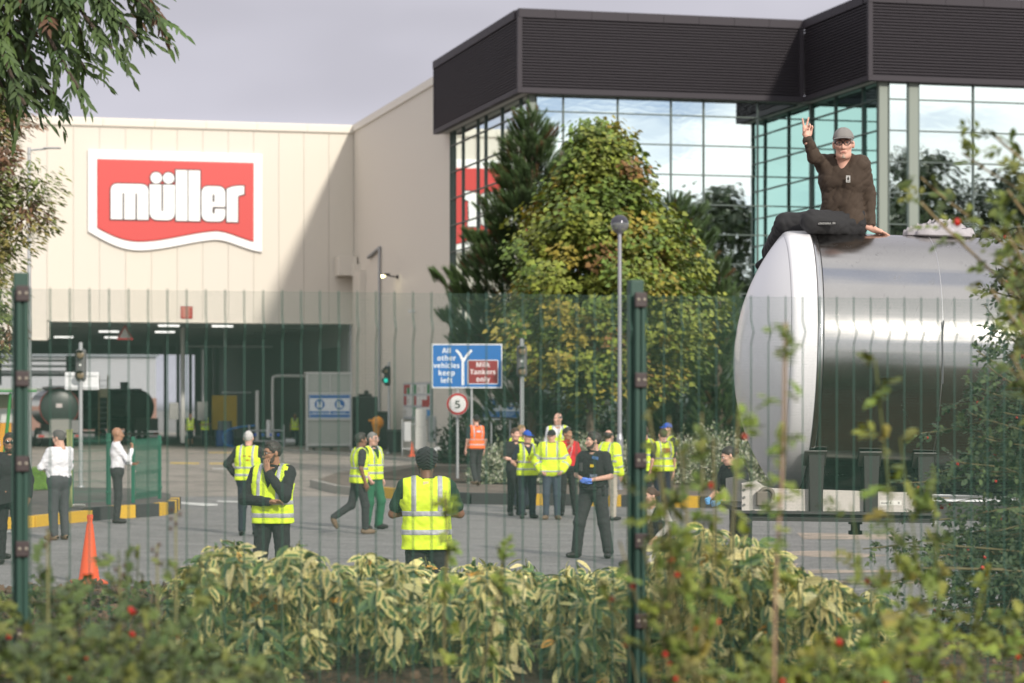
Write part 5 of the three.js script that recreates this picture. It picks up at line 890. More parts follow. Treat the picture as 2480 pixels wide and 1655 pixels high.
  // top
  const topM = s.top ?? C.black, sleeve = s.sleeve ?? 'short', puff = s.puff ?? 0, [ul, uh] = box([U(0, 0.85, 0), U(0, 1.5, 0), ...sh, ...arm.flatMap((a) => [a.e, a.w])], 0.21), u = new Field(ul, uh, cell); torso(u, 0.012 + puff);
  arm.forEach((a, i) => { if (sleeve === 'short') u.cap(sh[i], sh[i].clone().lerp(a.e, 0.72), 0.066 + puff, 0.064 + puff, 0.035); else u.cap(sh[i], a.e, 0.06 + puff, 0.052 + puff, 0.06).cap(a.e, a.e.clone().lerp(a.w, s.cuff ?? 0.93), 0.053 + puff, 0.041 + puff, 0.03); });
  u.rough(s.drape ? (x, y, z) => { const a = x * 0.82 - y * 0.57, b = x * 0.57 + y * 0.82, n = noise3(a * 15 + 1.3, b * 4.2, z * 6), m = noise3(a * 7 - b * 2 + 5, b * 9, z * 7 + 2); return 0.0075 * Math.pow(1 - Math.abs(n), 3) + 0.004 * Math.pow(1 - Math.abs(m), 3) - 0.003; } : fold(s.creases ?? 0.0045, 14, seed + 5)).cut((x, y, z) => { const p = UI(x, y, z); return Math.max((s.hem ?? 0.9) - p.y - (Math.hypot(p.x, p.z) > 0.26 ? 1 : 0), p.y > 1.4 ? 0.066 - Math.hypot(p.x, p.z + 0.005 - (p.y - 1.45) * 0.3) : -1); });
  const top = put('top', u.mesh(), topM);
  const ring = new THREE.TorusGeometry(0.062, 0.014, 8, 24).rotateX(Math.PI / 2 - 0.25); ring.applyMatrix4(new THREE.Matrix4().compose(U(0, 1.478, -0.008), q, V(1, 1, 1))); put('collar', ring, s.collar ?? topM, top);
  const inTorso = (fn) => (x, y, z) => { const p = UI(x, y, z); return fn(p.x, p.y, p.z); };
  // hi-vis waistcoat with reflective strips, or strips on a jacket
  const strips = (f, parent, arms) => {
    const band = (fn, w) => { const c = f.copy(0.005); c.cut(inTorso(fn)); const g = c.mesh(); if (g.attributes.position.count > 8) put('reflective_strip', g, s.stripM ?? C.strip, parent); };
    const hemY = s.vestHem ?? 0.86, y1 = s.bandY ?? [1.02, 1.17], on = (x, y, z) => (Math.hypot(x, z) > 0.3 ? 1 : -1);
    for (const y of y1) band((x, yy, z) => Math.max(Math.abs(yy - y) - 0.026, on(x, yy, z)));
    band((x, y, z) => Math.max(Math.abs(Math.abs(x) - (0.105 + wide / 2)) - 0.025, y1.at(-1) + 0.02 - y, on(x, y, z)));
  };
  if (s.vest) {
    const v = new Field(...box([U(0, s.vestHem ?? 0.84, 0), U(0, 1.5, 0), U(-0.2 - wide, 1.2, 0), U(0.2 + wide, 1.2, 0)], 0.19), cell); torso(v, 0.03 + puff + (s.vestPuff ?? 0));
    const hemY = s.vestHem ?? 0.84; v.cap(U(-0.09, hemY - 0.02, 0), U(0.09, hemY - 0.02, 0), 0.135 + fat * 0.6, 0.135 + fat * 0.6, 0.06);
    v.rough(fold(0.005, 12, seed + 9)).cut(inTorso((x, y, z) => Math.max(hemY - y, Math.abs(x) - (0.188 + wide + (y < 1.3 ? 0.04 : 0)), y > 1.38 ? 0.082 - Math.hypot(x, z + 0.01) : -1, z > 0.02 && !s.vestShut ? Math.min(0.4 * (y - 1.24) - Math.abs(x), 0.05) : -1)));
    const vest = put('waistcoat', v.mesh(), s.vest); strips(v, vest);
    if (s.patch) { const g = new THREE.PlaneGeometry(0.16, 0.085, 4, 2); const tx = s.patch.tex; const z = s.patch.front ? 1 : -1; if (z < 0) g.rotateY(Math.PI); g.translate(s.patch.x ?? 0, s.patch.y ?? 1.3, z * (0.152 + fat * 0.3 + (s.patch.d ?? 0))); const p = g.attributes.position; for (let i = 0; i < p.count; i++) { const w = U(p.getX(i), p.getY(i), p.getZ(i)); p.setXYZ(i, w.x, w.y, w.z); } g.computeVertexNormals(); put('back_patch', g, mat([0.85, 0.85, 0.85], { map: tx, roughness: 0.8 }), vest); }
  } else if (s.jacketStrips) {
    strips(u, top);
    arm.forEach((a, i) => { const m = a.e.clone().lerp(a.w, 0.35), d = a.w.clone().sub(a.e).normalize(), n = sh[i].clone().lerp(a.e, 0.6), d2 = a.e.clone().sub(sh[i]).normalize(); for (const [c, dd] of [[m, d], [n, d2]]) { const f = u.copy(0.005); f.cut((x, y, z) => { const px = x - c.x, py = y - c.y, pz = z - c.z, al = px * dd.x + py * dd.y + pz * dd.z; return Math.max(Math.abs(al) - 0.025, Math.hypot(px, py, pz) - 0.12); }); put('reflective_strip', f.mesh(), C.strip, top); } });
  }
  // head wear
  const onHead = (g) => g.clone().applyMatrix4(HM);
  for (const [type, m, n] of s.hair ?? []) put(n ?? (type === 'cap' ? 'cap' : type === 'brim' ? 'cap_brim' : type === 'turban' ? 'turban' : type === 'beard' || type === 'goatee' ? 'beard' : 'hair'), onHead(hair(type, type === 'brim' ? Math.max(0.004, cell * 0.5) : Math.max(0.005, cell * 0.55))), m);
  if (s.glasses) { const g = []; for (const d of [-1, 1]) { g.push(new THREE.TorusGeometry(0.024, s.glasses.r ?? 0.0035, 6, 20).scale(1.15, 0.85, 1).translate(d * 0.032, 0.004, 0.112), rod(V(d * 0.058, 0.01, 0.108), V(d * 0.083, 0.004, 0.0), 0.003, 0.003, 6)); } g.push(rod(V(-0.008, 0.008, 0.114), V(0.008, 0.008, 0.114), 0.003, 0.003, 6)); put('glasses', onHead(merge(g)), s.glasses.m ?? black); if (s.glasses.dark) put('dark_lenses', onHead(merge([-1, 1].map((d) => new THREE.SphereGeometry(0.026, 12, 8).scale(1.1, 0.8, 0.2).translate(d * 0.032, 0.004, 0.111)))), mat([0.01, 0.01, 0.012], { roughness: 0.1 })); }
  if (cell < 0.019) { // eyes and mouth, where they can be seen
    const e = []; for (const d of [-1, 1]) put('eye', onHead(new THREE.SphereGeometry(0.0105, 12, 8).translate(d * 0.031, 0.005, 0.0835)), mat([0.5, 0.48, 0.46], { roughness: 0.2 })), e.push(new THREE.SphereGeometry(0.0058, 10, 8).translate(d * 0.031, 0.004, 0.0895));
    put('irises', onHead(merge(e)), mat([0.03, 0.03, 0.03], { roughness: 0.15 })); put('eyebrows', onHead(merge([-1, 1].map((d) => rod(V(d * 0.016, 0.029, 0.093), V(d * 0.047, 0.03, 0.083), 0.005, 0.0035, 6)))), s.browM ?? hairM.brown);
    put('lips', onHead(new THREE.SphereGeometry(1, 14, 8).scale(0.021, 0.0055, 0.006).translate(0, -0.07, 0.0935)), mat([0.34, 0.12, 0.1], { roughness: 0.5 }));
  }
  root.userData.U = undefined; s.U = U; s.k = k; s.hand = (i) => arm[i].w; s.root = root; s.put = put; s.HM = HM;
  return s;
}
// ---------------------------------------------------------------- people
const flash = mat([0.75, 0.75, 0.75], { roughness: 0.5 });
{ // man sitting on the barrel, V sign, the other hand on the steel
  const Z = 18.72, p0 = at(2040, 535, Z), y0 = p0.y - 0.905;
  const L = (px, py, dz = 0) => [((px - 2040) / F * (Z - dz)) / 0.95, (0.905 + (535 - py) / F * (Z - dz)) / 0.95, dz / 0.95];
  const s = person({
    label: 'man in brown sweatshirt and cap sitting on the tank making a V sign', pos: [p0.x, y0, -Z], Z: 18.7, h: 1.66, cell: 0.0075, px: 8,
    twist: -0.5, lean: 0.16, tilt: -0.07, headYaw: -0.16, headPitch: 0.03, headRoll: 0.02, headShift: [0.005, -0.055, 0.03], shift: [0, 0, 0], wide: -0.012, fat: 0,
    armN: { e: L(1966, 384, 0.16), w: L(1946, 341, 0.22), hand: 'vsign', dir: [0.02, 1, 0.02], palm: [0.12, 0, 1] },
    armP: { e: L(2104, 470, 0.04), w: L(2106, 553, 0.06), hand: 'flat', dir: [1, -0.42, 0.12], palm: [-0.25, -1, 0.12] },
    legN: { k: L(1908, 540, -0.1), a: L(1898, 600, -0.72), toe: [-0.1, -0.08, -0.02] }, legP: { k: L(1958, 541, 0.22), a: L(2050, 552, 0.06), toe: [0.09, 0.0, 0.03] },
    trousers: cloth([0.02, 0.02, 0.022]), bulk: 0.018, top: C.brown, sleeve: 'long', cuff: 0.95, puff: 0.002, drape: true, hem: 0.93, skin: 'pink', shoes: hairM.black,
    hair: [['crop', hairM.grey], ['cap', mat([0.2, 0.19, 0.18], { roughness: 0.85, bumpMap: asphaltBump, bumpScale: 0.002 })], ['brim', mat([0.17, 0.16, 0.155], { roughness: 0.85 })], ['goatee', mat([0.4, 0.31, 0.25], { roughness: 0.8 })]], glasses: { r: 0.003 }, browM: hairM.grey,
  });
  // cap's dark mesh back, chest badge, lettering on the knee
  { const f = hair('cap', 0.005).clone(); const p = f.attributes.position; const back = new THREE.SphereGeometry(1, 24, 16).scale(0.0885, 0.105, 0.108).translate(0, 0.03, -0.016); const bp = back.attributes.position; for (let i = 0; i < bp.count; i++) if (bp.getZ(i) > -0.02) bp.setZ(i, -0.02); for (let i = 0; i < bp.count; i++) if (bp.getY(i) < 0.045) bp.setY(i, 0.045); back.computeVertexNormals(); s.put('cap_mesh', back.applyMatrix4(s.HM), cloth([0.015, 0.015, 0.02])); }
  const onChest = (w, h, x, y, d, t, name) => { const g = new THREE.PlaneGeometry(w, h, 3, 3).translate(x, y, d), p = g.attributes.position; for (let i = 0; i < p.count; i++) { const q = s.U(p.getX(i), p.getY(i), p.getZ(i)); p.setXYZ(i, q.x, q.y, q.z); } g.computeVertexNormals(); s.put(name, g, mat([0.85, 0.85, 0.85], { map: t, roughness: 0.9 })); };
  onChest(0.036, 0.056, 0.105, 1.31, 0.152, canvasTex(64, 96, (c) => { c.fillStyle = '#d9d8d4'; c.fillRect(0, 0, 64, 96); c.fillStyle = '#33302d'; c.beginPath(); c.moveTo(32, 10); c.lineTo(48, 44); c.lineTo(44, 66); c.lineTo(18, 66); c.lineTo(16, 44); c.fill(); c.fillRect(10, 76, 44, 8); }), 'chest_badge');
  { const t = canvasTex(256, 64, (c, w, h) => { c.fillStyle = '#17171a'; c.fillRect(0, 0, w, h); c.fillStyle = '#a8a8a6'; c.font = 'bold 44px sans-serif'; c.textBaseline = 'middle'; c.fillText('ENDURA', 10, 34, 190); c.fillRect(206, 14, 8, 34); c.fillRect(220, 10, 8, 34); c.fillRect(234, 16, 8, 30); });
    const a = at(2003, 541, Z - 0.298), g = new THREE.PlaneGeometry(0.145, 0.03).rotateX(-0.12).translate(a.x - p0.x, a.y - y0, Z - (Z - 0.298)); const o = part(s.root, 'leg_lettering', g, mat([0.8, 0.8, 0.8], { map: t, roughness: 0.9 })); }
}
const redPatch = canvasTex(128, 64, (c) => { c.fillStyle = '#b23a1c'; c.fillRect(0, 0, 128, 64); c.fillStyle = '#d8a78c'; for (let i = 0; i < 3; i++) c.fillRect(8, 10 + i * 16, 50 - i * 6, 5); c.fillRect(78, 26, 40, 8); });
const whitePatch = canvasTex(64, 64, (c) => { c.fillStyle = '#e1581c'; c.fillRect(0, 0, 64, 64); c.fillStyle = '#e6e6ec'; c.beginPath(); c.ellipse(32, 32, 26, 20, 0, 0, 7); c.fill(); c.fillStyle = '#5a6ea8'; c.fillRect(14, 28, 36, 8); });
const lanyard = (s, m) => { const g = []; for (const d of [-1, 1]) g.push(tube([s.U(d * 0.075, 1.45, -0.04), s.U(d * 0.08, 1.4, 0.09), s.U(d * 0.04, 1.25, 0.135), s.U(0, 1.12, 0.14)], 0.006, 16, 5)); s.put('lanyard', merge(g), m); };
// black jacketed man with sunglasses behind the left post
{
  const s = person({ label: 'man in black jacket and sunglasses holding a folder behind the fence post near the cone', px: 22, Z: 33, h: 1.78, yaw: 0.35, top: C.black, sleeve: 'long', puff: 0.012, trousers: C.black, vest: undefined, skin: 'tan', hair: [['short', hairM.dark], ['beard', hairM.beard]], glasses: { dark: true, r: 0.004 }, headYaw: -0.1, armN: { e: [-0.26, 1.13, 0.02], w: [-0.16, 0.98, 0.2], hand: 'hold', dir: [0.6, -0.2, 0.4] }, armP: { e: [0.27, 1.13, -0.03], w: [0.24, 0.9, 0.1] }, hem: 0.84 });
  s.put('folder', bx(0.24, 0.32, 0.02, -0.12, 0.98, 0.27, 0.2, 0.2), C.black);
  const s2 = person({ label: 'man in dark clothes and yellow waistcoat next to the man in sunglasses', px: -16, Z: 34, h: 1.75, yaw: 0.9, top: C.black, sleeve: 'long', trousers: C.black, vest: C.yellow, skin: 'fair', hair: [['short', hairM.brown]] });
}
{ // white shirt, arms folded, seen from behind
  const s = person({ label: 'stout man in white shirt with folded arms and red lanyard', px: 143, Z: 38.9, h: 1.76, yaw: -2.3, top: C.white, sleeve: 'long', cuff: 0.6, trousers: C.grey, fat: 0.03, wide: 0.02, skin: 'fair', hair: [['short', hairM.steel]], headYaw: 0.35, headPitch: 0.18, shoes: hairM.tan, armN: { e: [-0.29, 1.17, 0.1], w: [-0.02, 1.14, 0.22], hand: 'relaxed' }, armP: { e: [0.29, 1.17, 0.1], w: [0.02, 1.18, 0.24], hand: 'relaxed' }, creases: 0.008, hem: 0.97, bulk: 0.006 });
  const g = new THREE.TorusGeometry(0.075, 0.008, 6, 24).rotateX(Math.PI / 2 - 0.3); g.translate(s.U(0, 1.49, 0).x, 1.49, 0.0); s.put('lanyard', g, C.red);
}
{ // bald man with vape
  const s = person({ label: 'bald man in white shirt holding a vape to his mouth by the green gate', px: 283, Z: 44.5, h: 1.76, yaw: 1.75, top: C.white, sleeve: 'long', trousers: C.charcoal, skin: 'tan', fat: 0.018, hair: [], headPitch: 0.02, armN: { e: [-0.2, 1.16, 0.2], w: [-0.08, 1.36, 0.27], hand: 'fist', dir: [0.2, 1, 0.1], palm: [0.3, 0.3, -1] }, armP: { e: [0.24, 1.16, 0.06], w: [0.12, 1.08, 0.27], hand: 'hold', dir: [-0.2, 0, 1], palm: [0, 1, 0] }, creases: 0.008, hem: 0.97, shoes: hairM.leather });
  s.put('vape', rod(V(-0.05, 1.5, 0.3), V(-0.01, 1.53, 0.16), 0.008, 0.008, 6), black); s.put('phone', bx(0.075, 0.01, 0.15, 0.1, 1.11, 0.36), black);
}
{ // back to us, red patch
  person({ label: 'man with white hair seen from behind, red patch on his yellow waistcoat', px: 601, Z: 40.2, h: 1.74, yaw: 3.0, top: C.black, sleeve: 'long', puff: 0.01, trousers: C.navy, vest: C.yellow, vestHem: 0.93, vestShut: true, patch: { tex: redPatch, y: 1.3 }, skin: 'pink', fat: 0.02, hair: [['crop', hairM.white]], headYaw: 0.1, bandY: [1.02, 1.14], armN: { e: [-0.3, 1.16, 0.02], w: [-0.2, 1.0, 0.16], hand: 'fist' }, armP: { e: [0.36, 1.2, -0.02], w: [0.24, 1.0, 0.1], hand: 'fist' }, hem: 0.86, legN: { k: [-0.12, 0.5, 0.03], a: [-0.13, 0.085, 0], toe: [-0.04, -0.03, 0.15] } });
}
{ // bearded man, hand on chin
  person({ label: 'bearded man in glasses and yellow waistcoat with a hand on his chin', px: 660, Z: 26.6, h: 1.76, yaw: -0.25, top: C.black, sleeve: 'long', puff: 0.008, trousers: C.black, vest: C.yellow, vestHem: 0.86, bandY: [0.95, 1.09], skin: 'tan', hair: [['short', hairM.dark], ['beard', hairM.beard]], glasses: { r: 0.004 }, headYaw: -0.75, headPitch: 0.08, fat: 0.02, wide: 0.014, armN: { e: [-0.31, 1.12, 0.06], w: [0.06, 1.1, 0.24], hand: 'relaxed', dir: [1, 0.1, 0.1] }, armP: { e: [0.22, 1.16, 0.2], w: [0.02, 1.42, 0.2], hand: 'relaxed', dir: [-0.25, 1, -0.1], palm: [0.3, 0.1, -1] }, legN: { k: [-0.14, 0.5, 0.02], a: [-0.17, 0.085, 0] }, legP: { k: [0.13, 0.5, 0.03], a: [0.16, 0.085, 0] }, bulk: 0.008 });
}
{ // walking pair
  person({ label: 'man in yellow waistcoat striding past beside the man in green trousers', px: 868, Z: 40.8, h: 1.7, yaw: 1.9, top: C.charcoal, trousers: C.charcoal, vest: C.yellow, vestHem: 0.88, bandY: [1.0, 1.14], vestShut: true, skin: 'brown', hair: [['short', hairM.dark]], headYaw: 0.15, shoes: hairM.tan, armN: { e: [-0.24, 1.14, -0.02], w: [-0.24, 0.9, 0.06] }, armP: { e: [0.24, 1.14, 0.02], w: [0.24, 0.92, 0.14] }, legN: { k: [-0.09, 0.5, 0.1], a: [-0.09, 0.085, 0.1], toe: [-0.01, -0.03, 0.16] }, legP: { k: [0.09, 0.5, -0.1], a: [0.09, 0.28, -0.42], toe: [0.01, -0.15, 0.06] }, lean: 0.05 });
  person({ label: 'man in dark green shirt, green trousers and yellow waistcoat walking', px: 902, Z: 42.2, h: 1.7, yaw: 0.9, top: C.dgreen, trousers: cloth([0.02, 0.12, 0.06]), vest: C.yellow, vestHem: 0.9, bandY: [1.02, 1.16], skin: 'pink', hair: [['crop', hairM.grey]], glasses: { r: 0.002, m: pole }, headYaw: 0.1, armN: { e: [-0.24, 1.13, 0.0], w: [-0.19, 0.92, 0.1], hand: 'fist' }, armP: { e: [0.25, 1.15, -0.06], w: [0.26, 0.92, 0.0] }, legN: { k: [-0.1, 0.5, 0.02], a: [-0.1, 0.085, -0.06] }, legP: { k: [0.1, 0.52, 0.12], a: [0.1, 0.1, 0.06] }, fat: 0.012, bulk: 0.01 });
}
{ // turban, from behind
  const s = person({ label: 'man in black turban and yellow waistcoat seen from behind with folded arms', px: 1033, Z: 22.2, h: 1.75, yaw: Math.PI + 0.06, top: C.dgreen, trousers: C.black, vest: C.yellow, vestHem: 0.84, vestShut: true, bandY: [1.0, 1.17], skin: 'brown', wide: 0.03, fat: 0.022, hair: [['turban', C.black], ['beard', hairM.beard]], headPitch: 0.05, armN: { e: [-0.31, 1.16, 0.08], w: [0.02, 1.17, 0.23] }, armP: { e: [0.31, 1.16, 0.08], w: [-0.02, 1.2, 0.25] }, bulk: 0.012 });
  const g = new THREE.PlaneGeometry(0.05, 0.07).rotateY(Math.PI).translate(0.01, 1.43, -0.118).rotateX(0.0); s.put('neck_label', g, mat([0.75, 0.62, 0.3]));
}
{ // orange waistcoat
  person({ label: 'man in orange waistcoat and dark cap walking away behind the speed sign', px: 1153, Z: 59, ground: 0.2, h: 1.74, yaw: -2.7, top: C.navy, trousers: C.charcoal, vest: C.orange, vestHem: 0.92, vestShut: true, bandY: [1.02, 1.15], patch: { tex: whitePatch, y: 1.35 }, skin: 'pink', fat: 0.012, hair: [['crop', hairM.dark], ['cap', hairM.black]], legN: { k: [-0.1, 0.5, 0.1], a: [-0.1, 0.1, 0.1] }, legP: { k: [0.1, 0.5, -0.02], a: [0.1, 0.14, -0.2] }, shoes: hairM.tan });
}
const grp = 'workers gathered by the yellow and black kerb';
person({ label: 'woman in bright yellow jacket with long blond hair at the back of the group', px: 1263, Z: 50.5, ground: 0.0, h: 1.76, yaw: 0.25, top: C.yellow, sleeve: 'long', puff: 0.02, jacketStrips: true, trousers: C.navy, skin: 'pink', hair: [['long', hairM.blond]], headYaw: 0.3, group: grp });
{ const s = person({ label: 'smiling man in black polo shirt with folded arms beside the blue capped man', px: 1247, Z: 47.6, h: 1.72, yaw: 0.6, top: C.black, trousers: C.black, skin: 'pink', hair: [['short', hairM.brown]], headYaw: 0.1, armN: { e: [-0.25, 1.15, 0.04], w: [0.0, 1.1, 0.2] }, armP: { e: [0.25, 1.15, 0.04], w: [0.02, 1.14, 0.22] }, group: grp }); }
{ const s = person({ label: 'man in blue cap and yellow waistcoat with hands behind his back', px: 1277, Z: 46.4, h: 1.68, yaw: 0.3, top: C.navy, trousers: C.navy, vest: C.yellow, vestHem: 0.86, bandY: [0.99, 1.13], skin: 'pink', hair: [['crop', hairM.brown], ['cap', hairM.blue], ['brim', hairM.blue]], glasses: { r: 0.003 }, headYaw: 0.35, headPitch: 0.05, armN: { e: [-0.29, 1.13, -0.06], w: [-0.1, 0.98, -0.14] }, armP: { e: [0.27, 1.13, -0.06], w: [0.1, 0.98, -0.14] }, bulk: 0.006, group: grp }); lanyard(s, C.red); }
person({ label: 'man in yellow waterproof jacket and black cap with hands in pockets', px: 1336, Z: 45.9, h: 1.7, yaw: 0.0, top: C.yellow, sleeve: 'long', puff: 0.035, jacketStrips: true, bandY: [0.95, 1.2], hem: 0.84, trousers: C.slate, skin: 'pink', hair: [['crop', hairM.dark], ['cap', hairM.black], ['brim', hairM.black]], headYaw: -0.2, headPitch: 0.05, armN: { e: [-0.3, 1.13, -0.02], w: [-0.2, 0.96, 0.12], hand: 'fist' }, armP: { e: [0.3, 1.13, -0.02], w: [0.2, 0.96, 0.12], hand: 'fist' }, shoes: hairM.tan, group: grp });
person({ label: 'tall bald man in white shirt under an open yellow waistcoat', px: 1351, Z: 53.5, h: 1.9, ground: 0.1, yaw: -0.1, top: C.white, sleeve: 'long', trousers: C.charcoal, vest: C.yellow, skin: 'pink', hair: [['fringe', hairM.steel]], headYaw: -0.4, group: grp });
{ const s = person({ label: 'man in red polo shirt rubbing his mouth, lanyard round his neck', px: 1374, Z: 47.6, h: 1.73, yaw: 0.25, top: C.red, trousers: C.black, skin: 'tan', hair: [['short', hairM.dark]], headYaw: 0.55, armN: { e: [-0.2, 1.18, 0.2], w: [0.02, 1.42, 0.2], hand: 'fist', dir: [0.2, 1, 0.0], palm: [0.2, 0, -1] }, armP: { e: [0.27, 1.14, -0.02], w: [0.22, 0.93, 0.1] }, legP: { k: [0.12, 0.5, 0], a: [0.17, 0.085, -0.02] }, group: grp }); lanyard(s, mat([0.6, 0.6, 0.6])); }
{ // police officer
  const pol = C.black, s = person({ label: 'bearded police officer in black with blue gloves clasped at his waist', px: 1438, Z: 34.3, h: 1.78, yaw: -0.55, top: pol, trousers: C.charcoal, skin: 'fair', puff: 0.004, hair: [['short', hairM.dark], ['beard', hairM.beard]], headYaw: -0.75, wide: 0.016, armN: { e: [-0.27, 1.16, 0.0], w: [-0.03, 1.08, 0.23], hand: 'fist', dir: [1, 0, 0.1], palm: [0, 0, -1], glove: mat([0.12, 0.24, 0.72], { roughness: 0.4 }) }, armP: { e: [0.29, 1.14, 0.04], w: [0.06, 1.09, 0.24], hand: 'fist', dir: [-1, 0, 0.1], palm: [0, 0, -1], glove: mat([0.12, 0.24, 0.72], { roughness: 0.4 }) }, legN: { k: [-0.17, 0.5, 0.1], a: [-0.24, 0.085, 0.06] }, legP: { k: [0.14, 0.5, -0.04], a: [0.19, 0.085, -0.08] }, bulk: 0.012, hem: 0.94 });
  const v = new Field([-0.25, 0.9, -0.25], [0.25, 1.5, 0.25], 0.013); v.cap(V(-0.07, 1.0, 0), V(0.07, 1.0, 0), 0.15, 0.15, 0.05).cap(V(-0.08, 1.2, 0), V(0.08, 1.2, 0), 0.152, 0.152, 0.06).cap(V(-0.09, 1.34, 0), V(0.09, 1.34, 0), 0.118, 0.118, 0.05).cut((x, y, z) => Math.max(0.98 - y, y > 1.38 ? 0.085 - Math.hypot(x, z) : -1)); const vest = s.put('stab_vest', v.mesh(), cloth([0.012, 0.012, 0.013]));
  const badge = canvasTex(128, 48, (c) => { c.fillStyle = '#23334f'; c.fillRect(0, 0, 128, 48); c.strokeStyle = '#aab4c4'; c.lineWidth = 4; c.strokeRect(3, 3, 122, 42); c.fillStyle = '#c8d0dc'; c.font = 'bold 30px sans-serif'; c.textAlign = 'center'; c.fillText('POLICE', 64, 35, 108); });
  s.put('police_badge', new THREE.PlaneGeometry(0.12, 0.045).rotateX(-0.05).translate(0.085, 1.15, 0.158), mat([0.85, 0.85, 0.85], { map: badge }), vest);
  s.put('shoulder_flash', bx(0.09, 0.04, 0.02, 0.09, 1.4, 0.115, 0, -0.2), mat([0.08, 0.16, 0.34]), vest); s.put('yellow_tag', bx(0.05, 0.04, 0.02, 0.06, 1.29, 0.155), mat([0.7, 0.5, 0.02]), vest); s.put('radio', rbx(0.05, 0.12, 0.04, -0.12, 1.27, 0.15, 0.01), mat([0.05, 0.05, 0.05]), vest);
  s.put('utility_belt', new THREE.TorusGeometry(0.145, 0.028, 8, 32).rotateX(Math.PI / 2).scale(1.12, 1, 0.98).translate(0, 1.0, 0), mat([0.015, 0.015, 0.015], { roughness: 0.5 })); s.put('holster', [rbx(0.07, 0.14, 0.06, 0.19, 0.95, 0.06, 0.015), rbx(0.16, 0.05, 0.05, 0.05, 0.97, 0.15, 0.015)].reduce((a, b) => merge([a, b])), mat([0.02, 0.02, 0.02], { roughness: 0.4 }));
}
person({ label: 'man in long yellow coat and beige trousers behind the police officer', px: 1474, Z: 45.6, h: 1.7, yaw: 2.5, top: C.yellow, sleeve: 'long', puff: 0.03, hem: 0.68, jacketStrips: true, bandY: [0.95, 1.15], trousers: C.beige, skin: 'pink', hair: [['fringe', hairM.dark]], fat: 0.02, group: grp });
person({ label: 'man in red shirt and yellow waistcoat half hidden by the fence post', px: 1560, Z: 49, h: 1.75, yaw: -2.6, top: C.red, trousers: C.black, vest: C.yellow, vestShut: true, skin: 'pink', hair: [['short', hairM.brown]], group: 'workers beyond the right fence post' });
person({ label: 'man in dark shirt and yellow waistcoat with red patch, back turned', px: 1606, Z: 46.5, h: 1.72, yaw: -2.75, top: C.navy, trousers: C.navy, vest: C.yellow, vestHem: 0.92, vestShut: true, patch: { tex: redPatch, y: 1.33 }, skin: 'pink', hair: [['crop', hairM.brown]], headYaw: -0.1, group: 'workers beyond the right fence post' });
person({ label: 'man in blue cap behind the worker with the red patch', px: 1616, Z: 49.8, h: 1.8, yaw: -1.0, top: C.navy, trousers: C.navy, vest: C.yellow, skin: 'pink', hair: [['crop', hairM.brown], ['cap', hairM.blue], ['brim', hairM.blue]], group: 'workers beyond the right fence post' });
// person sitting on the road
person({ label: 'seated person in pale top and dark coat on the road behind the post', px: 1588, Z: 32.6, h: 1.66, yaw: -0.6, shift: [0, -0.62, 0], lean: 0.2, top: C.pale, trousers: C.pale, sleeve: 'long', skin: 'fair', hair: [['bun', hairM.brown]], headYaw: -0.5, headPitch: 0.1, vest: C.black, stripM: C.black, vestHem: 0.98, legN: { k: [-0.2, 0.36, 0.34], a: [-0.12, 0.09, 0.52], toe: [-0.05, -0.02, 0.14] }, legP: { k: [0.22, 0.3, 0.3], a: [0.3, 0.08, 0.62], toe: [0.04, -0.02, 0.14] }, armN: { e: [-0.24, 0.62, 0.12], w: [-0.14, 0.44, 0.34] }, armP: { e: [0.28, 0.6, 0.06], w: [0.2, 0.42, 0.3] } });
{ // police woman leaning by the trailer
  const gl = mat([0.15, 0.4, 0.7], { roughness: 0.4 }), s = person({ label: 'police woman with tied dark hair and blue gloves beside the white dome', px: 1796, Z: 31.5, h: 1.66, yaw: -1.0, lean: 0.32, top: C.black, trousers: C.charcoal, puff: 0.012, skin: 'fair', hair: [['bun', hairM.dark]], headYaw: -0.35, headPitch: 0.35, armN: { e: [-0.26, 1.08, 0.24], w: [-0.14, 1.0, 0.46], glove: gl, hand: 'hold' }, armP: { e: [0.24, 1.08, 0.24], w: [0.1, 0.98, 0.44], glove: gl, hand: 'hold' }, bulk: 0.014 });
  s.put('utility_belt', new THREE.TorusGeometry(0.14, 0.03, 8, 28).rotateX(Math.PI / 2).translate(0, 0.99, 0), mat([0.02, 0.02, 0.02]));
}
// inside the bay
person({ label: 'worker in shorts and open yellow waistcoat standing in the bay', px: 460, Z: 130, h: 1.8, yaw: 0.4, top: C.navy, trousers: C.navy, shorts: true, vest: C.yellow, skin: 'tan', hair: [['short', hairM.dark]], cell: 0.03, group: 'workers in the loading bay' });
person({ label: 'worker with folded arms and yellow waistcoat beside the yellow screen', px: 496, Z: 130, h: 1.82, yaw: 0, top: C.navy, trousers: C.navy, vest: C.yellow, skin: 'tan', hair: [['cap', hairM.black]], cell: 0.03, armN: { e: [-0.28, 1.15, 0.05], w: [0.02, 1.12, 0.22] }, armP: { e: [0.28, 1.15, 0.05], w: [0, 1.16, 0.24] }, group: 'workers in the loading bay' });
person({ label: 'dim worker in yellow waistcoat standing behind the white pipe in the bay', px: 714, Z: 131, h: 1.8, yaw: 0, top: C.navy, trousers: C.navy, vest: C.yellow, skin: 'tan', hair: [['short', hairM.dark]], cell: 0.03, group: 'workers in the loading bay' });
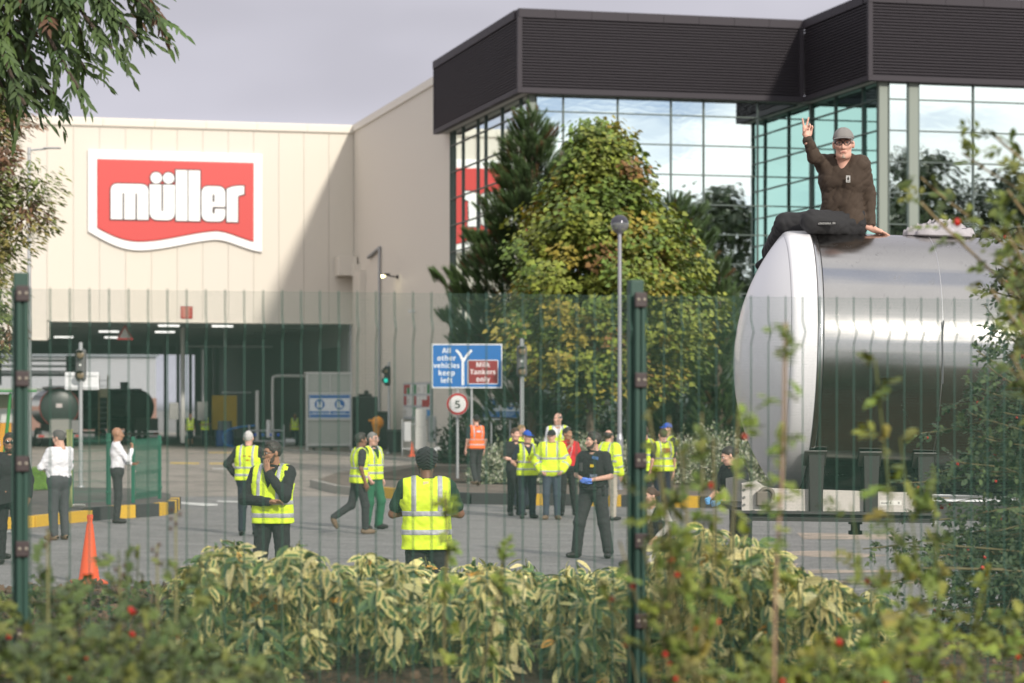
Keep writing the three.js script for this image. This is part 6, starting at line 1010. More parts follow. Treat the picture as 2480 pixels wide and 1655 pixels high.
// ---------------------------------------------------------------- trees and plants
const bark = mat([0.13, 0.1, 0.075], { roughness: 1, bumpMap: soilTex, bumpScale: 0.02 }), twigM = mat([0.14, 0.1, 0.06], { roughness: 0.9 });
function leafGeo(L, W, outline, fold = 0.25, droop = 0.2, colors) { // outline: [along 0..1, half width 0..1]; a folded blade with a midrib
  const p = [], c = [], idx = [], n = outline.length; const pt = (t, w) => [w * W / 2, t * L, Math.abs(w) * W / 2 * fold - droop * L * t * t];
  const rows = colors ? [-1, -0.45, 0, 0.45, 1] : [-1, 0, 1];
  outline.forEach(([t, w]) => rows.forEach((r) => { p.push(...pt(t, r * w)); if (colors) c.push(...colors[0]); }));
  const R = rows.length;
  for (let i = 0; i + 1 < n; i++) for (let j = 0; j + 1 < R; j++) { const a = i * R + j, b = a + 1, d = a + R, e = d + 1; idx.push(a, b, e, a, e, d); }
  let g = new THREE.BufferGeometry(); g.setAttribute('position', new THREE.Float32BufferAttribute(p, 3)); g.setIndex(idx);
  if (colors) { g = g.toNonIndexed(); const q = g.attributes.position, cc = new Float32Array(q.count * 3); for (let f = 0; f < q.count / 3; f++) { const strip = Math.floor((f % ((R - 1) * 2)) / 2), row = Math.floor(f / ((R - 1) * 2)), inner = (strip === 1 || strip === 2) && row > 0 && row < n - 2, k = inner ? colors[0] : colors[1]; for (let v = 0; v < 3; v++) cc.set(k, (f * 3 + v) * 3); } g.setAttribute('color', new THREE.BufferAttribute(cc, 3)); }
  g.computeVertexNormals(); return g;
}
const oval = [[0, 0.08], [0.2, 0.75], [0.45, 1], [0.72, 0.75], [1, 0.02]], lance = [[0, 0.1], [0.25, 0.9], [0.5, 0.95], [0.78, 0.5], [1, 0.02]];
class Leaves {
  constructor(geo, m) { this.geo = geo; this.m = m; this.mx = []; this.cs = []; this.o = new THREE.Object3D(); this.q = new THREE.Quaternion(); this.qt = new THREE.Quaternion(); }
  add(p, dir, up, s, c) { // leaf's own +y along dir, its face (+z) towards up
    const y = dir.clone().normalize(); let x = y.clone().cross(up); if (x.lengthSq() < 1e-5) x = V(1, 0, 0); x.normalize(); const z = x.clone().cross(y);
    this.mx.push(new THREE.Matrix4().makeBasis(x.multiplyScalar(s), y.multiplyScalar(s), z.multiplyScalar(s)).setPosition(p)); this.cs.push(c);
  }
  build(parent, name) { const I = new THREE.InstancedMesh(this.geo, this.m, this.mx.length), c = new THREE.Color(); this.mx.forEach((m, i) => { I.setMatrixAt(i, m); c.setRGB(...this.cs[i]); I.setColorAt(i, c); }); shadows(I); I.name = name; I.userData.kind = 'stuff'; parent.add(I); return I; }
}
const foliage = (o = {}) => mat([1, 1, 1], { roughness: 0.7, transmission: 0.22, thickness: 0, side: THREE.DoubleSide, ...o });
const pick = (r, list) => list[Math.floor(r() * list.length)], vary = (r, c, v = 0.3) => { const t = 1 - v + 2 * v * r(); return [c[0] * t * (0.92 + 0.16 * r()), c[1] * t, c[2] * t]; };
const rndDir = (r) => { const z = 2 * r() - 1, a = 6.2832 * r(), q = Math.sqrt(1 - z * z); return V(q * Math.cos(a), z, q * Math.sin(a)); };
function trunkAndLimbs(parent, H, r0, tips, lean = 0, rr) {
  const top = V(lean, H, 0);
  const segs = [tube([V(0, -0.1, 0), V(lean * 0.2 + 0.03, H * 0.35, 0.02), V(lean * 0.6 - 0.03, H * 0.7, -0.02), top], 1, 14, 10)];
  const p = segs[0].attributes.position, q = segs[0]; // taper
  for (let i = 0; i <= 14; i++) { const c = V(0, 0, 0); for (let j = 0; j <= 10; j++) c.add(V(p.getX(i * 11 + j), p.getY(i * 11 + j), p.getZ(i * 11 + j))); c.multiplyScalar(1 / 11); const rad = r0 * (1 - 0.82 * i / 14) * (i < 1 ? 1.25 : 1); for (let j = 0; j <= 10; j++) { const d = V(p.getX(i * 11 + j), p.getY(i * 11 + j), p.getZ(i * 11 + j)).sub(c).normalize().multiplyScalar(rad); p.setXYZ(i * 11 + j, c.x + d.x, c.y + d.y, c.z + d.z); } }
  q.computeVertexNormals(); part(parent, 'trunk', q, bark);
  const limbs = []; for (const t of tips) { const y0 = Math.max(0.15 * H, Math.min(H * 0.9, t.y - 0.35 * Math.hypot(t.x, t.z) - 0.3)), a = V(lean * y0 / H, y0, 0), r = r0 * 0.35 * (1 - y0 / H * 0.7); limbs.push(rod(a, a.clone().lerp(t, 0.55).add(V(0, 0.12, 0)), r, r * 0.6, 6), rod(a.clone().lerp(t, 0.55).add(V(0, 0.12, 0)), t, r * 0.6, r * 0.2, 6)); }
  if (limbs.length) part(parent, 'limbs', limbs, bark);
}
// broad-leaved tree whose crown is many leaf clumps inside an envelope
function leafTree({ name, label, pos, H, r0, env, clumps, per, cr, geo, m, color, seed, group, lean = 0, size = 1, limbs = 22 }) {
  const r = mulberry(seed), t = thing(name, label, 'tree', pos, 0, group), L = new Leaves(geo, m), tips = [];
  for (let k = 0; k < clumps; k++) {
    const y = mix(env.y0, env.y1, r()), R = env.r(y), a = 6.2832 * r(), q = R * Math.pow(r(), 0.38) * (0.86 + 0.36 * noise3(Math.cos(a) * 1.9, y * 0.85, Math.sin(a) * 1.9 + seed)), c = V(Math.cos(a) * q + (env.cx?.(y) ?? 0), y, Math.sin(a) * q);
    if (env.skip?.(c, a)) continue;
    if (tips.length < limbs) tips.push(c.clone());
    const base = color(c, r, q / R), cs = cr * (0.65 + 0.7 * r()), out = V(c.x, 0.35 * R, c.z).normalize();
    for (let i = 0; i < per; i++) { const d = rndDir(r), p = c.clone().addScaledVector(d, cs * Math.pow(r(), 0.5)); p.y -= 0.1 * cs; const face = out.clone().multiplyScalar(0.8).add(V(0, 0.7, 0)).add(rndDir(r).multiplyScalar(0.75)), dir = V(d.x + out.x * 0.5, -0.55 + 0.5 * r(), d.z + out.z * 0.5); L.add(p, dir, face, size * (0.7 + 0.6 * r()), vary(r, base, 0.32)); }
  }
  trunkAndLimbs(t, H * 0.92, r0, tips, lean); L.build(t, 'crown'); return t;
}
const maple = (() => { // five-lobed leaf
  const pts = [[0, 0], [0.3, -0.05], [0.5, 0.12], [0.36, 0.3], [0.52, 0.55], [0.28, 0.56], [0.24, 0.72], [0, 1], [-0.24, 0.72], [-0.28, 0.56], [-0.52, 0.55], [-0.36, 0.3], [-0.5, 0.12], [-0.3, -0.05]], g = new THREE.ShapeGeometry(new THREE.Shape(pts.map(([x, y]) => new THREE.Vector2(x * 0.15, y * 0.15)))), p = g.attributes.position;
  for (let i = 0; i < p.count; i++) p.setZ(i, Math.abs(p.getX(i)) * 0.25 - p.getY(i) * p.getY(i) * 1.2); g.computeVertexNormals(); return g;
})();
{
  const S = F / 68, y = (py) => EYE - (py - HY) / S - 0.2, base = onGround(1428, 68, 0.2);
  const prof = [[310, 30], [345, 75], [400, 105], [470, 140], [540, 180], [600, 235], [680, 285], [760, 290], [840, 270], [920, 215], [965, 120]], ps = prof.map(([a, b]) => [y(a), b / S]);
  const rad = (h) => { for (let i = 0; i + 1 < ps.length; i++) if (h <= ps[i][0] && h >= ps[i + 1][0]) return mix(ps[i][1], ps[i + 1][1], (ps[i][0] - h) / (ps[i][0] - ps[i + 1][0])); return 0.3; };
  leafTree({ name: 'maple_tree', label: 'broad maple turning yellow and red in front of the mirrored glass', pos: base, H: 9.2, r0: 0.15, env: { y0: y(955), y1: y(318), r: rad, cx: (h) => mix(0.5, 0.25, smooth(3, 9, h)) }, clumps: 560, per: 62, cr: 0.5, geo: maple, m: foliage(), seed: 91, size: 0.95, limbs: 26,
    color: (c, r, q) => { const n = noise3(c.x * 0.7, c.y * 0.6, c.z * 0.7 + 3), t = n + 0.08 + (r() - 0.5) * 0.6; return t > 0.85 ? [0.24, 0.13, 0.035] : t > 0.45 ? [0.33, 0.27, 0.035] : t > -0.05 ? [0.22, 0.26, 0.03] : [0.13, 0.2, 0.025]; } });
}
// pines: branches in whorls carrying needle brushes
const brush = (() => { const r = mulberry(4), p = []; for (let i = 0; i < 64; i++) { const t = i / 64, a = i * 2.4, c = V(0, t * 0.26, 0), d = V(Math.cos(a), 0.9 + t * 0.9, Math.sin(a)).normalize(), e = c.clone().addScaledVector(d, 0.1 + 0.03 * r()), s = d.clone().cross(V(0.3, 1, 0.2)).normalize().multiplyScalar(0.006); p.push(...c.clone().add(s).toArray(), ...c.clone().sub(s).toArray(), ...e.toArray()); } const g = new THREE.BufferGeometry(); g.setAttribute('position', new THREE.Float32BufferAttribute(p, 3)); g.computeVertexNormals(); return g; })();
function pine({ label, pos, H, rad, seed, low, n, group }) {
  const r = mulberry(seed), t = thing('pine_tree', label, 'tree', pos, 0, group), L = new Leaves(brush, foliage({ transmission: 0.1, roughness: 0.6 })), limbs = [];
  for (let k = 0; k < n; k++) {
    const h = mix(low, H, Math.pow(k / n, 0.85)), a = k * 2.4 + r(), R = rad(h) * (0.75 + 0.45 * r()), d = V(Math.cos(a), 0, Math.sin(a)), rise = 0.1 + 0.35 * (h / H), a0 = V(0, h, 0);
    const end = a0.clone().addScaledVector(d, R).add(V(0, R * rise - 0.25 * (1 - h / H), 0)); limbs.push(rod(a0, end, 0.025 + 0.02 * (1 - h / H), 0.008, 5));
    const m = Math.max(4, Math.round(R * 24));
    for (let i = 0; i < m; i++) { const u = 0.25 + 0.75 * Math.pow(i / m, 0.7), sp = 0.2 + 0.26 * R * (1 - u) * 2, p = a0.clone().lerp(end, u).add(V((r() - 0.5) * sp * 1.5, (r() - 0.35) * sp * 0.8, (r() - 0.5) * sp * 1.5)), dir = d.clone().multiplyScalar(0.55 + r() * 0.4).add(V((r() - 0.5) * 0.7, 0.75 + r() * 0.5, (r() - 0.5) * 0.7)); const warm = r() < 0.06; L.add(p, dir, V(0, 1, 0), 1.05 + 0.7 * r(), warm ? [0.16, 0.09, 0.035] : vary(r, [0.075, 0.13, 0.04], 0.4)); }
  }
  part(t, 'trunk', rod(V(0, -0.1, 0), V(0, H, 0), 0.16, 0.02, 10), bark); part(t, 'limbs', limbs, bark); L.build(t, 'crown');
}
{
  const S = F / 73, y = (py) => EYE - (py - HY) / S - 0.2, ps = [[288, 8], [340, 42], [420, 68], [500, 105], [580, 145], [660, 190], [760, 215], [840, 200], [960, 150]].map(([a, b]) => [y(a), b / S]);
  const rad = (h) => { for (let i = 0; i + 1 < ps.length; i++) if (h <= ps[i][0] && h >= ps[i + 1][0]) return mix(ps[i][1], ps[i + 1][1], (ps[i][0] - h) / (ps[i][0] - ps[i + 1][0])); return 2; };
  pine({ label: 'dark pine growing between the side wall and the maple', pos: onGround(1288, 73, 0.2), H: y(288), rad, seed: 17, low: 1.4, n: 130 });
  const ps2 = [[470, 8], [540, 50], [640, 95], [760, 120], [880, 135], [980, 130]].map(([a, b]) => [y(a), b / S]);
  pine({ label: 'smaller pine half hidden behind the maple on its tank side', pos: onGround(1636, 74, 0.2), H: y(490), rad: (h) => { for (let i = 0; i + 1 < ps2.length; i++) if (h <= ps2[i][0] && h >= ps2[i + 1][0]) return mix(ps2[i][1], ps2[i + 1][1], (ps2[i][0] - h) / (ps2[i][0] - ps2[i + 1][0])); return 1.6; }, seed: 23, low: 0.8, n: 90 });
  pine({ label: 'low pine beside the tank end under the glass return', pos: onGround(1742, 72, 0.2), H: y(650), rad: (h) => mix(1.1, 0.15, clamp(h / y(650))), seed: 29, low: 0.4, n: 60 });
}
const small = leafGeo(0.075, 0.03, lance, 0.2, 0.25), narrow = leafGeo(0.088, 0.025, lance, 0.2, 0.2), rosy = leafGeo(0.034, 0.022, oval, 0.25, 0.15), clumpLeaf = leafGeo(0.09, 0.05, oval, 0.2, 0.2), bigLeaf = leafGeo(0.55, 0.36, oval, 0.2, 0.15);
{ // reddish tree at the left edge
  const S = F / 45, y = (py) => EYE - (py - HY) / S, cxm = 0;
  leafTree({ name: 'rowan_tree', label: 'reddish green tree beside the flat headed lamp column', pos: onGround(-85, 45), H: 8.2, r0: 0.13, env: { y0: y(850), y1: y(200), r: (h) => mix(1.0, 1.62, smooth(3.2, 5.5, h)) * (1 - 0.35 * smooth(6, 8.2, h)) * (1 - 0.45 * Math.exp(-Math.pow((h - y(640)) * 2.2, 2))) }, clumps: 210, per: 105, cr: 0.38, geo: small, m: foliage(), seed: 41, limbs: 24, size: 1.7,
    color: (c, r) => { const n = noise3(c.x * 1.3, c.y * 1.1, c.z * 1.3) + (r() - 0.5) * 0.4; return n > 0.4 ? [0.2, 0.11, 0.06] : n > 0.0 ? [0.22, 0.19, 0.05] : [0.16, 0.2, 0.05]; } });
}
{ // ash branch reaching in at the top left; its trunk stands outside the frame
  const Z = 15, S = F / Z, t = thing('ash_tree', 'ash tree whose drooping leafy branch hangs over the fence', 'tree', [-4.6, 0.9, -Z]), r = mulberry(8), L = new Leaves(narrow, foliage());
  trunkAndLimbs(t, 6.2, 0.14, [], 0.4);
  const limbs = [], P = (px, py, dz = 0) => at(px, py, Z + dz).sub(V(-4.6, 0.9, -Z)), root = V(0.3, 4.2, 0);
  const ends = [[395, 60], [385, 25], [330, 90], [300, 40], [270, 120], [215, 180], [190, 215], [130, 245], [90, 230], [60, 255], [20, 250], [150, 130], [80, 150], [200, 80], [20, 120], [250, 10], [120, 40], [-40, 200], [-60, 100], [40, 20], [160, 0], [360, -20], [300, -60], [100, -60], [-20, -40]];
  ends.forEach(([px, py], k) => {
    const e = P(px, py, (r() - 0.5) * 1.3), mid = root.clone().lerp(e, 0.55).add(V(0, 0.45 + 0.2 * r(), 0)); const cv = new THREE.CatmullRomCurve3([root, mid, e]); limbs.push(new THREE.TubeGeometry(cv, 14, 0.012, 5));
    for (let i = 0; i < 30; i++) { const u = 0.62 + 0.38 * i / 30, p = cv.getPoint(u), tan = cv.getTangent(u);
      const side = rndDir(r).multiplyScalar(0.9).add(V(0.25, -0.25, 0)).add(tan.clone().multiplyScalar(0.7)).normalize(), len = 0.12 + 0.12 * r(), base = vary(r, r() < 0.05 ? [0.13, 0.065, 0.03] : pick(r, [[0.05, 0.095, 0.018], [0.07, 0.12, 0.025], [0.035, 0.07, 0.015]]), 0.25);
      for (let q = 0; q < 7; q++) { const w = p.clone().addScaledVector(side, len * (q + 1) / 7).add(V(0, -0.02 * q * q / 14, 0)), sgn = q === 6 ? 0 : q % 2 ? 1 : -1, dir = side.clone().add(side.clone().cross(V(0, 1, 0.2)).multiplyScalar(sgn * 0.9)).add(V(0, -0.4, 0)); L.add(w, dir, V(0.2, 0.5, 0.8).add(rndDir(r).multiplyScalar(0.6)), 0.7 + 0.5 * r(), base); } }
  });
  part(t, 'limbs', [rod(V(0.0, 3.2, 0), root, 0.05, 0.04, 8), ...limbs], bark); L.build(t, 'crown');
}
// mounded shrubs
function mound({ name, label, pos, rx, ry, rz, n, geo, m, colors, seed, group, size = 1, category = 'shrub' }) {
  const r = mulberry(seed), t = thing(name, label, category, pos, 0, group), L = new Leaves(geo, m), st = [];
  for (let i = 0; i < n; i++) { const d = rndDir(r); d.y = Math.abs(d.y); const k = Math.pow(r(), 0.3) * (0.82 + 0.3 * noise3(d.x * 2.2 + seed, d.y * 2.2, d.z * 2.2)), p = V(d.x * rx * k, d.y * ry * k, d.z * rz * k); L.add(p, d.clone().add(rndDir(r).multiplyScalar(0.9)).add(V(0, 0.25, 0)), d.clone().add(V(0, 0.6, 0)).add(rndDir(r).multiplyScalar(0.7)), size * (0.6 + 0.7 * r()), vary(r, pick(r, colors), 0.3)); }
  for (let i = 0; i < 7; i++) { const d = rndDir(r); st.push(rod(V(0, -0.05, 0), V(d.x * rx * 0.6, ry * 0.7, d.z * rz * 0.6), 0.02, 0.008, 5)); }
  part(t, 'stems', st, twigM); L.build(t, 'foliage'); return t;
}
[[1195, 61.5, 0.75, 1.05], [1262, 62.5, 0.8, 1.0], [1335, 61.8, 0.8, 1.1], [1412, 62.2, 0.85, 1.15], [1492, 61.6, 0.85, 1.05], [1572, 62, 0.85, 1.1], [1650, 61.5, 0.9, 1.2], [1728, 62.3, 0.9, 1.3], [1800, 61.6, 0.9, 1.1]].forEach(([px, Z, rx, ry], i) => mound({ name: 'silver_shrub', label: 'silvery green rounded shrub behind ' + ['the man in the orange waistcoat', 'the folded armed man in black polo', 'the yellow jacketed man in black cap', 'the police officer', 'the globe lamp column', 'the red shirted man at the post', 'the blue capped man at the post', 'the police woman', 'the white trailer dome'][i], pos: onGround(px, Z, 0.2), rx, ry: ry * 1.15, rz: 0.75, n: 3000, geo: clumpLeaf, m: foliage({ transmission: 0.1 }), colors: [[0.24, 0.27, 0.16], [0.36, 0.38, 0.27], [0.14, 0.18, 0.08], [0.45, 0.45, 0.36]], seed: 300 + i, size: 0.95, group: 'silvery shrubs behind the painted kerb' }));
[[1150, 83, 1.6, 2.0], [1290, 82, 1.7, 2.6], [1390, 84, 1.8, 2.9], [1500, 82, 1.8, 2.6], [1590, 83, 1.7, 2.4], [1700, 80, 1.8, 2.5], [1800, 82, 1.8, 2.6]].forEach(([px, Z, rx, ry], i) => mound({ name: 'evergreen_shrub', label: 'dark evergreen shrub under the trees against the office wall', pos: onGround(px, Z, 0.2), rx, ry, rz: 1.2, n: 3600, geo: clumpLeaf, m: foliage({ transmission: 0.05 }), colors: [[0.025, 0.045, 0.018], [0.04, 0.06, 0.02], [0.05, 0.045, 0.03]], seed: 330 + i, size: 1.9, group: 'dark shrubs along the office wall' }));
mound({ name: 'tawny_shrub', label: 'tawny twiggy shrub beside the sign posts', pos: onGround(1190, 63, 0.2), rx: 0.7, ry: 0.55, rz: 0.5, n: 1500, geo: small, m: foliage(), colors: [[0.16, 0.1, 0.04], [0.1, 0.1, 0.03]], seed: 360 });
// trees across the road to the right: outside the frame, mirrored in the glass
[[43, -31, 14.5, 5.0], [51, -28, 17, 5.6], [58, -31, 15, 5.2], [63, -27, 19, 6.0], [68, -31, 17.5, 6.0], [75, -28, 18.5, 6.2], [83, -30, 17, 6]].forEach(([x, z, H, R], i) => leafTree({ name: 'roadside_tree', label: 'dark leafy tree across the road, mirrored in the office glass', pos: [x, 0, z], H, r0: 0.3, env: { y0: 2.2, y1: H, r: (h) => R * Math.sqrt(clamp(1 - Math.pow((h - H * 0.52) / (H * 0.5), 2), 0.04, 1)) }, clumps: 210, per: 46, cr: 1.2, geo: bigLeaf, m: foliage({ transmission: 0.15 }), seed: 400 + i, size: 0.8, limbs: 12, color: (c, r) => pick(r, [[0.04, 0.07, 0.02], [0.055, 0.085, 0.02], [0.03, 0.055, 0.018]]), group: 'trees across the road' }));
// ---------------------------------------------------------------- variegated shrubs on the bank behind the fence
const vo = [[0, 0.1], [0.14, 0.55], [0.34, 0.95], [0.58, 1], [0.8, 0.62], [1, 0.03]], varLeaf = [leafGeo(0.082, 0.034, vo, 0.3, 0.35, [[0.1, 0.19, 0.05], [0.74, 0.66, 0.27]]), leafGeo(0.085, 0.032, vo, 0.2, 0.5, [[0.72, 0.66, 0.3], [0.76, 0.7, 0.34]]), leafGeo(0.085, 0.038, vo, 0.4, 0.2, [[0.06, 0.13, 0.045], [0.13, 0.22, 0.06]])];
{
  const r0 = mulberry(55), tops = [[470, 1400], [500, 1350], [560, 1325], [600, 1350], [650, 1385], [700, 1370], [735, 1345], [760, 1365], [790, 1395], [830, 1385], [900, 1375], [960, 1390], [1040, 1420], [1120, 1420], [1200, 1405], [1290, 1418], [1390, 1430], [1480, 1425], [1550, 1385], [1610, 1345], [1680, 1325], [1740, 1305], [1800, 1325], [1835, 1350], [1880, 1380], [1960, 1420], [2040, 1460], [2100, 1500]];
  const topY = (px) => { for (let i = 0; i + 1 < tops.length; i++) if (px >= tops[i][0] && px <= tops[i + 1][0]) return mix(tops[i][1], tops[i + 1][1], (px - tops[i][0]) / (tops[i + 1][0] - tops[i][0])); return 1480; };
  const mats2 = mat([1, 1, 1], { vertexColors: true, roughness: 0.6, transmission: 0.25, thickness: 0, side: THREE.DoubleSide });
  [[450, 720], [700, 960], [930, 1200], [1170, 1440], [1410, 1660], [1620, 1870], [1840, 2110]].forEach(([a, b], k) => {
    const r = mulberry(500 + k), mid = (a + b) / 2, Zb = 12.7, base = onGround(mid, Zb), g0 = bankH(base.x, Zb); base.y = g0; const t = thing('variegated_shrub', 'cream edged variegated shrub ' + ['below the bearded man in glasses', 'below the walking pair in waistcoats', 'below the man in the black turban', 'below the yellow jacketed man', 'at the foot of the fence post near the police officer', 'in front of the police woman', 'under the tail of the saddle brackets'][k], 'shrub', base, 0, 'variegated shrubs along the bank'), L = [new Leaves(varLeaf[0], mats2), new Leaves(varLeaf[1], mats2), new Leaves(varLeaf[2], mats2)], st = [];
    for (let i = 0; i < 215; i++) { // stems ending in drooping tufts
      const px = mix(a - 25, b + 25, r()), Z = 10.45 + 3.7 * Math.pow(r(), 0.85), top = topY(px), py = top + (i % 3 ? Math.pow(r(), 0.7) * (1730 - top) : -45 + 95 * r()), e = at(px, py, Z); const gr = bankH(e.x, Z); if (e.y < gr + 0.06) e.y = gr + 0.06 + 0.2 * r(); e.sub(base);
      const foot = V(e.x * 0.85 + (r() - 0.5) * 0.1, Math.min(e.y - 0.05, bankH(e.x * 0.85 + base.x, Z) - base.y), e.z + (r() - 0.5) * 0.12); if (i % 2) st.push(rod(foot, e, 0.0045, 0.003, 5));
      const n = 13 + Math.floor(r() * 8), tint = 0.7 + 0.5 * r();
      for (let q = 0; q < n; q++) { const w = q * 2.4 + r(), o = 0.02 + 0.11 * r(), out = V(Math.cos(w), 0, Math.sin(w)), p = e.clone().addScaledVector(out, 0.02).add(V(0, -o + 0.02, 0)); const hang = 0.1 + 1.5 * r(), w3 = r(); L[w3 < 0.48 ? 0 : w3 < 0.7 ? 1 : 2].add(p, out.clone().add(V(0, 0.45 - hang * 1.25, 0)), out.clone().multiplyScalar(0.9).add(V(0, 0.8, 0.25)).add(rndDir(r).multiplyScalar(0.7)), (0.55 + 0.8 * r()), r() < 0.018 ? [1.0, 0.55, 0.15] : [tint * (0.95 + 0.1 * r()), tint, tint * (0.8 + 0.3 * r())]); }
    }
    part(t, 'stems', st, mat([0.12, 0.13, 0.04])); L.forEach((l, i) => l.build(t, ['edged_foliage', 'cream_foliage', 'green_foliage'][i]));
  });
}
// ---------------------------------------------------------------- briars with hips: arching stems, compound leaves
const hipM = mat([0.5, 0.02, 0.012], { roughness: 0.3 }), hipGeo = (() => { const g = new THREE.SphereGeometry(0.0085, 10, 8); g.scale(1, 1.35, 1); return g; })();
function briar({ label, base, stems, seed, density = 26, len = 0.12, colors, hips = 0, leaf = rosy, r0 = 0.0045, size = 1, stemC = [0.13, 0.11, 0.05], group, name = 'briar_rose' }) {
  const r = mulberry(seed), t = thing(name, label, 'shrub', base, 0, group), L = new Leaves(leaf, foliage()), st = [], hs = [];
  for (const pts of stems) {
    const cv = new THREE.CatmullRomCurve3(pts.map((p) => p.clone().sub(base))), l = cv.getLength(), n = Math.max(4, Math.round(l * density)); st.push(new THREE.TubeGeometry(cv, Math.max(10, Math.round(l * 14)), r0 * (0.7 + 0.6 * r()), 5));
    for (let i = 0; i < n; i++) { const u = 0.1 + 0.9 * (i + r()) / n; if (u > 1) continue; const p = cv.getPoint(u), tan = cv.getTangent(u), side = rndDir(r).add(tan.multiplyScalar(0.5)).add(V(0, 0.15, 0)).normalize(), ll = len * (0.6 + 0.7 * r()), c = vary(r, pick(r, colors), 0.25), across = side.clone().cross(rndDir(r)).normalize();
      for (let q = 0; q < 7; q++) { const w = p.clone().addScaledVector(side, ll * (0.25 + 0.75 * Math.ceil(q / 2) / 3)).add(V(0, -0.25 * ll * Math.pow(q / 6, 2), 0)); L.add(w, side.clone().add(across.clone().multiplyScalar(q === 6 ? 0 : q % 2 ? 1 : -1)).add(V(0, -0.25, 0)), V(0, 1, 0.4).add(rndDir(r).multiplyScalar(0.6)), size * (0.7 + 0.55 * r()), c); }
      if (r() < hips / n) hs.push(p.clone().addScaledVector(side, ll * 0.45).add(V(0, -0.015, 0))); }
  }
  part(t, 'stems', st, mat(stemC, { roughness: 0.8 })); L.build(t, 'foliage'); for (const h of hs) { const o = part(t, 'rose_hip', hipGeo, hipM); o.position.copy(h); o.rotation.set(r(), r(), r()); const k = size * (0.8 + 0.6 * r()); o.scale.setScalar(k); }
}
const olive = [[0.13, 0.17, 0.02], [0.09, 0.13, 0.02], [0.17, 0.19, 0.025]], deep = [[0.028, 0.055, 0.016], [0.04, 0.075, 0.02], [0.06, 0.09, 0.025]], lime = [[0.2, 0.25, 0.03], [0.15, 0.22, 0.03]];
const grd = (px, Z) => { const p = onGround(px, Z); p.y = bankH(p.x, Z); return p; };
{ // behind the fence at the right, fairly sharp
  const r = mulberry(601), stems = [], b0 = grd(2560, 14.5);
  const to = (px, py, Z, lift = 0.5) => { const b = grd(2380 + 320 * r(), Z + (r() - 0.5)), e = at(px, py, Z), m = b.clone().lerp(e, 0.55); m.x += 0.3; m.y += lift; stems.push([b, m, e]); };
  for (const [px, py, Z, l] of [[2170, 1170, 14, 0.4], [2090, 1330, 14.4, 0.3], [2110, 1420, 14, 0.25], [2130, 1490, 13.8, 0.2], [2200, 1250, 15, 0.4], [2250, 1150, 15, 0.5], [2230, 1050, 14.5, 0.6], [2300, 980, 14.6, 0.6], [2370, 870, 14.5, 0.7], [2400, 800, 14.4, 0.7], [2390, 700, 14.6, 0.7], [2420, 640, 14.6, 0.7], [2400, 560, 14.2, 0.7], [2450, 900, 14, 0.6], [2430, 1000, 14, 0.5], [2350, 1100, 14.2, 0.5], [2290, 1300, 14, 0.3], [2200, 1380, 13.6, 0.2], [2260, 1450, 13.5, 0.2], [2350, 1420, 13.5, 0.3], [2420, 1300, 13.6, 0.3], [2460, 1180, 14, 0.4], [2400, 1250, 14, 0.4]]) to(px, py, Z, l);
  for (let i = 0; i < 44; i++) { const q = r(); to(mix(2400, 2200, q) + 150 * r(), 640 + 860 * q, 13.4 + 1.6 * r(), 0.35); }
  for (let i = 0; i < 46; i++) to(2180 + 330 * r(), 1230 + 380 * r(), 12.6 + 2 * r(), 0.15);
  briar({ label: 'dark leaved briar full of red hips behind the fence beside the steel barrel', base: b0, stems, seed: 602, density: 27, len: 0.1, colors: [...deep, [0.08, 0.12, 0.03]], hips: 1.7 });
}
{ // in front of the fence at the right: tall arching sunlit sprays
  const r = mulberry(611), stems = [], b0 = grd(2700, 7.6);
  const to = (bp, px, py, Z, lift) => { const b = grd(bp, Z), e = at(px, py, Z), m = b.clone().lerp(e, 0.6); m.y += lift; m.x += 0.12; stems.push([b, m, e]); };
  for (const [bp, px, py, Z, l] of [[2850, 2230, 430, 8.6, 0.45], [2850, 2330, 370, 8.7, 0.6], [2800, 2400, 320, 8.6, 0.6], [2800, 2230, 490, 8.5, 0.35], [2790, 2440, 460, 8.4, 0.4], [2740, 2440, 620, 8.2, 0.3], [2700, 2400, 700, 8.0, 0.3], [2720, 2460, 560, 8.1, 0.3], [2680, 2470, 760, 7.8, 0.2], [2650, 2450, 860, 7.6, 0.2], [2780, 2480, 420, 8.2, 0.4]]) to(bp, px, py, Z, l);
  for (let i = 0; i < 12; i++) to(2650 + 150 * r(), 2420 + 130 * r(), 480 + 420 * r(), 7.8 + r(), 0.3);
  briar({ label: 'tall arching briar with orange hips before the fence, over the folded jacket', base: b0, stems, seed: 612, density: 13, len: 0.09, colors: [...olive, ...olive, [0.06, 0.09, 0.02]], hips: 0.9, stemC: [0.2, 0.15, 0.07] });
}
{ // low tangle at the bottom right, close to the lens
  const r = mulberry(621), stems = [], b0 = grd(2150, 7);
  for (let i = 0; i < 64; i++) { const Z = 6.2 + 2.4 * r(), px = 1650 + 860 * r(), py = 1700 - Math.pow(r(), 1.5) * (px > 2100 ? 330 : 150), b = grd(px + (r() - 0.5) * 160, Z), e = at(px, py, Z), m = b.clone().lerp(e, 0.6).add(V((r() - 0.5) * 0.1, 0.08, (r() - 0.5) * 0.1)); stems.push([b, m, e]); }
  for (const [px, py, px1] of [[2120, 870, 2150], [2260, 1130, 2200], [2060, 1220, 2120], [2180, 1060, 2230]]) { const Z = 7.2, b = grd(px1, Z); stems.push([b, b.clone().lerp(at(px, py, Z), 0.5).add(V(0.05, 0.02, 0)), at(px, py, Z)]); }
  briar({ label: 'tangle of sunlit yellow green briar before the fence below the trailer', base: b0, stems, seed: 622, density: 17, len: 0.075, colors: [...olive, ...lime, [0.2, 0.18, 0.03]], hips: 0.5, stemC: [0.1, 0.12, 0.03], r0: 0.0028 });
}
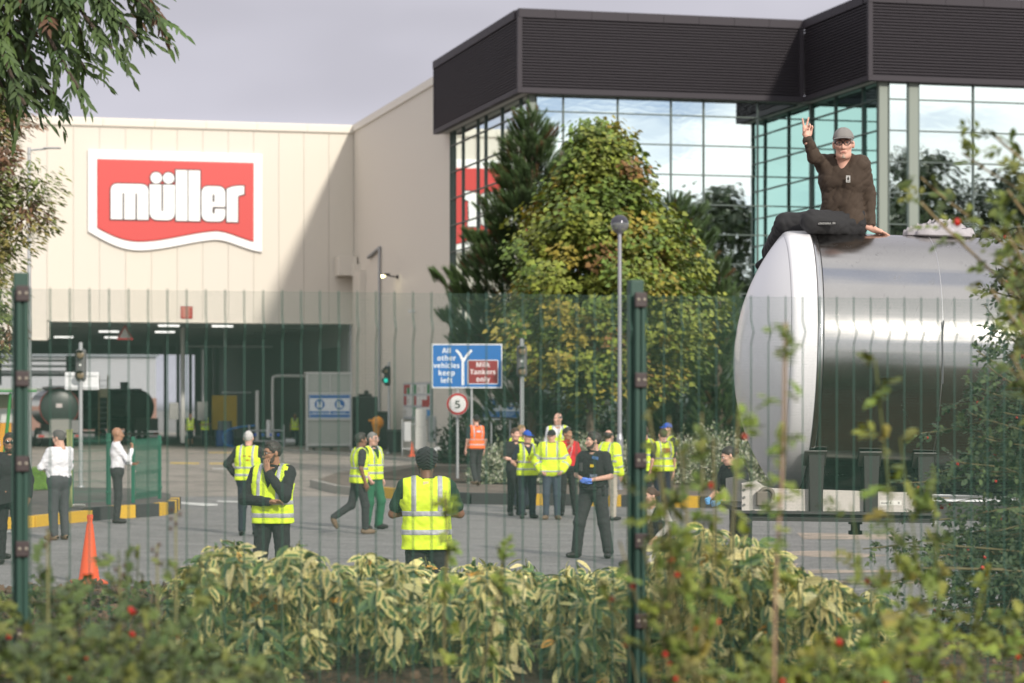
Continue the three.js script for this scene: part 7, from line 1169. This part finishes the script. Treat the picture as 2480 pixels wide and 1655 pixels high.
{ // single tall cane and the spray with blurred hips near the middle post
  const b = grd(1870, 6.4); briar({ label: 'single tall brown cane with pale green leaves before the tank front', base: b, stems: [[b, at(1880, 1400, 6.4), at(1897, 1100, 6.4), at(1902, 780, 6.4)]], seed: 631, density: 24, len: 0.05, colors: lime, stemC: [0.3, 0.2, 0.13], r0: 0.0048, size: 0.75 });
  const r = mulberry(641), c = grd(1640, 7), stems = []; for (const [px, py] of [[1570, 990], [1620, 1010], [1700, 1000], [1650, 1090], [1600, 1110], [1730, 1060], [1790, 985], [1560, 1180], [1660, 1230], [1600, 1270], [1500, 1310], [1560, 1330], [1440, 1385], [1620, 1350]]) stems.push([c.clone().add(V((r() - 0.5) * 0.4, 0, (r() - 0.5) * 0.4)), c.clone().lerp(at(px, py, 7), 0.6).add(V(0.03, 0.06, 0)), at(px, py, 6.8 + 0.5 * r())]);
  briar({ label: 'briar spray with red hips before the fence post near the police officer', base: c, stems, seed: 642, density: 8, r0: 0.003, len: 0.07, colors: [...lime, ...olive], hips: 1.2, stemC: [0.17, 0.15, 0.06] });
  const d = grd(1090, 8); briar({ label: 'slender light green sapling before the turbaned man', base: d, stems: [[d, at(1075, 1500, 8), at(1083, 1340, 8), at(1078, 1190, 8)], [d, at(1200, 1480, 8), at(1215, 1390, 8), at(1222, 1330, 8)]], seed: 651, density: 22, len: 0.045, colors: lime, size: 0.8 });
}
{ // bottom left: dark low briar in front of the fence, with stray canes and seed heads
  const r = mulberry(661), stems = [], b0 = grd(320, 7.8);
  for (let i = 0; i < 120; i++) { const Z = 6.6 + 2.3 * r(), px = -60 + 760 * r(), lim = px < 420 ? 1475 : px < 560 ? 1530 : 1590, py = lim + (1690 - lim) * Math.pow(r(), 0.7), b = grd(px + (r() - 0.5) * 120, Z), e = at(px, py, Z), m = b.clone().lerp(e, 0.6).add(V((r() - 0.5) * 0.1, 0.05, (r() - 0.5) * 0.1)); stems.push([b, m, e]); }
  for (let i = 0; i < 16; i++) { const Z = 7 + 1.6 * r(), px = 20 + 480 * r(), py = 1330 + 170 * r(), b = grd(px + (r() - 0.5) * 60, Z); stems.push([b, b.clone().lerp(at(px, py, Z), 0.5).add(V((r() - 0.5) * 0.06, 0, 0)), at(px, py, Z)]); }
  briar({ label: 'dark green low briar with a few hips before the fence below the cone', base: b0, stems, seed: 662, density: 17, len: 0.075, colors: [[0.06, 0.1, 0.02], [0.09, 0.13, 0.025], [0.05, 0.08, 0.02], [0.14, 0.16, 0.03]], hips: 0.35, stemC: [0.06, 0.08, 0.03], r0: 0.003 });
  // behind the fence on the soil
  const st2 = [], b2 = grd(250, 12); for (let i = 0; i < 60; i++) { const Z = 11 + 2.6 * r(), px = -30 + 620 * r(), py = 1395 + 130 * r(), b = grd(px, Z), e = at(px, py, Z); e.y = Math.max(e.y, b.y + 0.08); st2.push([b, b.clone().lerp(e, 0.5).add(V(0.02, 0.02, 0)), e]); }
  briar({ label: 'sparse green weeds on the bark behind the fence near the cone', base: b2, stems: st2, seed: 671, density: 20, len: 0.06, colors: [[0.06, 0.1, 0.02], [0.1, 0.13, 0.03]], name: 'bank_weeds' });
  const seedM = mat([0.07, 0.04, 0.025], { roughness: 1 }), grassM = mat([0.2, 0.19, 0.08], { roughness: 0.9 });
  [[425, 1235, 8.2], [380, 1320, 8], [115, 1285, 7.6], [290, 1370, 8]].forEach(([px, py, Z], i) => { const b = grd(px - 14, Z), e = at(px, py, Z), w = thing('dry_weed', 'thin dry weed stalk with brown seed head before the fence', 'weed', b, 0, 'dry weed stalks before the fence'); const d = e.clone().sub(b); part(w, 'stalk', tube([V(0, 0, 0), d.clone().multiplyScalar(0.5).add(V(0.01, 0, 0)), d], 0.0035, 12, 5), grassM); for (let q = 0; q < 5; q++) part(w, 'seed_head', new THREE.SphereGeometry(0.0055, 7, 5).scale(1, 1.6, 1).translate(d.x + (r() - 0.5) * 0.035, d.y - 0.016 * q, d.z + (r() - 0.5) * 0.035), seedM); });
}
renderer.render(scene, camera);
